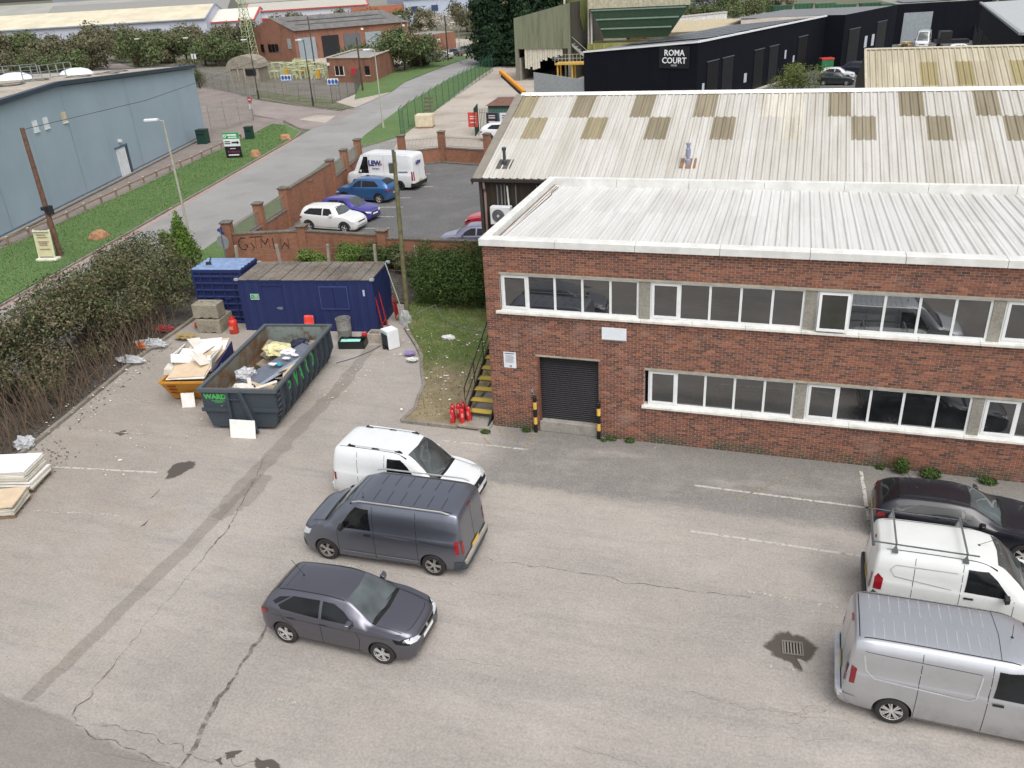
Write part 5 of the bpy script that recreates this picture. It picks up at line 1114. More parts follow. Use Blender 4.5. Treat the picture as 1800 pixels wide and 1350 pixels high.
for k, (y, mi) in enumerate(((0, M_RUST), (SL, M_RUST2))):
    b = B(); s_ = -1 if k == 0 else 1; P_ = [(-zt(.15), .12), (zt(.15), .12), (zt(.8), .8), (SW / 2, SH), (-SW / 2, SH), (-zt(.8), .8)]
    b.add([(x, y + s_ * .03, z) for x, z in P_], [(0, 1, 2, 3, 4, 5) if k == 0 else (5, 4, 3, 2, 1, 0)]); b.m = 1; b.add([(x, y - s_ * .03, z) for x, z in P_], [(5, 4, 3, 2, 1, 0) if k == 0 else (0, 1, 2, 3, 4, 5)])
    b.build('end_panel', [M_SKG, mi], sk); B().b2((-SW / 2 - .1, y - .06 + s_ * .05, SH - .06), (SW / 2 + .1, y + .06 + s_ * .05, SH + .075)).build('end_rail', bpy.data.materials['skip_rail'], sk)
B().b2((-zt(.8) - .05, -.12, .76), (-.36, -.03, .88)).build('mid_rail', M_SKG, sk); B().b2((.5, -.12, .76), (zt(.8) + .05, -.03, .88)).build('mid_rail', M_SKG, sk)
b = B(); b.bar((-.34, -.12, 1.52), (-.36, -.12, .05), .09, .12); b.bar((.12, -.14, 1.52), (.60, -.32, .05), .09, .12); b.bar((-.3, -.12, 1.25), (.2, -.12, 1.25), .04); b.build('hook_frame', M_SKG, sk)
b = B()
for z in (.55, .75, .95, 1.15, 1.35): b.bar((zt(z) + .05, .05, z), (zt(z) + .05, .32, z), .03)
b.build('ladder', flat('#55595d', .6), sk)
M_GRN = flat('#49b257', .6, var=.1)
box_letters('WARD', .27, M_GRN, sk, (-.86, -.036, 1.30), (R(90), 0, 0), ext=.003, bold=.012)
b = B(); b.b2((-1.02, -.036, 1.13), (-.52, -.032, 1.15)); b.b2((-.92, -.036, 1.08), (-.62, -.032, 1.10)); b.build('phone_line', M_GRN, sk)
sl_ = math.degrees(math.atan2(zt(.8) - zt(.15), .65))
for k, ch in ((2, 'W'), (3, 'A'), (4, 'R'), (5, 'D')):
    box_letters(ch, .72, M_GRN, sk, (SW / 2 + .006, .32 + (k + .5) * .575, 1.10), (R(90), 0, R(90)), ext=.002, bold=.02).scale = (.72, 1.2, 1)
b = B(); b.lathe([(.09, 0), (.17, 0), (.17, .004), (.09, .004)], 14, (SW / 2 + .004, .32 + 1.5 * .575, 1.2), 'X', cap=False); b.build('recycle_mark', M_GRN, sk)
# ---- rubbish inside it
def in_skip(x, y, z): 
    m = Matrix.Translation(sk.location) @ Matrix.Rotation(R(9.5), 4, 'Z'); return m @ Vector((x, y, z + .52))
M_BOARD = [flat(c, .75, var=.08) for c in ('#cdb89c', '#c4ae90', '#d2ccc2', '#c8b69c')]
M_WBOARD = flat('#e6e4e0', .6, var=.06)
def board(loc, size, rot, mat, label, group=None, cat='board', name='board'):
    o = B().box((0, 0, 0), size).build(name, mat, loc=loc, bevel=.004); o.rotation_euler = [R(a) for a in rot]; return tag(o, label, cat, group)
M_GREYB = flat('#646a76', .45, var=.12)
board(in_skip(.28, 3.0, .66), (.8, 3.3, .03), (3, 4, -14), M_GREYB, 'long grey board lying across the rubbish in the open skip')
board(in_skip(.55, 2.5, .60), (.25, 2.6, .03), (4, 12, -16), flat('#8b95a3', .4), 'narrow pale grey strip beside the long grey board in the skip')
for k, (x, y, z, sx, sy, rz, rx, ry, m) in enumerate([(.95, 2.35, .7, .6, .6, 15, 10, -25, 0), (-.55, 4.4, .55, .6, .7, 30, 6, 18, 0), (.5, 1.1, .62, .7, .35, 40, 5, 20, 1), (.9, .6, .66, .5, .9, -20, 0, -20, 0), (.2, 1.25, .6, .16, 1.1, 60, 0, 5, 0), (0.0, .95, .7, .14, 1.2, 28, 8, 0, 2), (.62, .95, .78, .14, .8, -50, 4, 10, 2), (-.5, 1.4, .55, .6, .9, 10, 6, 0, 3)]):
    board(in_skip(x, y, z), (sx, sy, .02), (rx, ry, rz + 9), M_BOARD[m] if m < 3 else flat('#474a50', .5), ['tan cardboard leaning on the skip wall under the lettering', 'tan board behind the grey board at the far left of the skip', 'brown board offcut near the front of the skip', 'tan board wedged in the front right corner of the skip', 'narrow timber strip across the front rubbish in the skip', 'long pale batten at the front left of the skip', 'white batten lying on top of the brown offcuts in the skip', 'dark sheet at the front left of the skip'][k])
def crumple(name, loc, r, mat, label, cat, sc=(1, 1, .6), amp=.45, seed=0, f=3.0):
    bm = bmesh.new(); bmesh.ops.create_icosphere(bm, subdivisions=3, radius=1)
    for v in bm.verts:
        k = 1 + amp * noise.noise(v.co * f + Vector((seed * 3.1, seed, 0))) + amp * .5 * noise.noise(v.co * f * 2.3 + Vector((0, seed, 7)))
        v.co = Vector((v.co.x * sc[0] * k, v.co.y * sc[1] * k, max(-.35, v.co.z * sc[2] * k) + .35)) * r
    me = bpy.data.meshes.new(name); bm.to_mesh(me); bm.free(); me.materials.append(mat); o = bpy.data.objects.new(name, me); o.location = loc; link(o); return tag(o, label, cat)
n_ = NT('clear_plastic'); M_PLASTIC = n_.done(n_.mix((.55, .57, .60), (.75, .76, .78), n_.noise(9, 4, n_.obj())), .25, 0, .6, alpha=.55)
M_WBAG = flat('#dcdcdc', .4, var=.1)
crumple('plastic_bag', in_skip(-.65, 2.0, .6), .34, M_PLASTIC, 'clear crumpled plastic bag at the left end of the grey board in the skip', 'bag', seed=2)
crumple('sack', in_skip(-.25, 4.15, .55), .5, flat('#cfc79a', .7, var=.2), 'cream crumpled sack at the far end of the skip', 'sack', (1.1, .9, .5), seed=5)
crumple('plastic_bag', in_skip(.2, 3.95, .62), .32, M_WBAG, 'white plastic bag beside the cream sack in the skip', 'bag', (1.2, .8, .4), seed=9)
crumple('rubbish_sack', in_skip(.35, 4.9, .45), .4, flat('#1d2238', .4), 'dark blue rubbish sack in the far corner of the skip', 'sack', seed=12)
crumple('paper_sack', in_skip(-.05, .55, .75), .28, flat('#d9d3c9', .7), 'pale rolled paper sack at the near end of the skip', 'sack', (1.6, .7, .6), .2, 4)
crumple('cloth', in_skip(.35, 2.75, .72), .12, flat('#3f93ad', .7), 'small turquoise cloth lying on the grey board in the skip', 'cloth', (1.3, 1, .5), seed=3)
for k, (x, y) in enumerate([(.7, 3.55), (.5, 3.2), (.2, 2.6)]): crumple('paper_scrap', in_skip(x, y, .74 + .03 * k), .1, M_WBAG, ['white paper scrap near the lettered side of the grey board', 'white scrap in the middle of the grey board', 'white scrap beside the turquoise cloth'][k], 'litter', (1.6, 1, .25), seed=k)
b = B(); rr = random.Random(3)
for k in range(110): b.box((rr.uniform(-1.0, 1.0), rr.uniform(.3, 5.3), rr.uniform(.0, .5)), (rr.uniform(.2, .7), rr.uniform(.2, .7), .02), rr.uniform(0, 90), rr.uniform(-25, 25), rr.uniform(-25, 25))
ru = b.build('mixed_rubbish', m_ground('rubbish', (.18, .13, .09), (.36, .29, .21), (.07, .07, .07), 2, 7)); ru.location = (sk.location.x, sk.location.y, .56); ru.rotation_euler = sk.rotation_euler; tag(ru, 'mixed timber and board rubbish filling the bottom of the open skip', 'rubbish', kind='stuff')
# ---------------------------------------------------------------- yellow builder's skip
ys = thing('builders_skip', (-12.2, .35, 0), 13, 'yellow builders skip heaped with boards left of the long grey skip', 'skip')
M_YEL = m_rusty('skip_yellow', srgb('#c98b2e'), (.12, .06, .03), .58, .74, 2.2)
pr = [(-.78, .06), (.78, .06)]; bt = 1.62 / 2; tp = 1.80 / 2; Ly0, Ly1, by0, by1, SHy = -1.45, 1.35, -.85, .8, 1.02
V = [(-bt, by0, .06), (bt, by0, .06), (bt, by1, .06), (-bt, by1, .06), (-tp, Ly0, SHy), (tp, Ly0, SHy), (tp, Ly1, SHy), (-tp, Ly1, SHy)]
b = B(); b.add(V, [(3, 2, 1, 0), (0, 1, 5, 4), (1, 2, 6, 5), (2, 3, 7, 6), (3, 0, 4, 7)]); b.add([(x * .96, y * .97, z + .02) for x, y, z in V], [(0, 1, 2, 3), (4, 5, 1, 0), (5, 6, 2, 1), (6, 7, 3, 2), (7, 4, 0, 3)]); b.build('tub', M_YEL, ys)
b = B()
for p, q in ((4, 5), (5, 6), (6, 7), (7, 4)): b.bar(V[p], V[q], .08, .07)
b.build('rim', M_YEL, ys)
b = B(); b.m = 0
for s_ in (-1, 1):
    for z in (.45, .8): b.lathe([(.001, 0), (.05, 0), (.05, .12), (.001, .12)], 10, (s_ * (bt + .03) - (.12 if s_ < 0 else 0), 0, z), 'X')
b.build('lifting_lug', flat('#3a3a36', .6), ys)
b = B()
for k in range(3): b.bar((-.72 + k * .03, by0 - .27 - k * .14 - .02, .47 + k * .2), (-.42 + k * .03, by0 - .2 - k * .14 - .02, .40 + k * .2), .07, .01)
b.build('hazard_stripe', flat('#8a3a26', .7), ys)
def in_ys(x, y, z): return Matrix.Translation(ys.location) @ Matrix.Rotation(R(13), 4, 'Z') @ Vector((x, y, z + .12))
rr = random.Random(11)
for k in range(9):
    board(in_ys(rr.uniform(-.1, .1), rr.uniform(-.2, .2), .45 + k * .065), (rr.uniform(1.0, 1.5), rr.uniform(1.6, 2.1), .03), (rr.uniform(-4, 4) + 3, rr.uniform(-4, 4), 13 + rr.uniform(-8, 8)), rr.choice(M_BOARD + [M_WBOARD]), 'board buried in the heap inside the yellow skip', 'boards buried in the yellow skip')
board(in_ys(.06, -.72, 1.12), (1.45, 1.1, .035), (9, -2, 15), M_BOARD[0], 'large tan board at the front of the heap in the yellow skip')
board(in_ys(.06, -.74, 1.07), (1.52, 1.16, .03), (9, -2, 12), M_WBOARD, 'white board just beneath the large front tan board in the yellow skip')
board(in_ys(-.32, .2, 1.24), (1.0, .95, .03), (12, 3, 13), M_WBOARD, 'bright white square board in the middle left of the yellow skip heap')
board(in_ys(.52, .22, 1.26), (.85, 1.0, .03), (10, -4, 4), M_BOARD[1], 'tan board in the middle right of the yellow skip heap')
board(in_ys(.1, 1.0, 1.36), (1.55, .62, .03), (14, -3, 20), M_BOARD[3], 'tan board at the back of the yellow skip heap')
board(in_ys(-.05, 1.12, 1.40), (1.2, .5, .02), (14, -3, 18), M_WBOARD, 'white film-covered board on top at the back of the yellow skip heap')
for k, (x, y, z, a, b_, rz) in enumerate([(-.5, -.2, 1.33, 18, 14, 40), (.35, -.35, 1.36, -12, 20, -25), (.1, .55, 1.45, 16, -18, 60), (-.35, .95, 1.48, -10, 12, -35), (.6, .75, 1.42, 22, -8, 10)]):
    board(in_ys(x, y, z), (.75, .5, .025), (a, b_, rz), [M_WBOARD, M_BOARD[2]][k % 2], 'small offcut tossed on the yellow skip heap, ' + ['at its left middle', 'at its front right', 'near its centre top', 'at its back left', 'at its back right'][k])
board(in_ys(-.93, .45, 1.2), (.03, 1.0, .55), (0, 20, 10), M_WBOARD, 'white board standing on edge along the left rim of the yellow skip')
board(in_ys(-.85, -.6, 1.05), (.28, .5, .25), (0, 15, 20), M_BOARD[2], 'small open carton at the front left rim of the yellow skip')
board(in_ys(.6, -.15, 1.31), (.16, .35, .01), (10, 0, 40), M_WBOARD, 'small white sheet lying on the tan board in the yellow skip')
for k in range(4): board(in_ys(.72 + k * .035, .35 - k * .1, 1.2), (.015, 1.5, .55), (rr.uniform(-5, 5), 15, 11 + k * 2), rr.choice([M_WBOARD, M_BOARD[2]]), 'thin board standing along the right side of the yellow skip', 'boards standing along the right rim of the yellow skip')
bs = thing('blue_board', in_ys(1.0, .05, .62), 13, 'dark blue lettered sign board leaning on the right side of the yellow skip', 'sign board')
bs.rotation_euler = (R(12), R(8), R(13))
B().box((0, 0, .18), (.03, 2.0, 1.15)).build('panel', flat('#2c3468', .5, var=.08), bs, bevel=.005)
b = B()
for k in range(7):
    for j in range(rr.randint(2, 4)): b.box((.018, -.7 + j * .38 + rr.uniform(-.05, .05), .55 - k * .12), (.004, rr.uniform(.15, .3), .035))
b.build('white_print', flat('#b9bdd4', .6), bs)
board((-11.85, -1.02, .27), (.50, .03, .56), (-14, 0, 18), M_WBOARD, 'small white panel leaning on the front of the yellow skip', None, 'panel', 'panel')
board((-8.38, -2.62, .31), (.96, .03, .66), (-14, 0, 6), M_WBOARD, 'white panel leaning on the near end of the grey skip', None, 'panel', 'panel')
# ---------------------------------------------------------------- board stacks on pallets
def pallet(loc, rz, label, w=1.5, d=1.1):
    t = thing('pallet', loc, rz, label, 'pallet', 'pallets under the board stacks')
    for y in (-d / 2 + .06, 0, d / 2 - .06): B().box((0, y, .05), (w, .1, .09)).build('bearer', flat('#7a6650', .85), t)
    for k in range(6): B().box((-w / 2 + .06 + k * (w - .12) / 5, 0, .11), (.1, d, .02)).build('deck_board', flat('#8a7358', .85), t)
pallet((-13.95, -6.98, 0), 18, 'wooden pallet under the taller stack of white boards')
rr = random.Random(5); z = .14
for k in range(13):
    th = rr.choice([.03, .04, .05]); last = k == 12
    board((-13.95 + rr.uniform(-.07, .07) - .012 * k, -6.98 + rr.uniform(-.06, .06), z + th / 2), (1.55, 1.15, th), (rr.uniform(-.6, .6), rr.uniform(-.8, .8), 16 + rr.uniform(-4, 4)), flat('#eeeef4', .5, var=.03) if last else rr.choice([M_BOARD[2], flat('#cfcdc2', .7), flat('#bdb9ac', .7), M_WBOARD]), 'clean white board on top of the taller board stack' if last else 'board within the taller pallet stack at the left edge', None if last else 'boards in the taller pallet stack'); z += th + .008
pallet((-13.42, -8.35, 0), 22, 'wooden pallet under the lower stack of tan boards')
z = .14
for k in range(6):
    th = .045; last = k == 5
    board((-13.45 + rr.uniform(-.05, .05), -8.32 + rr.uniform(-.05, .05), z + th / 2), (1.5, 1.1, th), (0, rr.uniform(-.6, .6), 20 + rr.uniform(-4, 4)), M_BOARD[0] if last else rr.choice([M_BOARD[2], flat('#bdb9ac', .7)]), 'tan board on top of the lower board stack' if last else 'board within the lower pallet stack at the left edge', None if last else 'boards in the lower pallet stack'); z += th + .006
# ---------------------------------------------------------------- small things in the yard
def gas_bottle(loc, label, r=.16, h=.62, col='#c43a2c'):
    t = thing('gas_bottle', loc, 0, label, 'gas bottle')
    B().lathe([(.001, 0), (r * .9, 0), (r, .03), (r, h * .70), (r * .92, h * .79), (r * .6, h * .87), (r * .3, h * .89), (.001, h * .9)], 20).build('cylinder', flat(col, .4, var=.1), t, True)
    B().lathe([(r * .62, h * .84), (r * .62, h), (r * .55, h), (r * .55, h * .84)], 14, cap=False).build('collar', flat(col, .4, var=.1), t)
    B().lathe([(.001, h * .88), (.03, h * .88), (.03, h * .98), (.001, h * .98)], 8).build('valve', flat('#b9a46a', .4, .7), t)
    B().b2((-.1, -r - .004, h * .3), (.1, -r * .8, h * .5)).build('label_panel', flat('#d8846f', .5), t)
gas_bottle((-14.42, 5.72, 0), 'red gas bottle standing at the corner of the blue site cabin', .2, .78)
ch = thing('plastic_chair', (-10.75, 6.05, .22), 190, 'orange-red moulded plastic chair without legs against the blue cabin', 'chair')
ch.rotation_euler.z = R(8.5)
b = B(); g_ = []
for i in range(9):
    t = i / 8
    y, z = (-.22 + .42 * (t / .45), .20 + .03 * abs(t - .2)) if t < .45 else (.20 + .10 * (t - .45) / .55, .20 + .46 * (t - .45) / .55)
    for j in range(7): u = j / 6 - .5; wd = .46 - .12 * max(0, t - .7); g_.append((u * wd, y - (.05 * abs(u * 2) ** 2 if t > .45 else 0), z + (.05 * abs(u * 2) ** 2 if t < .45 else 0)))
b.add(g_, [(i * 7 + j, i * 7 + j + 1, i * 7 + j + 8, i * 7 + j + 7) for i in range(8) for j in range(6)]); so_ = b.build('seat_shell', flat('#d84a3c', .35, var=.06), ch, True, 60); md = so_.modifiers.new('s', 'SOLIDIFY'); md.thickness = .015
B().b2((-.15, -.15, -.22), (.15, .15, .19)).build('base_block', flat('#55504a', .8), ch)
br = thing('metal_drum', (-8.85, 5.9, 0), 0, 'open grey galvanised metal drum by the blue cabin', 'drum')
M_GALV = m_rusty('galvanised', (.27, .265, .25), (.14, .11, .08), .5, .68, 3)
B().lathe([(.30, 0), (.305, .02), (.30, .04), (.31, .55), (.315, .56), (.31, .57), (.32, 1.02), (.335, 1.03), (.335, 1.05), (.31, 1.05), (.29, .5), (.28, .1)], 24, cap=False).build('body', M_GALV, br, True); B().lathe([(.001, .05), (.28, .05), (.28, .06), (.001, .06)], 20).build('bottom', flat('#4f4b42', .8), br)
tk = thing('black_tank', (-8.2, 5.35, 0), 12, 'black plastic tray with pale turquoise sheet inside, in front of the drum', 'tray')
b = B(); b.box((0, -.27, .17), (1.15, .03, .34)); b.box((0, .27, .17), (1.15, .03, .34)); b.box((-.56, 0, .17), (.03, .51, .34)); b.box((.56, 0, .17), (.03, .51, .34)); b.box((0, 0, .02), (1.09, .51, .04)); b.build('tray', flat('#1b2422', .4), tk)
o = B().box((-.1, -.02, .26), (.85, .42, .01)).build('turquoise_sheet', flat('#9fe0d4', .4, var=.05), tk); o.rotation_euler.x = R(8)
b = B()
for k in range(9): b.box((random.uniform(-.5, .5), random.uniform(.1, .25), .35), (.1, .06, .05), random.uniform(0, 90))
b.build('debris', flat('#30322e', .8), tk)
pc = thing('petrol_can', (-8.05, 6.2, 0), 20, 'small red fuel can between the drum and the stone sink', 'fuel can')
B().box((0, 0, .14), (.28, .18, .28)).build('can', flat('#c4242a', .4), pc, bevel=.03); B().tube([(-.08, 0, .28), (-.06, 0, .35), (.06, 0, .35), (.08, 0, .28)], .015, 6).build('handle', flat('#a31d22', .4), pc); B().tube([(.1, 0, .27), (.17, 0, .38)], .02, 8).build('spout', flat('#222222', .5), pc)
sn = thing('stone_sink', (-7.3, 6.15, 0), 6, 'old pale stone trough sink behind the white fridge', 'sink')
b = B(); w, d, h = .95, .55, .42; t = .07
b.b2((-w / 2, -d / 2, 0), (w / 2, -d / 2 + t, h)); b.b2((-w / 2, d / 2 - t, 0), (w / 2, d / 2, h)); b.b2((-w / 2, -d / 2 + t, 0), (-w / 2 + t, d / 2 - t, h)); b.b2((w / 2 - t, -d / 2 + t, 0), (w / 2, d / 2 - t, h)); b.b2((-w / 2 + t, -d / 2 + t, 0), (w / 2 - t, d / 2 - t, .08)); b.build('basin', m_ground('old_stone', (.36, .31, .25), (.5, .44, .37), (.2, .15, .11), 2, 20), sn, bevel=.015)
fr = thing('fridge', (-6.52, 5.60, 0), 55, 'small white undercounter fridge standing on the tarmac by the lawn kerb', 'fridge')
b = B(); b.b2((-.27, -.28, 0.02), (.27, .28, .85)); b.build('cabinet', flat('#e8eaee', .35, var=.04), fr, bevel=.012)
b = B(); b.b2((-.285, -.25, .20), (-.272, .25, .68)); b.build('condenser_panel', flat('#26282b', .5), fr)
for k in range(9): B().b2((-.295, -.23 + k * .055, .22), (-.287, -.215 + k * .055, .66)).build('condenser_tube', flat('#4b4e52', .5), fr)
b = B(); b.b2((-.29, -.26, .03), (-.272, .26, .18)); b.build('compressor_bay', flat('#141516', .6), fr); B().lathe([(.001, 0), (.07, 0), (.08, .06), (.05, .11), (.001, .12)], 12, (-.32, .02, .03)).build('compressor', flat('#1b1b1c', .4), fr, True)
B().b2((-.286, -.26, .70), (-.272, .26, .82)).build('top_label_strip', flat('#b9cfd2', .4), fr)
ht = thing('sack_truck', (-7.72, 7.55, 0), 96, 'tall red tubular sack truck leaning on the end of the blue cabin', 'sack truck')
b = B(); b.tube([(-.25, 0, .05), (-.25, .22, 1.75), (-.18, .27, 1.92), (.18, .27, 1.92), (.25, .22, 1.75), (.25, 0, .05)], .026, 8); b.build('frame', flat('#b62a2c', .4, var=.1), ht, True)
for z in (.3,): B().tube([(-.25, z * .125, z), (.25, z * .125, z)], .016, 6).build('cross_bar', flat('#b62a2c', .4, var=.1), ht)
B().b2((-.25, -.25, .02), (.25, .0, .035)).build('toe_plate', flat('#8d2224', .5), ht)
for s_ in (-1, 1): B().lathe([(.06, -.03), (.13, -.03), (.13, .03), (.06, .03)], 16, (s_ * .3, .12, .13), 'X').build('wheel', M_TYRE, ht, True)
h2 = thing('sack_truck', (-7.55, 8.55, 0), 96, 'shorter red sack truck with mesh panel behind the tall one', 'sack truck')
b = B(); b.tube([(-.2, 0, .05), (-.2, .1, 1.0), (-.1, .12, 1.15), (.1, .12, 1.15), (.2, .1, 1.0), (.2, 0, .05)], .022, 8); b.build('frame', flat('#a82a2a', .4), h2, True); B().box((0, .05, .55), (.36, .012, .7)).build('panel', flat('#9a2a28', .5), h2)
pb = crumple('plastic_bag', (-7.02, 8.25, 0), .42, M_PLASTIC, 'clear grey plastic sack at the foot of the leaning pole', 'bag', (.7, .6, 1.15), .3, 4)
lp = thing('leaning_pole', (-6.45, 7.35, 0), 0, 'long grey scaffold pole leaning against the end of the blue cabin', 'pole'); B().tube([(0, 0, 0), (-1.35, 1.1, 2.75)], .028, 8).build('tube', flat('#8c8c80', .5, .3), lp, True)
# fire extinguishers
def extinguisher(loc, rz, h, label):
    t = thing('fire_extinguisher', loc, rz, label, 'fire extinguisher', 'red fire extinguishers at the foot of the steps'); r = .085
    B().lathe([(.001, 0), (r * .96, 0), (r, .03), (r, h * .74), (r * .85, h * .82), (r * .4, h * .87), (.02, h * .88), (.001, h * .88)], 18).build('cylinder', flat('#c4232b', .3, var=.08, coat=.4), t, True)
    b = B(); b.lathe([(.001, h * .86), (.022, h * .86), (.022, h * .95), (.001, h * .95)], 8); b.build('valve', flat('#3a2a2a', .4), t)
    b = B(); b.bar((0, .02, h * .95), (0, -.11, h * 1.0), .02, .012); b.bar((0, .02, h * .93), (0, -.10, h * .92), .02, .012); b.build('lever', flat('#b4252b', .4), t)
    B().tube([(.02, 0, h * .9), (.09, .02, h * .85), (.12, .03, h * .6), (.11, .02, h * .25), (.10, 0, h * .12)], .012, 6).build('hose', M_BLACKPL, t, True)
    b = B(); [b.add([((r + .002) * math.sin(a), -(r + .002) * math.cos(a), z) for a in (-.5, -.25, 0, .25, .5) for z in (h * .38, h * .62)], [(2 * i, 2 * i + 2, 2 * i + 3, 2 * i + 1) for i in range(4)])]; b.build('label', flat('#d8897f', .5), t)
    B().lathe([(r + .001, .0), (r + .004, .0), (r + .004, .045), (r + .001, .045)], 18, cap=False).build('base_ring', flat('#c06a3a', .5), t)
for k, (x, y, h, l) in enumerate([(-1.42, -.30, .62, 'front left fire extinguisher of the group, nearest the kerb'), (-1.10, -.20, .66, 'front middle fire extinguisher of the group'), (-1.52, .0, .64, 'rear left fire extinguisher with its hose looping out'), (-1.33, .08, .66, 'fire extinguisher at the back of the left pair'), (-1.14, .10, .72, 'tallest fire extinguisher at the back of the group'), (-.92, -.02, .66, 'rightmost fire extinguisher against the staircase')]):
    extinguisher((x, y, .09), random.uniform(-60, 60) + (160 if k == 2 else 0), h, l)
# ---------------------------------------------------------------- litter
def litter(name, regions, n, mat, label, z=.012, smax=.12, seed=1):
    b = B(); q = random.Random(seed)
    for k in range(n):
        (x0, y0), (x1, y1), sp = q.choice(regions); t = q.random(); s = q.uniform(.025, smax) * (1.6 if q.random() < .08 else 1)
        x, y = x0 + (x1 - x0) * t + q.gauss(0, sp), y0 + (y1 - y0) * t + q.gauss(0, sp); a = q.uniform(0, 6.3); pts = []
        for i in range(5): u = a + i * 1.256; r = s * q.uniform(.3, .7); pts.append((x + r * math.cos(u), y + r * .7 * math.sin(u), z + q.uniform(0, .4) * s))
        b.add(pts + [(x, y, z + s * q.uniform(.1, .45))], [(i, (i + 1) % 5, 5) for i in range(5)])
    o = b.build(name, mat); return tag(o, label, 'litter', kind='stuff')
litter('litter_scraps', [((-15.3, -5), (-17.1, 5), .3), ((-15.0, -4), (-16.6, 3), .3)], 32, flat('#e2e0da', .6), 'scattered white litter scraps along the planting bed kerb', .03, .09)
litter('litter_scraps', [((-15.9, -5), (-17.8, 5), .35)], 40, flat('#e2e0da', .6), 'white litter scraps on the soil under the hedge', .09)
litter('litter_scraps', [((-6.5, 6.8), (-4.2, 4.6), .5), ((-4.5, 6.6), (-2.2, 6.0), .6), ((-3, 4), (-2, 1), .6)], 90, flat('#e4e2da', .6), 'white litter scraps on the worn lawn', .11, .14, 4)
litter('litter_scraps', [((-8.0, -.5), (-5.5, 4.5), .7), ((-7.5, 1), (-6.5, 3.5), .4), ((-12, -6), (-10.5, -2), .9)], 110, flat('#d9d3c8', .6), 'white chips and scraps on the tarmac beside the grey skip', .012, .09, 7)
litter('dead_leaves', [((-14.8, -6), (-16.7, 4), .25), ((-14.6, -6.5), (-14.2, -5), .5)], 260, flat('#5a4a3a', .9), 'brown leaf and twig debris along the planting bed kerb', .015, .09, 9)
for k, (x, y, r, m, l, sc) in enumerate([(-17.2, 3.55, .38, M_PLASTIC, 'crumpled clear plastic sheeting on the bed under the hedge', (1.9, .8, .4)), (-17.0, 1.9, .34, M_PLASTIC, 'flattened plastic sheeting nearest the kerb in the bed', (1.8, .9, .3)), (-17.6, 3.3, .22, flat('#d06a24', .5), 'orange plastic bag under the hedge', (1.2, 1, .7)), (-15.75, -5.0, .3, M_PLASTIC, 'pale plastic bag on the bed behind the board stack', (1, 1, .8)), (-17.9, 5.2, .3, flat('#a03038', .6), 'red plastic litter under the hedge by the blocks', (1.5, 1, .4)), (-16.4, 6.0, .28, flat('#c0403a', .6), 'red cloth beside the concrete blocks', (1.2, .8, .8)), (-5.35, 4.9, .17, flat('#8f7fae', .6), 'purple plastic litter by the lawn kerb', (1.4, 1, .4)), (-5.0, 4.35, .16, M_WBAG, 'white plastic litter by the lawn kerb below the purple one', (1.5, .9, .4)), (-4.35, 6.75, .2, M_WBAG, 'largest white paper scrap on the lawn', (1.4, .9, .35)), (-16.2, 4.6, .3, flat('#9a875a', .7), 'crumpled yellowish paper on the kerb by the yellow skip', (1.6, .8, .3))]):
    crumple('plastic_litter', (x, y, .08), r, m, l, 'litter', sc, .6, k + 20, 4)
hz = thing('hose', (0, 0, 0), 0, 'grey hose lying across the top of the lawn to the hedge', 'hose'); B().tube([(-6.6, 8.6, .35), (-5.9, 9.2, .6), (-5.4, 8.6, .3), (-4.2, 7.9, .13), (-3.2, 7.7, .11), (-1.5, 7.6, .11)], .018, 6).build('pipe', flat('#6a7478', .5), hz, True)
cbk = thing('cable', (0, 0, 0), 0, 'thin blue cable on the tarmac from the skip to the stone sink', 'cable'); B().tube([(-8.1, 3.6, .02), (-7.6, 4.2, .02), (-7.2, 5.0, .02), (-7.0, 5.6, .05)], .014, 5).build('line', flat('#3d4a5c', .5), cbk)
# ---------------------------------------------------------------- car park walls
def m_brickwork(name, a, b_, mort, sx=1.0, weather=(.05, .04, .035)):
    n = NT(name); g = n.xyz(); x = n.math('ADD', g[0], g[1]); cv = n.nd('ShaderNodeCombineXYZ'); n.lk(x, cv.inputs[0]); n.lk(g[2], cv.inputs[1])
    t = n.nd('ShaderNodeTexBrick'); n.lk(cv.outputs[0], t.inputs['Vector']); t.inputs['Scale'].default_value = 1.0
    t.inputs['Brick Width'].default_value = .225; t.inputs['Row Height'].default_value = .075; t.inputs['Mortar Size'].default_value = .006
    t.inputs['Color1'].default_value = c4(a); t.inputs['Color2'].default_value = c4(b_); t.inputs['Mortar'].default_value = c4(mort)
    st = n.noise(1.0, 5, n.mapping(n.world, (.8, .8, .35)), .65); c = n.mix(t.outputs[0], weather, n.math('MULTIPLY', n.ramp(st, .5, .72), .55)); c = n.mix(c, b_, n.math('MULTIPLY', n.ramp(n.noise(5, 4), .5, .7), .4))
    return n.done(c, .9, 0, .2)
M_WALL = m_brickwork('orange_brickwork', (.34, .150, .088), (.25, .108, .066), (.27, .18, .13))
M_COPE = m_ground('brick_coping', (.10, .085, .068), (.17, .145, .115), (.07, .065, .05), 1.2, 12)
M_RAIL = flat('#8a867c', .6, var=.1)
def pier(parent, x, y, h, w=.5, rz=0):
    p = B().box((0, 0, h / 2), (w, w, h)).build('pier', M_WALL, parent, loc=(x, y, 0)); p.rotation_euler.z = R(rz)
    b = B(); b.box((0, 0, h + .03), (w + .10, w + .10, .07)); b.add([(sx * (w / 2 + .08), sy * (w / 2 + .08), h + .065) for sx, sy in ((-1, -1), (1, -1), (1, 1), (-1, 1))] + [(sx * .12, sy * .12, h + .14) for sx, sy in ((-1, -1), (1, -1), (1, 1), (-1, 1))], [(0, 1, 5, 4), (1, 2, 6, 5), (2, 3, 7, 6), (3, 0, 4, 7), (4, 5, 6, 7)]); c = b.build('pier_cap', M_COPE, parent, loc=(x, y, 0)); c.rotation_euler.z = R(rz)
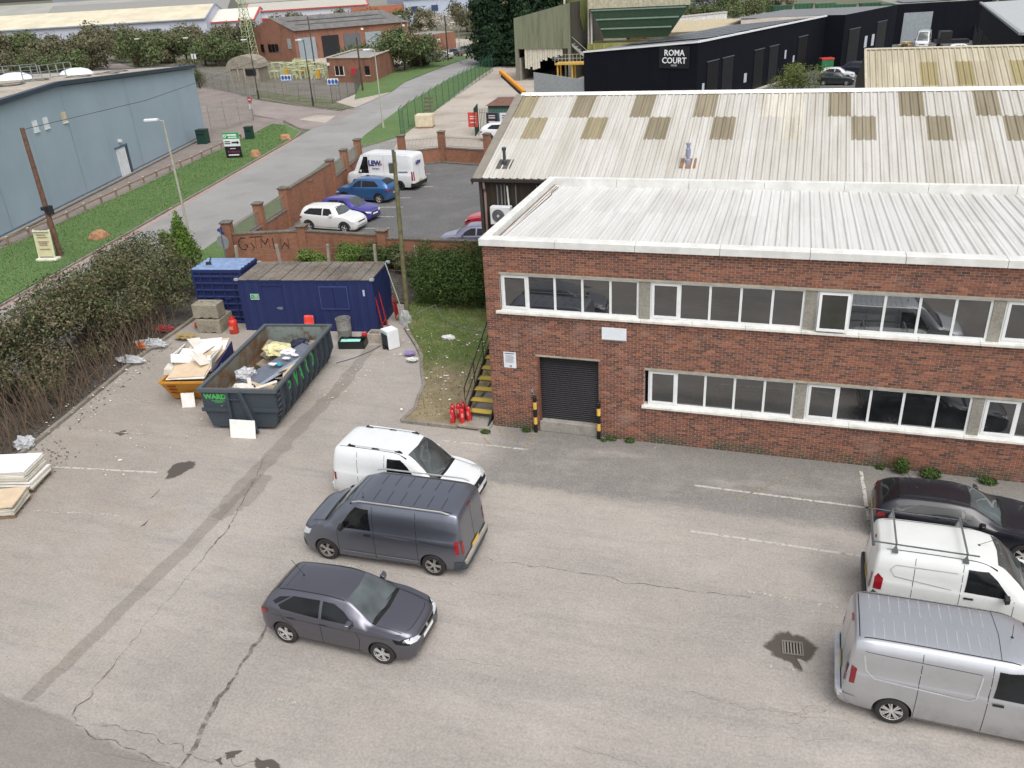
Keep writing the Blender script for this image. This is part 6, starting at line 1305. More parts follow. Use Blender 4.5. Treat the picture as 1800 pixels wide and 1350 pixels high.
def panel(parent, p, q, h, rail=0, t=.24):
    p, q = Vector(p[:2]), Vector(q[:2]); d = q - p; L_ = d.length; rz = math.atan2(d.y, d.x); c = (p + q) / 2
    o = B().box((0, 0, h / 2), (L_, t, h)).build('wall_panel', M_WALL, parent, loc=(c.x, c.y, 0)); o.rotation_euler.z = rz
    o = B().box((0, 0, h + .035), (L_, t + .08, .07)).build('coping', M_COPE, parent, loc=(c.x, c.y, 0)); o.rotation_euler.z = rz
    if rail:
        b = B(); k = int(L_ / .115)
        for i in range(1, k): b.box((-L_ / 2 + i * L_ / k, 0, (h + .07 + rail) / 2 + .02), (.022, .022, rail - h - .07))
        o = b.build('railing_bars', M_RAIL, parent, loc=(c.x, c.y, 0)); o.rotation_euler.z = rz; o['kind'] = 'stuff'
        b = B(); b.box((0, 0, rail - .12), (L_, .03, .03)); b.box((0, 0, h + .2), (L_, .03, .03)); o = b.build('railing_rail', M_RAIL, parent, loc=(c.x, c.y, 0)); o.rotation_euler.z = rz; o['kind'] = 'stuff'
ww = thing('car_park_wall', (0, 0, 0), 0, 'orange brick wall with piers and railings between the road and the car park', 'wall')
WP = [(-20.43,14.61), (-21.03,18.65), (-21.60,22.45), (-22.83,30.87), (-23.66,34.57), (-24.60,38.71)]
for i, p in enumerate(WP): pier(ww, p[0], p[1], 2.45, .5, 12)
panel(ww, WP[0], WP[1], 1.1, 2.15); panel(ww, WP[1], WP[2], 1.1, 2.15); panel(ww, WP[2], WP[3], 2.25); panel(ww, WP[3], WP[4], 1.1, 2.15); panel(ww, WP[4], WP[5], 1.1, 2.15)
mp = (Vector(WP[2]).lerp(Vector(WP[3]), .48)); B().box((0, 0, 1.0), (.4, .5, 2.0), 12).build('pier', M_WALL, ww, loc=(mp.x + .1, mp.y, 0)); B().box((0, 0, 2.03), (.46, .56, .06), 12).build('pier_cap', M_COPE, ww, loc=(mp.x + .1, mp.y, 0))
nw = thing('car_park_wall', (0, 0, 0), 0, 'orange brick wall with tall piers and railings along the far side of the car park', 'wall')
NP = [WP[5], (-21.51,40.50), (-18.66,42.31), (-14.32,41.31), (-9, 41.6)]
for p in NP[1:4]: pier(nw, p[0], p[1], 2.45, .5)
for i in range(4): panel(nw, NP[i], NP[i + 1], 1.15, 2.15)
b = B(); [b.bar((NP[i][0], NP[i][1] - .35, .06), (NP[i + 1][0], NP[i + 1][1] - .35, .06), .35, .12) for i in range(4)]; b.build('plinth_kerb', M_COPE, nw)
sw_ = thing('boundary_wall', (0, 0, 0), 0, 'brick wall with graffiti behind the blue site cabin', 'wall')
SP = [WP[0], (-16.45,15.82), (-11.41,15.54), (-3.05, 15.75)]
pier(sw_, SP[1][0], SP[1][1], 2.05, .48, 5); pier(sw_, SP[2][0], SP[2][1], 2.05, .48)
panel(sw_, SP[0], SP[1], 1.78); panel(sw_, SP[1], SP[2], 1.78); panel(sw_, SP[2], SP[3], 1.62)
# graffiti strokes on the outer face
dv = Vector(SP[1]) - Vector(SP[0]); dv.normalize(); nv = Vector((dv.y, -dv.x)); gb = B()
def stroke(pts, w=.05):
    for i in range(len(pts) - 1):
        a, c = [Vector(SP[0][:2]) + dv * u + nv * .128 for u, v in (pts[i], pts[i + 1])]
        gb.bar((a.x, a.y, pts[i][1]), (c.x, c.y, pts[i + 1][1]), .008, w)
for pts in [[(.95, 1.55), (.7, 1.6), (.5, 1.35), (.55, 1.0), (.85, .9), (1.0, 1.15), (.8, 1.2)], [(1.15, 1.6), (1.9, 1.62)], [(1.5, 1.6), (1.45, .95)], [(1.75, .95), (1.8, 1.5), (2.0, 1.15), (2.2, 1.5), (2.25, .95)], [(2.45, 1.5), (2.45, .9), (2.75, .95)], [(2.9, 1.45), (2.85, .85), (3.1, 1.2), (3.3, .85), (3.3, 1.45)], [(-.1, 1.9), (.05, 1.95)], [(-.12, 1.6), (.1, 1.7), (-.1, 1.35), (.1, 1.3)], [(-.1, 1.0), (.1, 1.1), (.1, .8), (-.1, .7)], [(1.2, 1.3), (1.35, 1.0), (1.2, .85)]]: stroke(pts)
gb.build('graffiti', flat('#2b2122', .7), sw_)
for k, (a, b_) in enumerate([((-18.93, 37.74), (-18.0, 37.8)), ((-17.4, 30.22), (-16.4, 30.29)), ((-18.1, 27.48), (-15.9, 27.81)), ((-16.8, 25.27), (-15.5, 25.39)), ((-16.4, 22.51), (-14.6, 22.81)), ((-17.2, 33.6), (-16.1, 33.7))]): mark('painted_line', [a, b_], .12, M_LINE, .016, 0, k, cpark)
# ---------------------------------------------------------------- vehicles in and near the car park
c, ds, dz = van('panel_van', paint('#d9dbdc', .3), 5.95, 3.75, 1.02, 1.02, 2.62, 1.15, (.75, 1.25), 1.55, bumper=M_BLACKPL, wr=.35, wmat=M_DARKALLOY, roofw=.84, small=True)
c.mirror2('tail_light', [(.80, .75), (.80, 1.4), (.91, 1.4), (.92, .75)], 'rear', M_TAIL); c.both('tail_light', [(5.78, .75), (5.76, 1.4), (5.86, 1.4), (5.9, .75)], M_TAIL); c.mirrors(1.55, 1.35, 1.0, PW)
M_NAVY = flat('#262a72', .5, var=.02)
def side_text(c, txt, size, s, z, mat, sd=1, bold=.02):
    h = c.full.ray_cast(Vector((c.L / 2 - s, sd * 3, z)), Vector((0, -sd, 0)))[0]; return box_letters(txt, size, mat, c.t, (c.L / 2 - s, h.y + sd * .03, z), (R(86 if sd > 0 else 86), 0, R(180 if sd > 0 else 0)), ext=.012, bold=bold)
side_text(c, 'LEW', .52, 2.75, 1.92, M_NAVY); h_ = side_text(c, 'ELECTRICAL', .12, 2.85, 1.55, flat('#6a6c90', .5), bold=0)
for k, z in enumerate((2.0, 1.85)): c.seam([(3.9, z), (4.75, z)], 'side', w=.05, mat=flat('#a9adba', .5), side=1, name='small_text', off=.02)
c.seam([(4.7, 1.35), (5.5, 1.38)], 'side', w=.09, mat=flat('#70758a', .5), side=1, name='small_text', off=.02)
c.patch('red_flash', [(3.22, 1.75), (3.3, 2.0), (3.42, 1.85)], 'side', flat('#c0404a', .5), off=.02, side=1)
b_ = box_letters('LEW', .34, M_NAVY, c.t, (-c.L / 2 - .012, .1, 1.95), (R(90), 0, R(-90)), ext=.01, bold=.015)
c.place(-19.8, 33.5, 174.5, 'tall white van with blue LEW lettering in the brick walled car park', 'van')
hatch('suv_car', paint('#2f5f92', .28, .4), L=4.45, wb=2.75, fo=.87, W=.93, Hh=1.64, bonnet=1.05, wscr=(1.1, 1.75), belt=1.06, roofr=3.7, cladding=True, tailz=1.15, small=True).place(-19.4, 29.55, 176.5, 'blue SUV parked beside the white lettered van', 'car')
hatch('hatchback_car', paint('#473f96', .28, .4), L=4.05, wb=2.55, small=True).place(-18.3, 24.75, -9, 'purple-blue hatchback between the blue SUV and the small white car', 'car')
hatch('compact_car', paint('#d9d9d7', .3), L=4.15, wb=2.6, fo=.8, W=.9, Hh=1.56, bonnet=.98, wscr=(1.15, 1.55), belt=1.0, roofr=3.75, cladding=True, tailz=1.1, small=True).place(-18.2, 22.35, -4, 'white compact car with black wheel arches nearest the graffiti wall', 'car')
hatch('hatchback_car', paint('#b52232', .28, .2), L=4.1, small=True).place(-7.55, 23.6, 184, 'red car half hidden behind the brown shed corner', 'car')
hatch('saloon_car', paint('#8b8aa2', .28, .5), L=4.4, small=True).place(-7.5, 19.6, 186, 'grey-lilac car partly hidden by the shed corner', 'car')
hatch('suv_car', paint('#d7d9dd', .3), L=4.4, wb=2.65, W=.92, Hh=1.62, bonnet=1.02, belt=1.04, roofr=3.65, cladding=True, tailz=1.12, small=True).place(-16.4, 52.2, 2, 'white SUV in front of the green gate beyond the car park', 'car')
# ---------------------------------------------------------------- vegetation
def m_leaf(name, tint=(1, 1, 1)):
    n = NT(name); c = n.attr('Col'); v = n.noise(2.0, 3); c = n.mix(c, tuple(.05 * t for t in tint), n.ramp(v, .5, .8, 0, .25)); return n.done(c, .7, 0, .15)
M_LEAF = m_leaf('leaves')
M_BARK = flat('#5a4a3c', .9, var=.25, scale=8)
def leaf_mesh(name, lumps, n, size, cols, seed=1, up=.3, shell=.55, flat_=False):
    """leaf-sized faces through a set of ellipsoids (cx,cy,cz,rx,ry,rz)"""
    q = random.Random(seed); V = []; F = []; C = []
    vol = [l[3] * l[4] * l[5] for l in lumps]; cum = q.choices(range(len(lumps)), [v ** .75 for v in vol], k=n)
    for i in cum:
        cx, cy, cz, rx, ry, rz = lumps[i]
        while True:
            a, b_, c = q.gauss(0, 1), q.gauss(0, 1), q.gauss(0, 1); l = math.sqrt(a * a + b_ * b_ + c * c)
            if l > .01: break
        r = (shell + (1 - shell) * q.random()) if q.random() < .8 else q.random()
        r *= 1 + .22 * noise.noise(Vector((a / l * 2.2 + i * 5, b_ / l * 2.2, c / l * 2.2)))
        if q.random() < .09: r *= q.uniform(1.1, 1.38)
        p = Vector((cx + a / l * rx * r, cy + b_ / l * ry * r, cz + c / l * rz * r))
        if p.z < .03: continue
        nn = Vector((a / l + q.gauss(0, .6), b_ / l + q.gauss(0, .6), c / l + up + q.gauss(0, .6))).normalized()
        t = nn.orthogonal().normalized(); t = Matrix.Rotation(q.uniform(0, 6.28), 3, nn) @ t; u = nn.cross(t); s = size * q.uniform(.55, 1.3)
        k = len(V); w = .42
        V += [p - t * s * .5, p + u * s * w * .5 + t * s * .05, p + t * s * .5, p - u * s * w * .5 + t * s * .05]; F.append((k, k + 1, k + 2, k + 3))
        col = q.choice(cols); j = q.uniform(.7, 1.3); C.append((col[0] * j, col[1] * j, col[2] * j))
    b = B(); b.v = [tuple(v) for v in V]; b.f = F; b.mi = [0] * len(F); b.col = C; return b
def stems(b, base, top, n, spread, r, seed):
    q = random.Random(seed)
    for k in range(n):
        a = q.uniform(0, 6.28); p0 = Vector((base[0] + q.gauss(0, .18), base[1] + q.gauss(0, .18), -.05)); p2 = Vector((top[0] + math.cos(a) * spread * q.uniform(.3, 1), top[1] + math.sin(a) * spread * q.uniform(.3, 1), top[2] * q.uniform(.7, 1)))
        p1 = p0.lerp(p2, .5) + Vector((q.gauss(0, .15), q.gauss(0, .15), .2)); b.tube([p0, p1, p2], r * q.uniform(.6, 1.2), 5, r * .25)
G_OLIVE = [(.075, .092, .036), (.10, .118, .048), (.05, .066, .028), (.14, .145, .07), (.15, .125, .075)]
G_DARK = [(.036, .066, .016), (.05, .09, .022), (.07, .12, .03), (.028, .05, .014), (.085, .13, .036)]
G_LIGHT = [(.10, .17, .03), (.14, .21, .04), (.075, .13, .025), (.16, .22, .06)]
G_BROWN = [(.13, .10, .07), (.16, .125, .09), (.10, .08, .055), (.11, .11, .055)]
def shrub(name, loc, lumps, n, size, cols, label, cat, seed, stem=8, srad=.03, group=None, sp=None, htop=None):
    t = thing(name, loc, 0, label, cat, group)
    leaf_mesh('foliage', lumps, n, size, cols, seed).build('foliage', M_LEAF, t)
    mz = max(l[2] for l in lumps); b = B(); q = random.Random(seed)
    for l in lumps: stems(b, (l[0] * .5, l[1] * .5), (l[0], l[1], l[2] + l[5] * .3), max(2, stem // len(lumps)), l[3] * .7, srad, seed + int(l[0] * 10))
    b.build('stems', M_BARK, t); return t
def rlumps(q, L_, W_, H_, n, rr=(.5, .9)):
    return [(q.uniform(-L_, L_), q.uniform(-W_, W_), H_ * q.uniform(.45, .8), q.uniform(*rr), q.uniform(*rr), q.uniform(*rr) * .8) for _ in range(n)]
# hedge of shrubs between the yard and the road
HS = [(-19.2, -6.6, 3.3, 'at the left edge of the photo, behind the board stacks', G_DARK), (-19.4, -3.4, 3.6, 'behind the nearest painted bays', G_OLIVE), (-19.9, -.3, 3.7, 'in the middle of the hedge', G_OLIVE), (-19.9, 2.8, 3.6, 'opposite the yellow skip', G_OLIVE), (-20.0, 5.6, 3.5, 'overhanging the short blue container', G_OLIVE), (-21.2, 8.6, 3.0, 'behind the short blue container', G_OLIVE)]
for k, (x, y, h, l, cols) in enumerate(HS):
    q = random.Random(k + 40); lum = [(q.uniform(-1.7, 1.5), q.uniform(-1.6, 1.6), h * q.uniform(.38, .95), q.uniform(.7, 1.3), q.uniform(.9, 1.4), q.uniform(.6, .95)) for _ in range(12)]
    lum += [(q.uniform(.9, 2.3), q.uniform(-1.5, 1.5), q.uniform(.7, 1.7), q.uniform(.5, .8), q.uniform(.6, 1.0), q.uniform(.4, .7)) for _ in range(3)]
    shrub('hedge_shrub', (x, y, .05), lum, 12500, .16, cols + (G_BROWN[:2] if k < 3 else G_BROWN[:1]), 'grey-green hedge shrub ' + l, 'shrub', k + 3, 26, .028, 'overgrown hedge along the left of the yard')
b = B(); q = random.Random(77)
for k in range(460):
    y = q.uniform(-7, 5.5); x = -15.9 - (y + 5) * .14 - abs(q.gauss(.5, .55)); h = q.uniform(.6, 2.5); dx = q.gauss(-.3, .45); dy = q.gauss(0, .5)
    b.tube([(x, y, 0), (x + dx * .4 + q.gauss(0, .08), y + dy * .4, h * .55), (x + dx + q.gauss(0, .1), y + dy, h)], q.uniform(.008, .02), 4, .004)
o = b.build('bare_twigs', flat('#6a5a4a', .9, var=.3, scale=6)); tag(o, 'tangle of bare brown twigs along the foot of the hedge', 'twigs', kind='stuff')
t = shrub('light_shrub', (-18.0, -6.9, .05), [(-.5, -.2, 1.3, .8, .9, .8), (-.2, .6, 1.0, .7, .7, .6), (-1.0, -1.0, 1.6, .8, .8, .7)], 4500, .15, G_LIGHT[:3] + G_DARK[2:3], 'bright green shrub at the far left edge of the photo', 'shrub', 61, 8)
# conifer-like bright shrub by the wall end and the hedge next to the office
t = thing('young_conifer', (-22.72,13.46), 0, 'bright green young conifer between the hedge and the graffiti wall', 'tree')
leaf_mesh('foliage', [(0, 0, .8 + .42 * k, 1.0 - .15 * k, 1.0 - .15 * k, .55) for k in range(6)] + [(-.9, .4, 1.2, .6, .6, .7), (-1.3, .2, 1.7, .4, .4, .5)], 9000, .16, G_LIGHT[:3] + G_DARK[2:3] + [(.11, .19, .03)] * 2, 5).build('foliage', M_LEAF, t); B().tube([(0, 0, -.05), (0, 0, 2.9)], .08, 6, .02).build('trunk', M_BARK, t)
q = random.Random(5)
for k, (x, y, w, h, nn, cols, l) in enumerate([(-5.2, 10.6, 1.5, 2.75, 26000, G_DARK, 'big dark green clipped bush between the pole and the brick building'), (-7.4, 12.9, .9, 2.6, 7000, G_DARK[:3], 'dark ivy bush behind the telegraph pole'), (-13.2, 14.9, .9, 1.5, 4500, G_LIGHT[:2] + G_DARK[2:3], 'light green shrub behind the roof of the blue cabin, below the graffiti'), (-11.3, 15.0, .9, 1.9, 5500, G_DARK, 'ivy climbing the wall behind the blue cabin'), (-15.2, 14.4, .8, 1.3, 4500, G_LIGHT, 'bright green shrub just behind the short container'), (-9.6, 14.6, .8, 1.3, 3500, G_OLIVE, 'low scrub at the foot of the wall beside the telegraph pole')]):
    lum = [(q.uniform(-w, w) * .8, q.uniform(-w, w) * .55, h * q.uniform(.2, .72), w * q.uniform(.5, .75), w * q.uniform(.5, .7), h * q.uniform(.2, .34)) for _ in range(11)]
    if k == 0: lum = [(-1.7, .2, .9, .9, 1.0, 1.1), (-.6, 0, 1.1, 1.1, 1.2, 1.3), (.6, 0, 1.3, 1.1, 1.2, 1.4), (1.5, .1, 1.3, .8, 1.0, 1.5), (.2, .3, 2.1, 1.3, 1.1, 1.0), (1.2, .4, 2.2, .8, .9, 1.0), (-1.1, .4, 1.7, 1.0, 1.0, 1.0)]
    shrub('shrub', (x, y, .05), lum, nn, .13 if k else .115, cols, l, 'shrub', 90 + k, 8)
# weeds at the foot of the office wall
for k, (x, y, r, h, l) in enumerate([(12.95, -.22, .24, .62, 'tall green weed at the foot of the brick wall'), (13.75, -.28, .3, .35, 'second weed clump at the brick wall, right of the tall one'), (4.15, -.12, .16, .14, 'small weed patch just right of the right guard post'), (4.75, -.12, .16, .14, 'small weed patch further right of the guard post'), (3.9, -.25, .1, .1, 'tiny weed at the base of the right guard post'), (1.2, -.15, .16, .12, 'small weed patch beside the left guard post'), (15.3, -.25, .25, .2, 'low weed behind the black car'), (-.15, -.55, .18, .1, 'grassy weed at the foot of the staircase stringer'), (12.4, -.1, .12, .12, 'tiny weed beside the white bay line')]):
    t = thing('weed', (x, y, 0), 0, l, 'weed'); leaf_mesh('foliage', [(0, 0, h * .45, r, r * .7, h * .5), (r * .4, 0, h * .3, r * .7, r * .6, h * .35)], int(900 * r / .2), .07, G_DARK[1:], 30 + k).build('foliage', M_LEAF, t)
# grass blades
def blades(name, poly, n, h, cols, label, seed, z=.06, dens=None):
    q = random.Random(seed); xs = [p[0] for p in poly]; ys = [p[1] for p in poly]; b = B(); b.col = []
    def inside(x, y):
        c = False; j = len(poly) - 1
        for i in range(len(poly)):
            if (poly[i][1] > y) != (poly[j][1] > y) and x < (poly[j][0] - poly[i][0]) * (y - poly[i][1]) / (poly[j][1] - poly[i][1]) + poly[i][0]: c = not c
            j = i
        return c
    k = 0
    while k < n:
        x, y = q.uniform(min(xs), max(xs)), q.uniform(min(ys), max(ys))
        if not inside(x, y) or (dens and q.random() > dens(x, y)): k += .2; continue
        k += 1; hh = h * q.uniform(.4, 1.3); a = q.uniform(0, 6.28); w = hh * .28; dx, dy = math.cos(a) * w, math.sin(a) * w; lx, ly = q.gauss(0, hh * .4), q.gauss(0, hh * .4); i = len(b.v)
        b.v += [(x - dx, y - dy, z), (x + dx, y + dy, z), (x + lx, y + ly, z + hh)]; b.f.append((i, i + 1, i + 2)); b.mi.append(0); c = q.choice(cols); j = q.uniform(.75, 1.25); b.col.append(tuple(v * j for v in c))
    return tag(b.build(name, M_LEAF), label, 'grass', kind='stuff')
GG = [(.065, .145, .026), (.08, .17, .034), (.10, .19, .045), (.055, .12, .024)]
blades('lawn_grass', lawn_poly, 26000, .06, [(.12, .20, .042), (.15, .23, .055), (.20, .24, .085), (.29, .26, .13)], 'patchy worn grass of the lawn beside the steps', 3, .085, lambda x, y: min(1, max(.15, .25 + (y - 1) * .14 + .9 * noise.noise(Vector((x * .8, y * .8, 0))))))
blades('roadside_grass', [(-27, -4), (-30.95, 14.28), (-36.25, 39), (-39.2, 52), (-44.68,59.95), (-46.75,60.70), (-43.60,46.67), (-40.14,28.06), (-38.27,17.66), (-40, 8)], 45000, .075, GG, 'mown green grass of the verge beside the footpath', 4, .07)
# ---------------------------------------------------------------- blue-grey warehouse
bw = thing('blue_grey_warehouse', (0, 0, 0), 0, 'big blue-grey warehouse with flat roof and guard rails at the left', 'warehouse')
W0, W1 = Vector((-39.69, 16.58)), Vector((-49.89, 52.47)); wd = (W1 - W0).normalized(); wn_ = Vector((wd.y, -wd.x)); aw = math.degrees(math.atan2(wd.y, wd.x))
def wp(t, z, o=0): p = W0 + wd * t + wn_ * o; return (p.x, p.y, z)
prof = [(-14, 7.2), (4.5, 7.95), (11.9, 8.2), (38.3, 6.8)]
M_BLUE = m_clad('blue_grey_render', (.165, .235, .295), .6)
n_ = NT('blue_grey_panel'); st = n_.noise(1, 5, n_.mapping(n_.world, (.3, .3, .25)), .6); M_BLUE = n_.done(n_.mix((.27, .345, .405), (.305, .385, .445), n_.ramp(st, .35, .65)), .6)
ts = sorted([-14, 38.3] + [1.7 + 5.2 * k for k in range(8) if 1.7 + 5.2 * k < 38]); zf = lambda t: next(prof[i][1] + (prof[i + 1][1] - prof[i][1]) * (t - prof[i][0]) / (prof[i + 1][0] - prof[i][0]) for i in range(3) if t <= prof[i + 1][0] + 1e-6)
for i in range(len(ts) - 1):
    mids = [ts[i]] + [p[0] for p in prof if ts[i] < p[0] < ts[i + 1]] + [ts[i + 1]]; b = B(); o_ = .004 * (i % 2); g_ = .012
    pts = [wp(ts[i] + g_, .35, o_)] + [wp(ts[i + 1] - g_, .35, o_)] + [wp(min(max(t, ts[i] + g_), ts[i + 1] - g_), zf(t), o_) for t in mids[::-1]]
    b.add(pts, [tuple(range(len(pts)))]); b.build('wall_panel', M_BLUE, bw)
b = B(); b.add([wp(-14, 0, -.05), wp(38.3, 0, -.05)] + [wp(t, z, -.05) for t, z in prof[::-1]], [tuple(range(6))]); q0 = wp(38.3, 0, -.05); r0 = (Vector(q0[:2]) - wn_ * 45); b.add([q0, (r0.x, r0.y, 0), (r0.x, r0.y, 6.8), wp(38.3, 6.8, -.05)], [(0, 1, 2, 3)]); b.build('wall_core', flat('#768899', .7), bw)
b = B(); [b.bar(wp(prof[i][0], prof[i][1] + .22, .12), wp(prof[i + 1][0], prof[i + 1][1] + .22, .12), .5, .3) for i in range(3)]; e_ = Vector(wp(38.4, 7.0)[:2]); b.bar(wp(38.3, 7.02, .1), ((e_ - wn_ * 45).x, (e_ - wn_ * 45).y, 7.02), .5, .3); b.build('dark_fascia', flat('#2e3c4a', .5), bw)
M_FLATR = m_ground('roof_membrane', (.36, .31, .25), (.46, .41, .34), (.28, .25, .21), .15, 3)
b = B(); back = lambda t, z: ((Vector(wp(t, 0)[:2]) - wn_ * 45).x, (Vector(wp(t, 0)[:2]) - wn_ * 45).y, z)
b.add([wp(t, z + .3) for t, z in prof] + [back(t, z + .3) for t, z in prof[::-1]], [(0, 1, 6, 7), (1, 2, 5, 6), (2, 3, 4, 5)]); b.build('roof', M_FLATR, bw)
b = B(); b.bar(wp(-14, .17, .05), wp(38.3, .17, .05), .36, .10); b.build('plinth', flat('#8f8d86', .8), bw)
def wbox(name, t, z, w, h, d, mat, o=.03): B().box((0, 0, 0), (w, d, h), aw).build(name, mat, bw, loc=wp(t, z, o)); return 1
wbox('door', 18.95, 1.3, 1.6, 2.3, .1, flat('#d5d9dc', .5), -.0); wbox('door_reveal', 20.0, 1.35, .35, 2.5, .12, flat('#3b4754', .6), .02); wbox('door_head', 19.1, 2.55, 2.2, .14, .15, flat('#55677a', .6)); wbox('door_light', 19.1, 3.0, .35, .2, .2, flat('#e6e6e6', .4), .1)
for t, c in ((7.7, '#d9dde0'), (9.1, '#d9dde0'), (11.7, '#c9bda0')): wbox('wall_vent', t, 6.08, .55, .7, .08, flat(c, .6)); wbox('vent_sill', t, 5.68, .65, .08, .14, flat('#dfe3e6', .6))
rt = lambda t, dpt: Vector(wp(t, 0)[:2]) - wn_ * dpt
for k, (t, dpt, r_) in enumerate([(28.9, 7.3, 1.5), (23.7, 10.1, 1.5), (17, 9, 1.5)]):
    p = rt(t, dpt); m = B(); m.lathe([(r_, 0), (r_ * .95, .15), (r_ * .75, .4), (r_ * .4, .55), (.001, .6)], 18); d_ = m.build('roof_dome', flat('#dfe4e8', .4, var=.03), bw, True, loc=(p.x, p.y, zf(t) + .3))
for k, (ta, tb, dpt) in enumerate([(14, 30, 11.5), (15, 30, 4.2), (4, 13, 8)]):
    g_ = B(); n_p = int((tb - ta) / 2.4)
    for i in range(n_p + 1):
        t = ta + (tb - ta) * i / n_p; p = rt(t, dpt + (0 if k != 1 else (i / n_p) * 4)); zz = zf(t) + .3; g_.box((p.x, p.y, zz + .55), (.06, .06, 1.1)); g_.box((p.x - .3, p.y, zz + .03), (.9, .12, .06))
        if i: p0 = rt(ta + (tb - ta) * (i - 1) / n_p, dpt + (0 if k != 1 else ((i - 1) / n_p) * 4)); z0 = zf(ta + (tb - ta) * (i - 1) / n_p) + .3; g_.bar((p0.x, p0.y, z0 + 1.1), (p.x, p.y, zz + 1.1), .05); g_.bar((p0.x, p0.y, z0 + .6), (p.x, p.y, zz + .6), .04)
    g_.build('guard_rail', flat('#aab0b4', .4, .5), bw)
b = B()
for t, dpt in ((12, 3.5), (22, 3.5), (18, 5), (26, 3), (31, 4.5)): p = rt(t, dpt); b.lathe([(.9, 0), (1.1, .03), (.9, .06), (.7, .03), (.9, 0)], 14, (p.x, p.y, zf(t) + .32), cap=False)
b.build('cable_coil', flat('#4d4a46', .8), bw)['kind'] = 'stuff'
# ---------------------------------------------------------------- roadside furniture, left verge
kr = thing('knee_rail_fence', (0, 0, 0), 0, 'low timber knee rail fence between the footpath and the grass verge', 'fence')
kp = [(-40.9, 9.5)] + [(-38.11,15.79), (-38.38,17.78), (-38.69,19.76), (-38.89,21.74), (-39.55,24.11), (-39.90,26.19), (-40.28,28.23), (-40.79,30.38), (-41.17,32.47), (-41.64,34.69), (-41.97,36.83), (-42.21,38.62), (-42.40,40.51), (-42.96,42.71), (-43.37,44.77), (-43.79,46.94), (-44.18,49.22), (-44.71,51.61)]
M_TIM = flat('#8f7a68', .85, var=.2)
for p in kp: B().box((0, 0, .3), (.12, .12, .62), 15).build('post', M_TIM, kr, loc=(p[0], p[1], 0)); B().box((0, 0, .63), (.14, .14, .03), 15).build('post_top', flat('#cfc7ba', .8), kr, loc=(p[0], p[1], 0))
for i in range(len(kp) - 1): B().bar((kp[i][0], kp[i][1], .52), (kp[i + 1][0], kp[i + 1][1], .52), .08, .10).build('rail', M_TIM, kr)
def pole(name, loc, h, r, col, label, cat, lean=(0, 0), top=None):
    t = thing(name, loc, 0, label, cat); B().tube([(0, 0, -.1), (lean[0] * .5, lean[1] * .5, h * .5), (lean[0], lean[1], h)], r, 10, r * .72).build('pole', flat(col, .85, var=.25, scale=5), t, True); return t
t = pole('telegraph_pole', (-32.57,14.34,0.00), 7.6, .17, '#6b4f40', 'brown timber telegraph pole on the left grass verge', 'pole')
B().box((.2, 0, 2.9), (.35, .3, .5)).build('junction_box', flat('#26262a', .6), t); B().box((0, 0, 3.0), (.42, .42, .2)).build('clamp', flat('#26262a', .6), t)
t = pole('telegraph_pole', (-7.15, 8.73, 0), 7.55, .12, '#6d6a4c', 'greenish timber pole beside the blue cabin end', 'pole', (.2, .1)); B().box((.2, .05, 7.4), (.1, .1, .5)).build('top_bracket', flat('#5a5a4c', .7), t); B().box((.08, -.05, 6.9), (.16, .16, .4)).build('cable_joint', flat('#4c4f46', .7), t)
def lamp(loc, h, side, col, label, arm=.5, r=.075):
    t = thing('street_lamp', loc, 0, label, 'street lamp'); B().tube([(0, 0, 0), (0, 0, 1.2)], r * 1.5, 10).build('base_column', flat(col, .6), t, True); B().tube([(0, 0, 1.2), (0, 0, h)], r, 8, r * .65).build('column', flat(col, .6), t, True)
    d = Vector(side).normalized(); B().tube([(0, 0, h - .05), (d.x * arm, d.y * arm, h + .05)], .035, 6).build('arm', flat(col, .6), t); a = math.degrees(math.atan2(d.y, d.x))
    B().box((d.x * (arm + .35), d.y * (arm + .35), h + .06), (.75, .3, .13), a).build('lantern', flat('#dde1e3', .4), t, bevel=.03); return t
lamp((-24.3, 16.1, 0), 7.7, (-1, -.35), '#a7a596', 'grey street lamp on the near side of the road by the hedge', .3)
lamp((-31.71,58.14,0.00), 7.7, (-1, -.4), '#a9a79c', 'grey street lamp on the verge corner where the green fence starts', .4)
lamp((-48.98,74.00,0.00), 7.8, (-1, -.3), '#2b2c2e', 'black street lamp at the side road corner by the blue signs', .25)
lamp((-61.66,81.26,0.00), 7.6, (-1, -.3), '#2b2c2e', 'black street lamp in front of the concrete dome', .25)
lamp((-80.20,93.51,0.00), 7.4, (-1, -.3), '#2b2c2e', 'black street lamp just beyond the warehouse end', .3)
lamp((-46.91,121.82,0.00), 6.6, (-1, -.2), '#9a9a92', 'grey street lamp on the far verge before the conifers', .6)
lamp((-62, 132, 0), 7.6, (0, -1), '#8c9a92', 'grey lamp on the depot yard by the flatbed truck', .3)
lamp((-88, 92, 0), 7.6, (-1, -.2), '#2b2c2e', 'black street lamp among the scrub, right one', .3); lamp((-103, 78, 0), 7.6, (-1, -.2), '#2b2c2e', 'black street lamp among the scrub, left one', .3)
pole('telegraph_pole', (-48.97,87.93,0.00), 7.0, .14, '#4f3f38', 'dark telegraph pole beside the small brick gas building', 'pole'); pole('telegraph_pole', (-51.42,127.36,0.00), 7.6, .15, '#4a3d36', 'dark telegraph pole on the far verge', 'pole'); pole('telegraph_pole', (-49.2, 136, 0), 8, .14, '#3f352f', 'dark telegraph pole beside the conifers', 'pole'); pole('telegraph_pole', (-70, 112, 0), 9, .13, '#5b5048', 'slim pole in front of the brick workshop', 'pole')
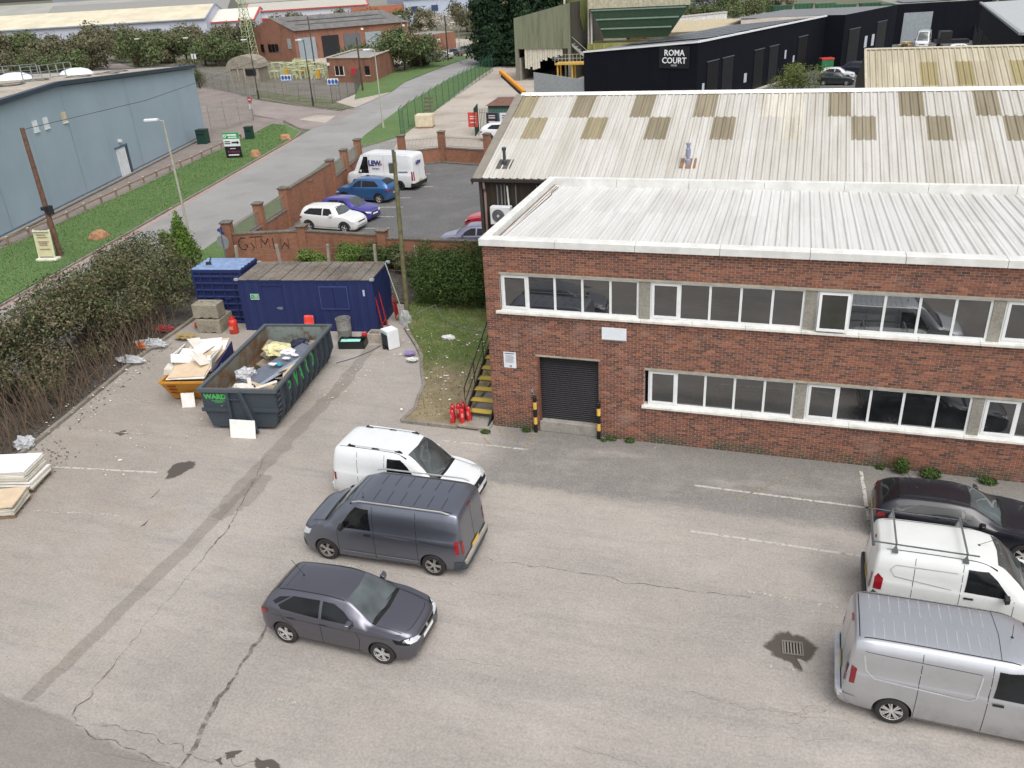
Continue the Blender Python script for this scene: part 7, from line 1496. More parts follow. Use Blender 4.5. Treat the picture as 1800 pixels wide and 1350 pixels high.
# advertising board, bins, boulders, sandwich board
ab = thing('advert_board', (-39.38,42.63,0.00), 12, 'green, white and black advertising board on the grass verge', 'sign')
for z, h, c in ((2.05, .55, '#1f9a56'), (1.45, .65, '#dfe3e2'), (.62, 1.0, '#1c1420')): B().box((0, 0, z), (1.5, .08, h)).build('board_panel', flat(c, .5, var=.03), ab)
b = B(); b.box((.25, -.05, 1.45), (.5, .02, .14)); b.add([(.5, -.06, 1.28), (.72, -.06, 1.45), (.5, -.06, 1.62)], [(0, 1, 2)]); b.box((-.4, -.05, 1.55), (.5, .02, .08)); b.box((-.4, -.05, 1.38), (.55, .02, .08)); b.build('arrow_print', flat('#1a1c1e', .5), ab)
b = B(); [b.bar((-.5 + k * .2, -.055, .72), (-.42 + k * .2, -.055, .62), .05, .02) for k in range(6)]; [b.bar((-.5 + k * .2, -.055, .52), (-.42 + k * .2, -.055, .62), .05, .02) for k in range(6)]; b.build('chevron_print', flat('#c04c84', .5), ab)
b = B(); b.box((.1, -.05, 2.12), (.9, .02, .14)); b.box((.15, -.05, 1.92), (.8, .02, .1)); b.lathe([(.08, 0), (.16, 0), (.16, .02), (.08, .02)], 12, (-.58, -.05, 2.05), 'Y', cap=False); b.box((0, -.05, .92), (.5, .02, .06)); b.box((0, -.05, .35), (1.0, .02, .1)); b.build('white_print', flat('#e2e6e4', .5), ab)
for x in (-.6, .6): B().box((x, .06, .2), (.08, .08, .6)).build('leg', flat('#2a2a2c', .6), ab)
def bin_(loc, label, w=.75, h=1.3):
    t = thing('green_bin', loc, 15, label, 'bin'); b = B(); b.box((0, 0, h / 2), (w, w, h)); b.build('body', flat('#123a30', .5), t, bevel=.03); B().box((0, 0, h + .05), (w + .06, w + .06, .1)).build('lid', flat('#0f2f28', .5), t, bevel=.02); B().box((0, -w / 2 - .01, h * .75), (w * .7, .02, .15)).build('opening', flat('#08110f', .6), t)
bin_((-47.62,49.43,0.00), 'dark green cabinet at the corner of the blue-grey warehouse', 1.0, 1.35); bin_((-43.84,51.94,0.00), 'dark green litter bin beside the knee rail on the verge', .75, 1.2)
def boulder(loc, r, label, seed, sc=(1, .8, .9)):
    bm = bmesh.new(); bmesh.ops.create_icosphere(bm, subdivisions=3, radius=1)
    for v in bm.verts: v.co = Vector((round(v.co.x * 1.6) * .25 + v.co.x * .6, round(v.co.y * 1.6) * .25 + v.co.y * .6, max(-.2, round(v.co.z * 1.4) * .28 + v.co.z * .6))) * (1 + .12 * noise.noise(v.co * 2 + Vector((seed, 0, 0))))
    for v in bm.verts: v.co = Vector((v.co.x * sc[0], v.co.y * sc[1], v.co.z * sc[2])) * r
    me = bpy.data.meshes.new('boulder'); bm.to_mesh(me); bm.free(); me.materials.append(bpy.data.materials['orange_sandstone']); o = bpy.data.objects.new('boulder', me); o.location = (loc[0], loc[1], r * .15); o.rotation_euler.z = seed; link(o); tag(o, label, 'boulder', 'orange boulders on the verge')
m_ground('orange_sandstone', (.36, .17, .075), (.46, .24, .12), (.26, .12, .06), 1.5, 8)
boulder((-32.99,18.09), .62, 'orange boulder nearest the hedge on the grass verge', 1); boulder((-37.69,43.46), .58, 'orange boulder in the middle, right of the advertising board', 2, (.8, .8, 1.15)); boulder((-39.56,51.71), .62, 'orange boulder at the far tip of the verge by the junction', 3)
sb = thing('sandwich_board', (-32.75, 13.6, 0), 10, 'cream framed notice board on feet beside the brown pole', 'sign')
B().box((0, 0, 1.05), (1.0, .06, 1.5), rx=-6).build('panel', flat('#cfc9a0', .6, var=.08), sb); b = B(); b.box((-.5, 0, .95), (.06, .08, 1.9), rx=-6); b.box((.5, 0, .95), (.06, .08, 1.9), rx=-6); b.box((0, 0, 1.82), (1.0, .08, .06), rx=-6); b.build('frame', flat('#e3e0c8', .6), sb)
b = B(); [b.box((random.uniform(-.05, .05), -.06 - (1.05 - z) * .1, z), (random.uniform(.45, .75), .01, .05)) for z in (1.6, 1.45, 1.2, 1.1, 1.0, .75)]; b.build('faded_print', flat('#a08a80', .7), sb); B().box((0, 0, .12), (1.3, .6, .16)).build('sandbag_base', flat('#d9d6c6', .8), sb, bevel=.04)
rs_ = thing('road_sign', (-19.9, 13.3, 0), 0, 'back of a round grey road sign near the graffiti wall end', 'sign'); B().tube([(0, 0, 0), (0, 0, 2.5)], .04, 6).build('post', flat('#6a6c6a', .6), rs_); B().lathe([(.001, 0), (.38, 0), (.38, .02), (.001, .02)], 20, (0, 0, 1.75), 'Y').build('disc', flat('#8b9092', .5), rs_); b = B(); b.box((0, 0, 2.35), (.4, .05, .16), ry=35); b.box((.05, 0, 2.5), (.1, .05, .2)); b.build('blue_finger', flat('#2b3474', .5), rs_)
# ---------------------------------------------------------------- fences
def mesh_fence(name, pts, h, col, label, post_every=2.6, crank=0, pale=.0, pr=.035, cut=None):
    t = thing(name, (0, 0, 0), 0, label, 'fence'); m = flat(col, .5)
    for i in range(len(pts) - 1):
        p, q = Vector(pts[i][:2]), Vector(pts[i + 1][:2]); L_ = (q - p).length; k = max(1, round(L_ / post_every)); d = (q - p).normalized(); nn = Vector((-d.y, d.x))
        for j in range(k + (1 if i == len(pts) - 2 else 0)):
            a = p.lerp(q, j / k); P_ = [(a.x, a.y, 0), (a.x, a.y, h)]
            if crank: P_.append((a.x + nn.x * crank, a.y + nn.y * crank, h + abs(crank)))
            B().tube(P_, pr, 6).build('post', m, t)
        b = B(); n_v = int(L_ / (pale or .3))
        for j in range(1, n_v): a = p.lerp(q, j / n_v); b.box((a.x, a.y, h / 2), (.05 if pale else .012, .02 if pale else .012, h))
        for z in ([.3, h - .3] if pale else [h * f_ for f_ in (.05, .36, .66, .97)]): b.bar((p.x, p.y, z), (q.x, q.y, z), .03 if pale else .016)
        b.build('mesh_wires', m, t)['kind'] = 'stuff'
    return t
mesh_fence('green_fence', [(-27.27,53.71), (-28.11,54.61), (-29.80,64.49), (-31.69,77.17), (-34.10,92.19), (-36.55,108.51)], 2.5, '#2c5a4a', 'green mesh security fence with cranked posts beside the concrete yard', 3.0, -.35)
mesh_fence('grey_fence', [(-50.6, 55), (-50.56,63.02), (-63.37,81.93), (-86.25,101.06)], 3.0, '#8a8c88', 'grey weldmesh fence round the yard beside the warehouse end', 2.6)
mesh_fence('site_fence', [(-83.72,96.56), (-64.29,84.20), (-56.10,78.80), (-47.19,75.78)], 2.4, '#6f6658', 'brown-grey fence along the side road in front of the gas site', 2.8); mesh_fence('site_fence', [(-47.19,75.78), (-48.39,84.52), (-55.5, 101), (-52.6, 136), (-51, 158)], 2.4, '#5b564e', 'dark fence along the far verge beside the brick gas building', 2.8)
mesh_fence('green_gate', [(-20.6, 56.8), (-19.9, 53.8)], 2.6, '#24443c', 'open green gate leaf with red notice at the concrete yard', 3, 0, .15); gf = mesh_fence('palisade_fence', [(-19.6, 54.6), (-8, 54.4)], 2.4, '#5f7a70', 'grey-green palisade fence behind the white SUV', 2.7, 0, .16)
for x, c, w, l in ((-20.1, '#c2453c', .95, 'red notice board on the open green gate'), (-18.3, '#2a2238', 1.1, 'dark purple notice board on the palisade fence'), (-16.9, '#d6d6dc', 1.2, 'white notice board on the palisade fence')):
    t = thing('notice_board', (x, 54.3 if x > -19 else 53.9, 1.55), 0, l, 'sign'); B().box((0, 0, 0), (w, .04, 1.35 if x < -20 else 1.1)).build('panel', flat(c, .5, var=.04), t); b = B(); [b.box((0, -.03, z), (w * .6, .01, .09)) for z in (.3, .1, -.25)]; b.build('print', flat('#d8c8c4' if x < -18 else '#5a5a66', .6), t)
gh = thing('green_kiosk', (-17.2, 57.5, 0), 0, 'green kiosk with brown roof behind the palisade fence', 'kiosk'); B().box((0, 0, 1.25), (4.2, 2.6, 2.5)).build('wall', flat('#35564a', .7), gh); b = B(); b.add([(-2.3, -1.5, 2.5), (2.3, -1.5, 2.5), (2.3, 1.5, 2.5), (-2.3, 1.5, 2.5), (-1.4, 0, 3.1), (1.4, 0, 3.1)], [(0, 1, 5, 4), (1, 2, 5), (2, 3, 4, 5), (3, 0, 4)]); b.build('roof', flat('#6e4f44', .8), gh)
cr = thing('crane_boom', (-22.2, 78, 0), 0, 'orange hydraulic boom sticking up from behind the shed roof', 'boom'); b = B(); b.bar((0, 0, .8), (-3.6, 2.2, 3.0), .45, .45); b.build('boom', flat('#d08a2c', .5), cr); b = B(); b.bar((.2, -.4, .3), (-3.4, 1.9, 2.6), .25, .3); b.build('ram', flat('#23211f', .5), cr)
bx = thing('wrapped_pallet', (-27.20,58.79,0.00), 10, 'cream wrapped pallet load by the green fence', 'pallet load'); B().box((0, 0, .75), (1.8, 1.4, 1.2)).build('load', flat('#cfc2a8', .6), bx, bevel=.05); B().box((0, 0, .08), (1.8, 1.4, .14)).build('pallet', flat('#8a7358', .8), bx)
st_ = thing('step_ladder', (-29.31,64.48,0.00), 0, 'brown access steps leaning by the green fence', 'steps'); b = B(); [b.bar((x, 0, 0), (x, .9, 2.4), .06) for x in (-.5, .5)]; [b.bar((-.5, .15 * k, .4 * k), (.5, .15 * k, .4 * k), .05, .2) for k in range(1, 6)]; b.build('frame', flat('#6a6250', .7), st_)
# ---------------------------------------------------------------- gas site and brick workshop
M_BRK2 = m_brickwork('far_brickwork', (.30, .14, .09), (.23, .10, .07), (.25, .17, .13))
def house(name, pts, h, roofmat, wallmat, label, cat='building', flatroof=True, parap=.0, z0=0):
    t = thing(name, (0, 0, 0), 0, label, cat); P_ = [Vector(p[:2]) for p in pts]
    for i in range(len(P_)): q = P_[(i + 1) % len(P_)]; b = B(); b.add([(P_[i].x, P_[i].y, z0), (q.x, q.y, z0), (q.x, q.y, h), (P_[i].x, P_[i].y, h)], [(0, 1, 2, 3)]); b.build('wall', wallmat, t)
    if flatroof: b = B(); b.sheet([tuple(p) for p in P_], h - parap); b.build('roof', roofmat, t)
    return t, P_
def on_wall(t, p, q, u, z, w, h, mat, name, d=.12, o=.05):
    dd = (q - p); a = math.degrees(math.atan2(dd.y, dd.x)); nn = Vector((dd.y, -dd.x)).normalized(); c = p + dd * u + nn * o; return B().box((0, 0, 0), (w, d, h), a).build(name, mat, t, loc=(c.x, c.y, z))
gb2, P_ = house('gas_house', [(-59.9, 98.3), (-51.9, 97.0), (-54.6, 111), (-62, 112)], 3.6, M_ROAD, M_BRK2, 'small flat-roofed brick building on the gas site', parap=.15)
b = B(); [b.bar((P_[i].x, P_[i].y, 3.62), (P_[(i + 1) % 4].x, P_[(i + 1) % 4].y, 3.62), .3, .14) for i in range(4)]; b.build('roof_edge', flat('#b9b2a2', .7), gb2)
for u in (.28, .92): on_wall(gb2, P_[0], P_[1], u, 1.75, 1.7 if u < .5 else .8, 1.3, M_CARGLASS, 'window'); on_wall(gb2, P_[0], P_[1], u, 1.05, 1.8 if u < .5 else .9, .12, flat('#d8d4c8', .6), 'sill', .2)
for u in (.18, .28, .38): on_wall(gb2, P_[0], P_[1], u, 1.75, .08, 1.3, flat('#d8d4c8', .6), 'glazing_bar', .16)
on_wall(gb2, P_[0], P_[1], .62, 1.6, .9, 1.0, flat('#b0303a', .5), 'red_box', .3); on_wall(gb2, P_[0], P_[1], .04, 2.7, .4, .4, flat('#e6e6e0', .4), 'wall_lamp', .3)
# workshop
wk = thing('brick_workshop', (0, 0, 0), 0, 'long brick workshop with grey pitched roof and vehicle bays on the gas site', 'building')
K0, K1, Kg = Vector((-87.6, 135.8)), Vector((-70.5, 153.5)), Vector((-99.5, 138.5)); kd = (K1 - K0).normalized(); Kb = Kg + (K1 - K0)
b = B(); ap = K0.lerp(Kg, .5); b.add([(K0.x, K0.y, 0), (Kg.x, Kg.y, 0), (Kg.x, Kg.y, 5.6), (ap.x, ap.y, 8.0), (K0.x, K0.y, 5.6)], [(4, 3, 2, 1, 0)]); b.build('gable_wall', M_BRK2, wk); wallq(B(), K0, K1, 5.6, 5.6).build('front_wall', M_BRK2, wk); wallq(B(), K1, Kb, 5.6, 5.6).build('end_wall', M_BRK2, wk)
ap2 = K1.lerp(Kb, .5); b = B(); o_ = Vector((kd.y, -kd.x)) * .5; b.add([(K0.x + o_.x, K0.y + o_.y, 5.55), (K1.x + o_.x, K1.y + o_.y, 5.55), (ap2.x, ap2.y, 8.05), (ap.x, ap.y, 8.05)], [(0, 1, 2, 3)]); b.add([(ap.x, ap.y, 8.05), (ap2.x, ap2.y, 8.05), (Kb.x, Kb.y, 5.55), (Kg.x, Kg.y, 5.55)], [(0, 1, 2, 3)]); b.build('roof', flat('#6c6a68', .8, var=.2, scale=.8), wk)
for k in range(2): b = B(); f0, f1 = .3 + .3 * k, .36 + .3 * k; pts = [(K0.lerp(ap, f0) + kd * 2, 5.6 + 2.45 * f0), (K1.lerp(ap2, f0) - kd * 3, 5.6 + 2.45 * f0), (K1.lerp(ap2, f1) - kd * 3, 5.6 + 2.45 * f1), (K0.lerp(ap, f1) + kd * 2, 5.6 + 2.45 * f1)]; b.add([(p.x, p.y, z + .12) for p, z in pts], [(0, 1, 2, 3)]); b.build('rooflight_strip', flat('#3c3b3a', .5), wk)
for u, c in ((.10, '#8f999f'), (.30, '#14161c'), (.49, '#5d6064'), (.68, '#8f999f'), (.88, '#1a1b1e')): on_wall(wk, K0, K1, u, 2.1, 3.6, 4.2, flat(c, .6), 'bay_door')
for u in (.585, .96): on_wall(wk, K0, K1, u, 4.9, .5, .4, flat('#f2ead0', .4), 'flood_light', .3)
for u in (.25, .42, .5, .58): on_wall(wk, Kg, K0, u, 2.4, .8, 1.5, M_CARGLASS, 'window'); 
on_wall(wk, Kg, K0, .88, 3.2, .9, 1.9, flat('#9a9ea0', .5), 'window')
of2, P_ = house('depot_office', [(-69.5, 150), (-62.5, 146.5), (-60, 154), (-67, 157)], 3.3, flat('#8d8a86', .8), M_BRK2, 'small flat-roofed brick office at the end of the workshop'); on_wall(of2, P_[0], P_[1], .5, 1.7, 3, 1.3, flat('#9aa6aa', .4), 'window'); on_wall(of2, P_[1], P_[2], .3, 2, .9, .6, flat('#dedcd4', .5), 'sign')
dm = thing('concrete_dome', (-76.6, 102, 0), 12, 'rounded concrete roofed bunker on the gas site', 'bunker'); b = B()
for k in range(9):
    a0, a1 = math.pi * k / 9, math.pi * (k + 1) / 9; b.add([(-3.4 * math.cos(a0), -2.6, 2.6 + 2.3 * math.sin(a0)), (-3.4 * math.cos(a1), -2.6, 2.6 + 2.3 * math.sin(a1)), (-3.4 * math.cos(a1), 2.6, 2.6 + 2.3 * math.sin(a1)), (-3.4 * math.cos(a0), 2.6, 2.6 + 2.3 * math.sin(a0)), (0, -2.6, 2.6)], [(0, 1, 2, 3), (0, 4, 1)])
b.build('vaulted_roof', m_ground('old_concrete', (.23, .2, .155), (.31, .275, .215), (.17, .15, .11), .5, 5), dm, True, 50); b = B(); b.b2((-3.0, -2.4, 0), (3.0, 2.4, 2.6)); b.build('wall', bpy.data.materials['old_concrete'], dm); dm.scale = (.84, .84, .84); B().b2((.4, -2.55, 1.3), (2.4, -2.38, 2.4)).build('opening', flat('#0d0f12', .8), dm); [B().b2((x, -2.7, 0), (x + .25, -2.4, 2.6)).build('buttress', flat('#a39a85', .8), dm) for x in (-2.8, -1.2, .1)]
ms = thing('lattice_mast', (-97, 134, 0), 0, 'pale green lattice mast on the gas site', 'mast'); b = B(); 
for z in range(0, 15): 
    r0, r1 = 1.1 - z * .05, 1.1 - (z + 1) * .05
    for s1, s2 in ((1, 1), (1, -1), (-1, -1), (-1, 1)): b.bar((s1 * r0, s2 * r0, z), (s1 * r1, s2 * r1, z + 1), .12); b.bar((s1 * r0, s2 * r0, z), (-s2 * r1, s1 * r1, z + 1), .06); b.bar((s1 * r0, s2 * r0, z), (-s2 * r0, s1 * r0, z), .06)
b.build('lattice', flat('#a5b08a', .6), ms)['kind'] = 'stuff'
for k, (x, y, sd) in enumerate([(-70, 106, 1), (-66, 110, 2), (-72, 112, 3), (-64, 104, 4), (-74, 106, 5)]):
    q = random.Random(sd); t = thing('pipework', (x, y, 0), q.uniform(0, 40), ['pale green gas pipework with an orange box', 'pale green gas pipework nearest the brick workshop', 'pale green gas pipework at the back left', 'pale green gas pipework near the small brick building', 'pale green gas pipework beside the dome'][k], 'pipework')
    for j in range(14):
        a = Vector((q.uniform(-2.5, 2.5), q.uniform(-2, 2), 0)); h = q.uniform(.8, 2.4); d = q.choice([(1, 0), (0, 1), (-1, 0)]); L_ = q.uniform(.8, 2.5); B().tube([(a.x, a.y, 0), (a.x, a.y, h), (a.x + d[0] * L_, a.y + d[1] * L_, h), (a.x + d[0] * L_, a.y + d[1] * L_, 0)], q.choice([.07, .1, .13]), 6).build('pipe', flat('#b9bd96', .5), t)
    for j in range(3): B().box((q.uniform(-2, 2), q.uniform(-2, 2), .9), (.5, .4, 1.2)).build('valve_box', flat('#c9952c' if k == 0 or j == 0 and k == 3 else '#a8ae88', .5), t)
for p, l in (((-48.39,78.78,0.00), 'blue and white safety sign board at the gas site corner'), ((-58.70,84.29,0.00), 'blue and white safety sign board on the site fence')):
    t = thing('safety_board', p, 8, l, 'sign'); t.scale = (.66, .66, .9); [B().box((x, 0, 1.4), (.1, .1, 2.8)).build('post', flat('#8a8678', .7), t) for x in (-.3, .3)]; B().box((0, -.08, 2.6), (2.3, .05, .95)).build('panel', flat('#dfe4e6', .5), t); [B().lathe([(.001, 0), (.32, 0), (.32, .03), (.001, .03)], 16, (x, -.13, 2.65), 'Y').build('blue_disc', flat('#2c5aa0', .5), t) for x in (-.72, 0, .72)]; B().box((0, -.12, 2.2), (2.2, .02, .1)).build('print', flat('#3a5f94', .5), t)
t = thing('no_entry_sign', (-50.89,63.42,0.00), 0, 'red no entry sign on the grey fence post', 'sign'); B().lathe([(.001, 0), (.32, 0), (.32, .03), (.001, .03)], 18, (0, -.1, 2.35), 'Y').build('disc', flat('#c0303a', .5), t); B().box((0, -.13, 2.35), (.45, .02, .12)).build('bar', flat('#e6e6e6', .5), t); B().box((0, -.1, 1.6), (.45, .03, .55)).build('plate', flat('#cfd2d2', .5), t); B().tube([(0, 0, 0), (0, 0, 2.9)], .04, 6).build('post', flat('#77797a', .5), t)
t = thing('warning_plate', (-104.48,125.58,0.00), 0, 'small white plate on a post beyond the warehouse corner', 'sign'); B().tube([(0, 0, 0), (0, 0, 2.4)], .05, 6).build('post', flat('#8a8a86', .6), t); B().box((0, -.06, 2.2), (1.1, .04, 1.0)).build('panel', flat('#e2e4e6', .5), t)
# ---------------------------------------------------------------- concrete plant
cpn = thing('plant_shed', (0, 0, 0), 0, 'open-fronted grey-green cladded shed of the concrete plant', 'shed'); M_GCLAD = m_clad('green_grey_cladding', (.20, .215, .145), .6)
Q0, Q1 = Vector((-28.9, 96.4)), Vector((-20.6, 95.4)); qd = (Q1 - Q0).normalized(); qn = Vector((-qd.y, qd.x)); Q2, Q3 = Q1 + qn * 14, Q0 + qn * 14; nl = 14
for k in range(nl):
    a, c = Q0 + qd * (k * 8.36 / nl), Q0 + qd * ((k + 1) * 8.36 / nl); b = B(); b.add([(a.x, a.y - (.05 if k % 2 else 0), 4.2), (c.x, c.y - (.05 if k % 2 else 0), 4.2), (c.x, c.y, 8.2 + .12 * (k + 1)), (a.x, a.y, 8.2 + .12 * k)], [(0, 1, 2, 3)]); b.build('cladding_panel', M_GCLAD, cpn)
b = B(); wallq(b, Q1, Q2, 9.9, 9.9); wallq(b, Q2, Q3, 9.5, 8.2); wallq(b, Q3, Q0, 8.2, 8.2); b.build('wall', m_clad('dark_inside', (.07, .065, .055)), cpn); b = B(); b.add([(Q0.x, Q0.y, 8.25), (Q1.x, Q1.y, 9.9), (Q2.x, Q2.y, 9.9), (Q3.x, Q3.y, 8.25)], [(0, 1, 2, 3)]); b.build('roof', flat('#7d7768', .8), cpn)
B().box((0, 0, 2.1), (.5, .6, 4.2)).build('corner_column', flat('#77766a', .8), cpn, loc=(Q0.x + .25, Q0.y + .25, 0)); B().box((0, 0, 2.1), (.4, .5, 4.2)).build('corner_column', flat('#77766a', .8), cpn, loc=(Q1.x - .2, Q1.y + .2, 0)); b = B(); b.b2((Q0.x + .5, Q0.y + .1, 0), (Q0.x + .8, Q0.y + 12, 3.0)); b.build('push_wall', flat('#8b877a', .9), cpn)
for k in range(15):
    x = 1.6 + k * .38; p = Q0 + qd * x; L_ = [2.6, 2.7, 2.4, 2.8, 2.7, 2.6, 1.7, 1.5, 1.6, 1.2, 1.3, 1.1, 1.2, .9, 1.0][k]; B().box((0, 0, 4.25 - L_ / 2), (.34, .03, L_)).build('strip_curtain', flat('#c9c4b4', .7), cpn, loc=(p.x, p.y + .15 + .05 * (k % 2), 0))
pl_ = thing('batching_plant', (0, 0, 0), 0, 'green batching plant with silo cone, stairs and aggregate bins', 'plant'); M_PG = flat('#3f5a48', .6); M_OL = flat('#8a8a4e', .8, var=.3, scale=.6)
b = B(); b.b2((-19, 98.5, 0), (-5.5, 104, 4.4)); b.build('bin_wall', M_OL, pl_); [B().box((-18 + k * 1.4, 98.42, 2.4), (.18, .2, 3.8)).build('bin_post', flat('#a39c5a', .8), pl_) for k in range(9)]
b = B(); b.add([(-17.4, 98.6, 6.8), (-7.0, 98.6, 6.8), (-5.0, 97.8, 9.0), (-18.6, 97.8, 9.0), (-5.0, 103, 9.0), (-18.6, 103, 9.0), (-16.8, 99.4, 5.0), (-8.0, 99.4, 5.0)], [(0, 1, 2, 3), (6, 7, 1, 0), (1, 7, 2), (2, 4, 5, 3)]); b.build('hopper_bins', M_PG, pl_); [B().b2((-18.5 + (9 - z) * .5, 97.7 + (9 - z) * .3, z), (-5.2 - (9 - z) * .8, 97.9 + (9 - z) * .3, z + .18)).build('hopper_rib', flat('#7d9484', .6), pl_) for z in (6.2, 7.4, 8.6)]
b = B(); [b.b2((-18.6 + k * .34, 97.72 + .05 * (k % 2), 8.9), (-18.6 + k * .34 + .34, 97.9, 12.0)) for k in range(40)]; b.build('hopper_cladding', flat('#b9b49c', .7, var=.2), pl_)['kind'] = 'stuff'
B().lathe([(.5, 5.2), (1.9, 8.0), (1.9, 13.5)], 18, (-20.8, 101, 0)).build('silo', flat('#6f7646', .7), pl_, True); [B().tube([(x, y, 0), (x, y, 14)], .14, 6).build('silo_leg', flat('#c9c6bc', .5), pl_) for x, y in ((-22.4, 99.5), (-19.0, 99.4), (-18.5, 99.0))]; B().box((-23.6, 104, 5.5), (3, 4, 7)).build('white_housing', flat('#cfd0cc', .6), pl_)
b = B(); [b.box((-20.9 + k * .42, 96.4, 5.0 - k * .36), (.35, .9, .06)) for k in range(10)]; b.bar((-21, 95.9, 5.0), (-16.8, 95.9, 1.4), .1, .3); b.bar((-21, 95.9, 6.0), (-16.8, 95.9, 2.4), .06); b.b2((-24, 96, 5.0), (-20.9, 98.4, 5.1)); [b.bar((-24 + k * .62, 95.95, 5.05), (-24 + k * .62, 95.95, 6.1), .05) for k in range(6)]; b.bar((-24, 95.95, 6.1), (-20.9, 95.95, 6.1), .06); b.build('stairway', flat('#9da096', .6), pl_)
b = B(); [b.tube([(x, y, 0), (x, y, 2.6)], .12, 6) for x in (-21.5, -19.5, -17.6) for y in (91.5, 93.2)]; b.b2((-21.8, 91.2, 2.5), (-17.2, 93.5, 2.7)); b.build('yellow_gantry', flat('#c9a24a', .6), pl_); b = B(); [b.box((-21.8 + k * .5, 91.3, 3.25), (.05, .05, 1.1)) for k in range(10)]; b.bar((-21.8, 91.3, 3.8), (-17.2, 91.3, 3.8), .05); b.bar((-21.8, 91.3, 3.3), (-17.2, 91.3, 3.3), .05); b.build('gantry_rail', flat('#b5b3a4', .6), pl_)
mesh_fence('grey_sheet_fence', [(-22.8, 84.5), (-14.3, 76.2)], 2.4, '#9fa6a8', 'pale grey sheet fence between the concrete yard and the black unit', 3, 0, .055)
# ---------------------------------------------------------------- yard behind the black units and far clutter
wm = thing('graffiti_wall', (0, 0, 0), 0, 'long white rendered wall behind the black units roof', 'wall'); b = B(); b.bar((-14.5, 134, 2.6), (-4, 147, 2.6), .3, 5.2); b.build('wall', flat('#d4d2cf', .7, var=.2), wm); B().bar((-14.5, 134, 5.3), (-4, 147, 5.3), .5, .25).build('coping', flat('#b9b6b4', .7), wm)
q = random.Random(8)
for k in range(12):
    x = 0 + k * 5.0 + q.uniform(-.8, .8); y = 232 + q.uniform(-8, 8) - k * 2.6; t = thing('waste_container', (x, y, 0), q.uniform(-10, 10), 'green waste container in the distant row, number %s from the left' % ['one', 'two', 'three', 'four', 'five', 'six', 'seven', 'eight', 'nine', 'ten', 'eleven', 'twelve'][k], 'container', 'green waste containers in the far yard')
    b = B(); b.add([(sx * (2.0 if z < 1 else 2.5), sy * 1.2, z) for z in (0, 2.4) for sx, sy in ((-1, -1), (1, -1), (1, 1), (-1, 1))], [(0, 1, 5, 4), (1, 2, 6, 5), (2, 3, 7, 6), (3, 0, 4, 7), (4, 5, 6, 7)]); b.build('body', flat(q.choice(['#2f5a3c', '#356344', '#27503a']), .6), t); [B().box((-2 + j, -1.26, 1.2), (.12, .12, 2.3)).build('rib', flat('#24452f', .6), t) for j in range(5)]
sheet('far_yard', [(-10, 150), (60, 140), (75, 230), (-5, 240)], .02, M_CONC)
t = thing('cabin', (41, 165, 0), 12, 'pale green cabin in the far yard', 'cabin'); B().box((0, 0, 1.5), (4, 3, 3)).build('wall', flat('#a3b294', .6), t); B().box((0, 0, 3.05), (4.2, 3.2, .12)).build('roof', flat('#8a917e', .7), t)
mesh_fence('black_palisade', [(36, 139), (32.6, 115)], 2.4, '#23262a', 'black palisade gate fence at the end of the court', 2.7, 0, .2)
c, ds, dz = van('panel_van', paint('#d9dbdc', .3), 5.5, 3.4, 1.0, 1.0, 2.5, 1.15, (.75, 1.25), 1.55, bumper=M_BLACKPL, wr=.35, roofw=.84, small=True); c.mirrors(1.5, 1.3, 1.0, M_BLACKPL); c.place(27.4, 128.5, -100, 'white high-roof van facing the camera at the end of the court', 'van')
c2_ = copy_tree(c.t); c2_.location = (15, 186, 0); c2_.rotation_euler.z = R(-120); tag(c2_, 'distant white van among the green containers', 'van')
hatch('estate_car', paint('#d9dcde', .3), L=4.2, small=True).place(31.2, 118, 12, 'pale grey car beyond the tan roof ridge', 'car')
t = thing('flatbed_pickup', (31, 126, 0), 5, 'dark pickup bed beside the white van in the court', 'truck'); B().box((0, 0, 1.1), (4.6, 1.9, .5)).build('bed', M_BLACKPL, t); B().box((-1, 0, 1.9), (1.6, 1.8, 1.4)).build('cab', M_BLACKPL, t, bevel=.1); [B().lathe([(.001, -.12), (.36, -.12), (.36, .12), (.001, .12)], 16, (x, y, .36), 'Y').build('wheel', M_TYRE, t) for x in (-1.5, 1.5) for y in (-.9, .9)]
hatch('hatchback_car', paint('#1e2a2c', .25, .3), small=True).place(13.6, 87.2, -6, 'black car with pale windscreen parked by the court tree', 'car'); hatch('hatchback_car', paint('#d9dadd', .3), small=True).place(13.9, 92.0, -8, 'white car between two dark cars in the court', 'car'); hatch('suv_car', paint('#22263c', .28, .3), L=4.3, Hh=1.6, bonnet=1.0, belt=1.03, roofr=3.6, tailz=1.1, small=True).place(15.8, 97.0, 165, 'dark blue car at the back of the court row', 'car')
t = thing('wheelie_bin', (12.7, 101.3, 0), 20, 'green waste bin with red lid against the black wall', 'bin'); B().box((0, 0, .7), (1.6, 1.2, 1.4)).build('body', flat('#2f7a4c', .5), t, bevel=.05); B().box((0, 0, 1.5), (1.7, 1.3, .25)).build('lid', flat('#c23a36', .5), t, bevel=.05)
t = thing('rubble_bags', (24.8, 129.5, 0), 0, 'heap of pale sacks beside the white van', 'sacks'); b = B(); [b.box((random.uniform(-.9, .9), random.uniform(-.5, .5), .3 + .4 * (k // 4)), (.8, .6, .45), random.uniform(0, 90)) for k in range(8)]; b.build('sack_heap', flat('#b9a684', .8, var=.3), t, bevel=.1)
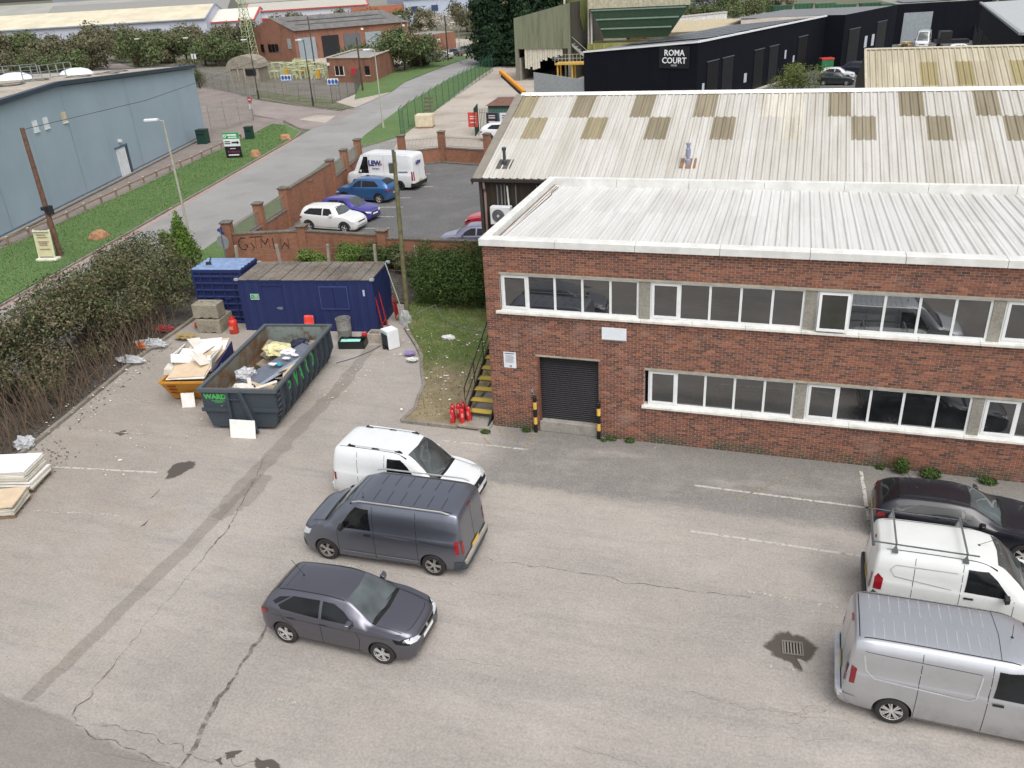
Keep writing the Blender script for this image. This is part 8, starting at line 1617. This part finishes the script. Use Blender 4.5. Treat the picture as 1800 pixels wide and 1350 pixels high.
# roofs seen beyond the black unit: brick chimney hut and tan roof
t = thing('brick_hut', (-13.5, 108, 0), 20, 'red brick gabled hut showing above the black unit roof', 'hut'); B().box((0, 0, 3), (3, 3, 6)).build('wall', M_BRK2, t); b = B(); b.add([(-1.7, -1.7, 5.9), (1.7, -1.7, 5.9), (1.7, 1.7, 5.9), (-1.7, 1.7, 5.9), (0, -1.7, 7), (0, 1.7, 7)], [(0, 4, 5, 3), (1, 2, 5, 4), (0, 1, 4), (2, 3, 5)]); b.build('roof', flat('#b9a98c', .8), t)
t = thing('tan_roof_building', (0, 0, 0), 0, 'low building with tan roof beyond the black unit', 'building'); b = B(); b.add([(-12, 106, 5.0), (1, 108, 5.0), (.5, 116, 6.0), (-12.5, 114, 6.0)], [(0, 1, 2, 3)]); b.build('roof', flat('#b5a88c', .8, var=.15), t); b = B(); b.add([(-12, 106, 0), (1, 108, 0), (1, 108, 5.0), (-12, 106, 5.0)], [(0, 1, 2, 3)]); b.build('wall', flat('#8a7f6a', .8), t)
# ---------------------------------------------------------------- distant sheds
def far_shed(p, q, dep, h, rise, wall, roof, label, trim=None, wins=0, wcol='#4a5568'):
    t = thing('industrial_shed', (0, 0, 0), 0, label, 'building'); p, q = Vector(p), Vector(q); d = (q - p).normalized(); n_ = Vector((-d.y, d.x)) * dep; L_ = (q - p).length
    wallq(B(), p, q, h, h).build('front_wall', wall, t); b = B(); m1 = q + n_ * .5; b.add([(q.x, q.y, 0), ((q + n_).x, (q + n_).y, 0), ((q + n_).x, (q + n_).y, h), (m1.x, m1.y, h + rise), (q.x, q.y, h)], [(0, 1, 2, 3, 4)]); b.build('end_wall', wall, t); b = B(); m0 = p + n_ * .5; b.add([(p.x, p.y, 0), ((p + n_).x, (p + n_).y, 0), ((p + n_).x, (p + n_).y, h), (m0.x, m0.y, h + rise), (p.x, p.y, h)], [(4, 3, 2, 1, 0)]); b.build('end_wall', wall, t)
    b = B(); o_ = -n_.normalized() * .4; b.add([((p + o_).x, (p + o_).y, h), ((q + o_).x, (q + o_).y, h), (m1.x, m1.y, h + rise + .05), (m0.x, m0.y, h + rise + .05)], [(0, 1, 2, 3)]); b.add([(m0.x, m0.y, h + rise + .05), (m1.x, m1.y, h + rise + .05), ((q + n_).x, (q + n_).y, h), ((p + n_).x, (p + n_).y, h)], [(0, 1, 2, 3)]); b.build('roof', roof, t)
    if trim: b = B(); b.bar((p.x + o_.x, p.y + o_.y, h), (q.x + o_.x, q.y + o_.y, h), .4, .3); b.bar((q.x, q.y, h), (m1.x, m1.y, h + rise), .4, .4); b.bar((m1.x, m1.y, h + rise), ((q + n_).x, (q + n_).y, h), .4, .4); b.bar((p.x, p.y, h), (m0.x, m0.y, h + rise), .4, .4); b.build('trim', flat(trim, .5), t)
    for k in range(wins): on_wall(t, p, q, (k + .5) / wins, h * .62, L_ / wins * .32, h * .2, flat(wcol, .3), 'window', .2, .1)
    return t
W_W, W_R, W_L = flat('#c7cad4', .6, var=.06), flat('#cfc6ae', .7, var=.12, scale=.2), flat('#b9bcc8', .6, var=.05)
far_shed((-255, 150), (-150, 194), 30, 6.5, 3.4, W_L, W_R, 'long pale shed with cream roof and small windows beyond the scrub', '#8c97a8', 12)
far_shed((-160, 196), (-141, 204), 26, 5.2, 3.0, W_W, flat('#d6d2c8', .7), 'white gabled unit with red trim beyond the scrub', '#c24038', 0)
far_shed((-150, 214), (-118, 232), 30, 7.0, 2.0, W_W, flat('#b4b0a6', .7), 'white unit with red window frames left of the brick end', '#c24038', 4, '#b03a38')
t, P_ = house('brick_link', [(-122, 228), (-106, 238), (-110, 246), (-126, 236)], 6.5, flat('#7c7a76', .7), flat('#a9694e', .8), 'orange brick link building between the white units')
far_shed((-108, 236), (-60, 268), 34, 8, 3.5, flat('#b4bccd', .6), flat('#d2cdbf', .7, var=.1, scale=.15), 'pale blue-grey unit with cream roof behind the workshop', '#44588c', 9, '#3a4a68')
far_shed((-62, 270), (-10, 300), 40, 15, 2, flat('#7390b4', .6, var=.05), flat('#8f9ba8', .7), 'large pale blue warehouse in the distance', None, 0)
far_shed((-300, 230), (-120, 330), 60, 8, 4, flat('#9a9a94', .7), flat('#9b9a92', .7, var=.1, scale=.1), 'very long grey roofed warehouse in the distance', None, 0)
far_shed((-330, 190), (-265, 215), 30, 9, 3, flat('#c9ccce', .6), flat('#a9aaa6', .7), 'white office building at the far top left', None, 9, '#4a525c')
far_shed((-250, 236), (-190, 262), 30, 6, 5, flat('#8f8a80', .7), flat('#8b8a86', .7), 'dark roofed buildings above the long cream shed', None, 0)
far_shed((-420, 420), (-60, 520), 60, 14, 4, flat('#8c949c', .7), flat('#a3a6a6', .7), 'grey warehouses on the skyline', None, 0); far_shed((-40, 420), (200, 440), 60, 12, 4, flat('#7f878c', .7), flat('#8f9496', .7), 'grey warehouses on the skyline at the right', None, 0)
# parked cars on the depot, flatbed truck
for k, (x, y, c_, l) in enumerate([(-54.5, 121, '#24302c', 'dark green car first in the depot row behind the verge'), (-54.2, 126, '#8f9a96', 'silver-green car second in the depot row'), (-53.9, 131, '#c9ccce', 'white car third in the depot row'), (-53.7, 136, '#5b6064', 'grey car fourth in the depot row'), (-53.4, 141, '#70777c', 'grey car at the far end of the depot row')]): hatch('hatchback_car', paint(c_, .3, .2), small=True).place(x, y, 170, l, 'car')
ft = thing('flatbed_truck', (-67, 163, 0), 175, 'white cab flatbed truck on the depot yard', 'truck'); B().box((2.6, 0, 1.7), (1.9, 2.2, 2.2)).build('cab', flat('#dfe2e4', .5), ft, bevel=.15); B().box((3.3, 0, 2.2), (.6, 2.0, .8)).build('windscreen', M_CARGLASS, ft); B().box((-1.2, 0, 1.0), (5.2, 2.3, .35)).build('bed', flat('#b9b7b0', .6), ft); B().box((1.4, 0, 1.8), (.1, 2.2, 1.4)).build('headboard', flat('#4a4644', .6), ft); [B().lathe([(.001, -.15), (.45, -.15), (.45, .15), (.001, .15)], 16, (x, y, .45), 'Y').build('wheel', M_TYRE, ft) for x in (2.6, -2.2) for y in (-1, 1)]
# ---------------------------------------------------------------- distant trees
def tree_mesh(kind, seed):
    q = random.Random(seed)
    if kind == 'scrub': return leaf_mesh('crown', [(q.gauss(0, 1.6), q.gauss(0, 1.6), q.uniform(1.2, 4.2), q.uniform(1.0, 1.9), q.uniform(1.0, 1.9), q.uniform(.8, 1.4)) for _ in range(12)], 4200, .40, [(.145, .135, .08), (.12, .12, .06), (.165, .15, .095), (.10, .105, .055), (.18, .165, .105)], seed, .3, .4)
    if kind == 'green': return leaf_mesh('crown', [(q.gauss(0, 1.4), q.gauss(0, 1.4), q.uniform(1.2, 3.6), q.uniform(1.0, 1.8), q.uniform(1.0, 1.8), q.uniform(.8, 1.4)) for _ in range(12)], 4200, .38, [(.09, .12, .045), (.12, .15, .06), (.07, .095, .04), (.14, .165, .085)], seed, .3, .45)
    if kind == 'conifer': return leaf_mesh('crown', [(q.gauss(0, .5), q.gauss(0, .5), 1.2 + k * .85, 3.6 * (1 - k / 19) + .3, 3.6 * (1 - k / 19) + .3, 1.1) for k in range(17)], 9000, .7, [(.014, .034, .016), (.022, .05, .022), (.010, .024, .012), (.03, .062, .026)], seed, .1, .6)
TM = {}
for kind in ('scrub', 'green', 'conifer'):
    for s_ in range(3 if kind != 'conifer' else 2):
        c_ = tree_mesh(kind, s_ + 11).build('crown', M_LEAF); b = B()
        if kind == 'conifer': b.tube([(0, 0, -.1), (0, 0, 14)], .35, 7, .05)
        else:
            b.tube([(0, 0, -.1), (.1, 0, 1.2), (.2, .1, 3.2)], .16, 6, .04); qq = random.Random(s_)
            for k in range(9): a = qq.uniform(0, 6.28); b.tube([(.1, 0, qq.uniform(.3, 1.4)), (math.cos(a) * 1.1, math.sin(a) * 1.1, 2.3), (math.cos(a) * 2.0, math.sin(a) * 2.0, qq.uniform(3, 4.6))], .07, 5, .015)
        tr = b.build('trunk', M_BARK); TM[(kind, s_)] = (c_.data, tr.data); bpy.data.objects.remove(c_); bpy.data.objects.remove(tr)
def tree(kind, x, y, sc, label, group=None, name=None, sz=1.0):
    q = random.Random(int(x * 7 + y * 13)); t = thing(name or {'scrub': 'scrub_tree', 'green': 'bushy_tree', 'conifer': 'conifer_tree'}[kind], (x, y, 0), q.uniform(0, 360), label, 'tree', group); t.scale = (sc, sc, sc * sz)
    a = TM[(kind, q.randrange(3 if kind != 'conifer' else 2))]; link(bpy.data.objects.new('crown', a[0]), t); link(bpy.data.objects.new('trunk', a[1]), t)
q = random.Random(21)
for k in range(46):
    u = q.random(); x, y = -190 + u * 112, 104 + u * 46 + q.gauss(0, 9)
    if (x + 85) ** 2 + (y - 128) ** 2 < 250: continue
    tree('scrub' if q.random() < .7 else 'green', x, y, q.uniform(1.15, 1.75), 'half-bare scrub tree in the thicket behind the blue-grey warehouse', 'scrub trees behind the blue-grey warehouse')
for x, y, s, kind, l in [(-83, 95, .7, 'green', 'bush at the gas site fence left of the dome'), (-86, 99, .8, 'scrub', 'scrub bush left of the concrete dome'), (-78, 86, .6, 'green', 'bush behind the grey fence at the side road'), (-66, 118, 1.1, 'green', 'bush between the pipework and the workshop bays'), (-62, 123, 1.0, 'green', 'bush right of the pipework, in front of the workshop bays'), (-53.5, 113, 1.5, 'green', 'dark bush at the right end of the small brick gas building'), (-52.5, 117, 1.2, 'green', 'lower bush beside the depot row of cars'), (-55.5, 121.5, 1.0, 'scrub', 'scrub behind the small brick gas building')]: tree(kind, x, y, s, l)
for k, (x, y, s) in enumerate([(-92, 190, 1.6), (-84, 196, 1.7), (-76, 204, 1.9), (-66, 208, 2.0), (-58, 206, 1.9), (-52, 200, 1.8), (-47, 196, 1.7), (-70, 194, 1.4), (-60, 190, 1.3), (-100, 186, 1.5), (-110, 196, 1.5)]): tree('scrub' if k % 3 else 'green', x, y, s, 'hazy tree in the belt behind the depot yard', 'trees behind the depot yard')
for k, (x, y, s) in enumerate([(-15, 182, 1.6), (-9, 196, 1.5), (-20, 186, 1.7), (-4, 212, 1.3), (-25, 180, 1.5), (-12, 176, 1.3), (3, 240, 1.3), (-1, 226, 1.2)]): tree('green' if k % 2 else 'scrub', x, y, s, 'tree in the belt beyond the white graffiti wall', 'trees beyond the graffiti wall')
for k, (x, y, s, l) in enumerate([(-40.5, 121, 1.15, 'leftmost tall dark conifer beside the road bend'), (-36.5, 124, 1.2, 'second dark conifer from the road'), (-32.5, 121, 1.2, 'third dark conifer, behind the plant shed edge'), (-38, 130, 1.25, 'dark conifer at the back of the clump'), (-29, 124, 1.2, 'dark conifer above the plant shed roof'), (-34, 116.5, .9, 'shorter dark conifer at the foot of the clump'), (-38.8, 117.5, .85, 'shorter dark conifer nearest the green fence')]): tree('conifer', x, y, s, l, 'dark conifers by the concrete plant')
tt = thing('blossom_tree', (-69, 166, 0), 0, 'small pale blossoming tree behind the workshop end', 'tree'); q = random.Random(3); leaf_mesh('crown', [(q.gauss(0, 1.8), q.gauss(0, 1.8), q.uniform(3, 6), 1.3, 1.3, 1.0) for _ in range(9)], 1300, .4, [(.55, .50, .42), (.42, .38, .3), (.2, .17, .12)], 8).build('crown', M_LEAF, tt); B().tube([(0, 0, -.1), (0, 0, 4)], .2, 6, .06).build('trunk', M_BARK, tt)
tree('green', 8.9, 71, 1.0, 'light green budding tree in front of the black units', sz=.85)
b = bpy.data.objects; sc_ = [o for o in b if o.get('label') == 'light green budding tree in front of the black units'][0]
q = random.Random(4); lm = leaf_mesh('crown', [(q.gauss(0, 1.5), q.gauss(0, 1.3), q.uniform(2.2, 4.4), 1.2, 1.2, .9) for _ in range(12)], 5200, .22, [(.12, .17, .04), (.16, .21, .05), (.09, .12, .03), (.14, .13, .07)], 6).build('crown', M_LEAF); [setattr(ch, 'data', lm.data) for ch in sc_.children if ch.name.startswith('crown')]; bpy.data.objects.remove(lm)

# old concrete fence posts with wire behind the blue cabin
pf = thing('wire_fence', (0, 0, 0), 0, 'old wire fence on leaning concrete posts behind the blue cabin', 'fence')
fp = [(-18.6, 12.4, .15), (-16.2, 12.9, -.1), (-13.6, 13.3, .12), (-11.0, 13.6, .05), (-8.6, 13.7, -.1)]
for x, y, l in fp: B().bar((x, y, 0), (x + l, y, 1.9), .12, .12).build('post', flat('#a39c8c', .85, var=.2), pf)
for z in (.6, 1.0, 1.4, 1.75):
    for i in range(4): B().tube([(fp[i][0] + fp[i][2] * z / 1.9, fp[i][1], z), ((fp[i][0] + fp[i + 1][0]) / 2, (fp[i][1] + fp[i + 1][1]) / 2, z - .06), (fp[i + 1][0] + fp[i + 1][2] * z / 1.9, fp[i + 1][1], z)], .006, 4).build('wire', flat('#77746c', .6), pf)
ow = thing('overhead_wire', (0, 0, 0), 0, 'thin overhead cable from the brown telegraph pole along the warehouse wall', 'cable'); B().tube([(-32.6, 14.3, 7.5), (-37, 30, 6.9), (-42, 48, 7.0), (-49, 74, 7.7)], .02, 4).build('cable', flat('#4a4d50', .6), ow)
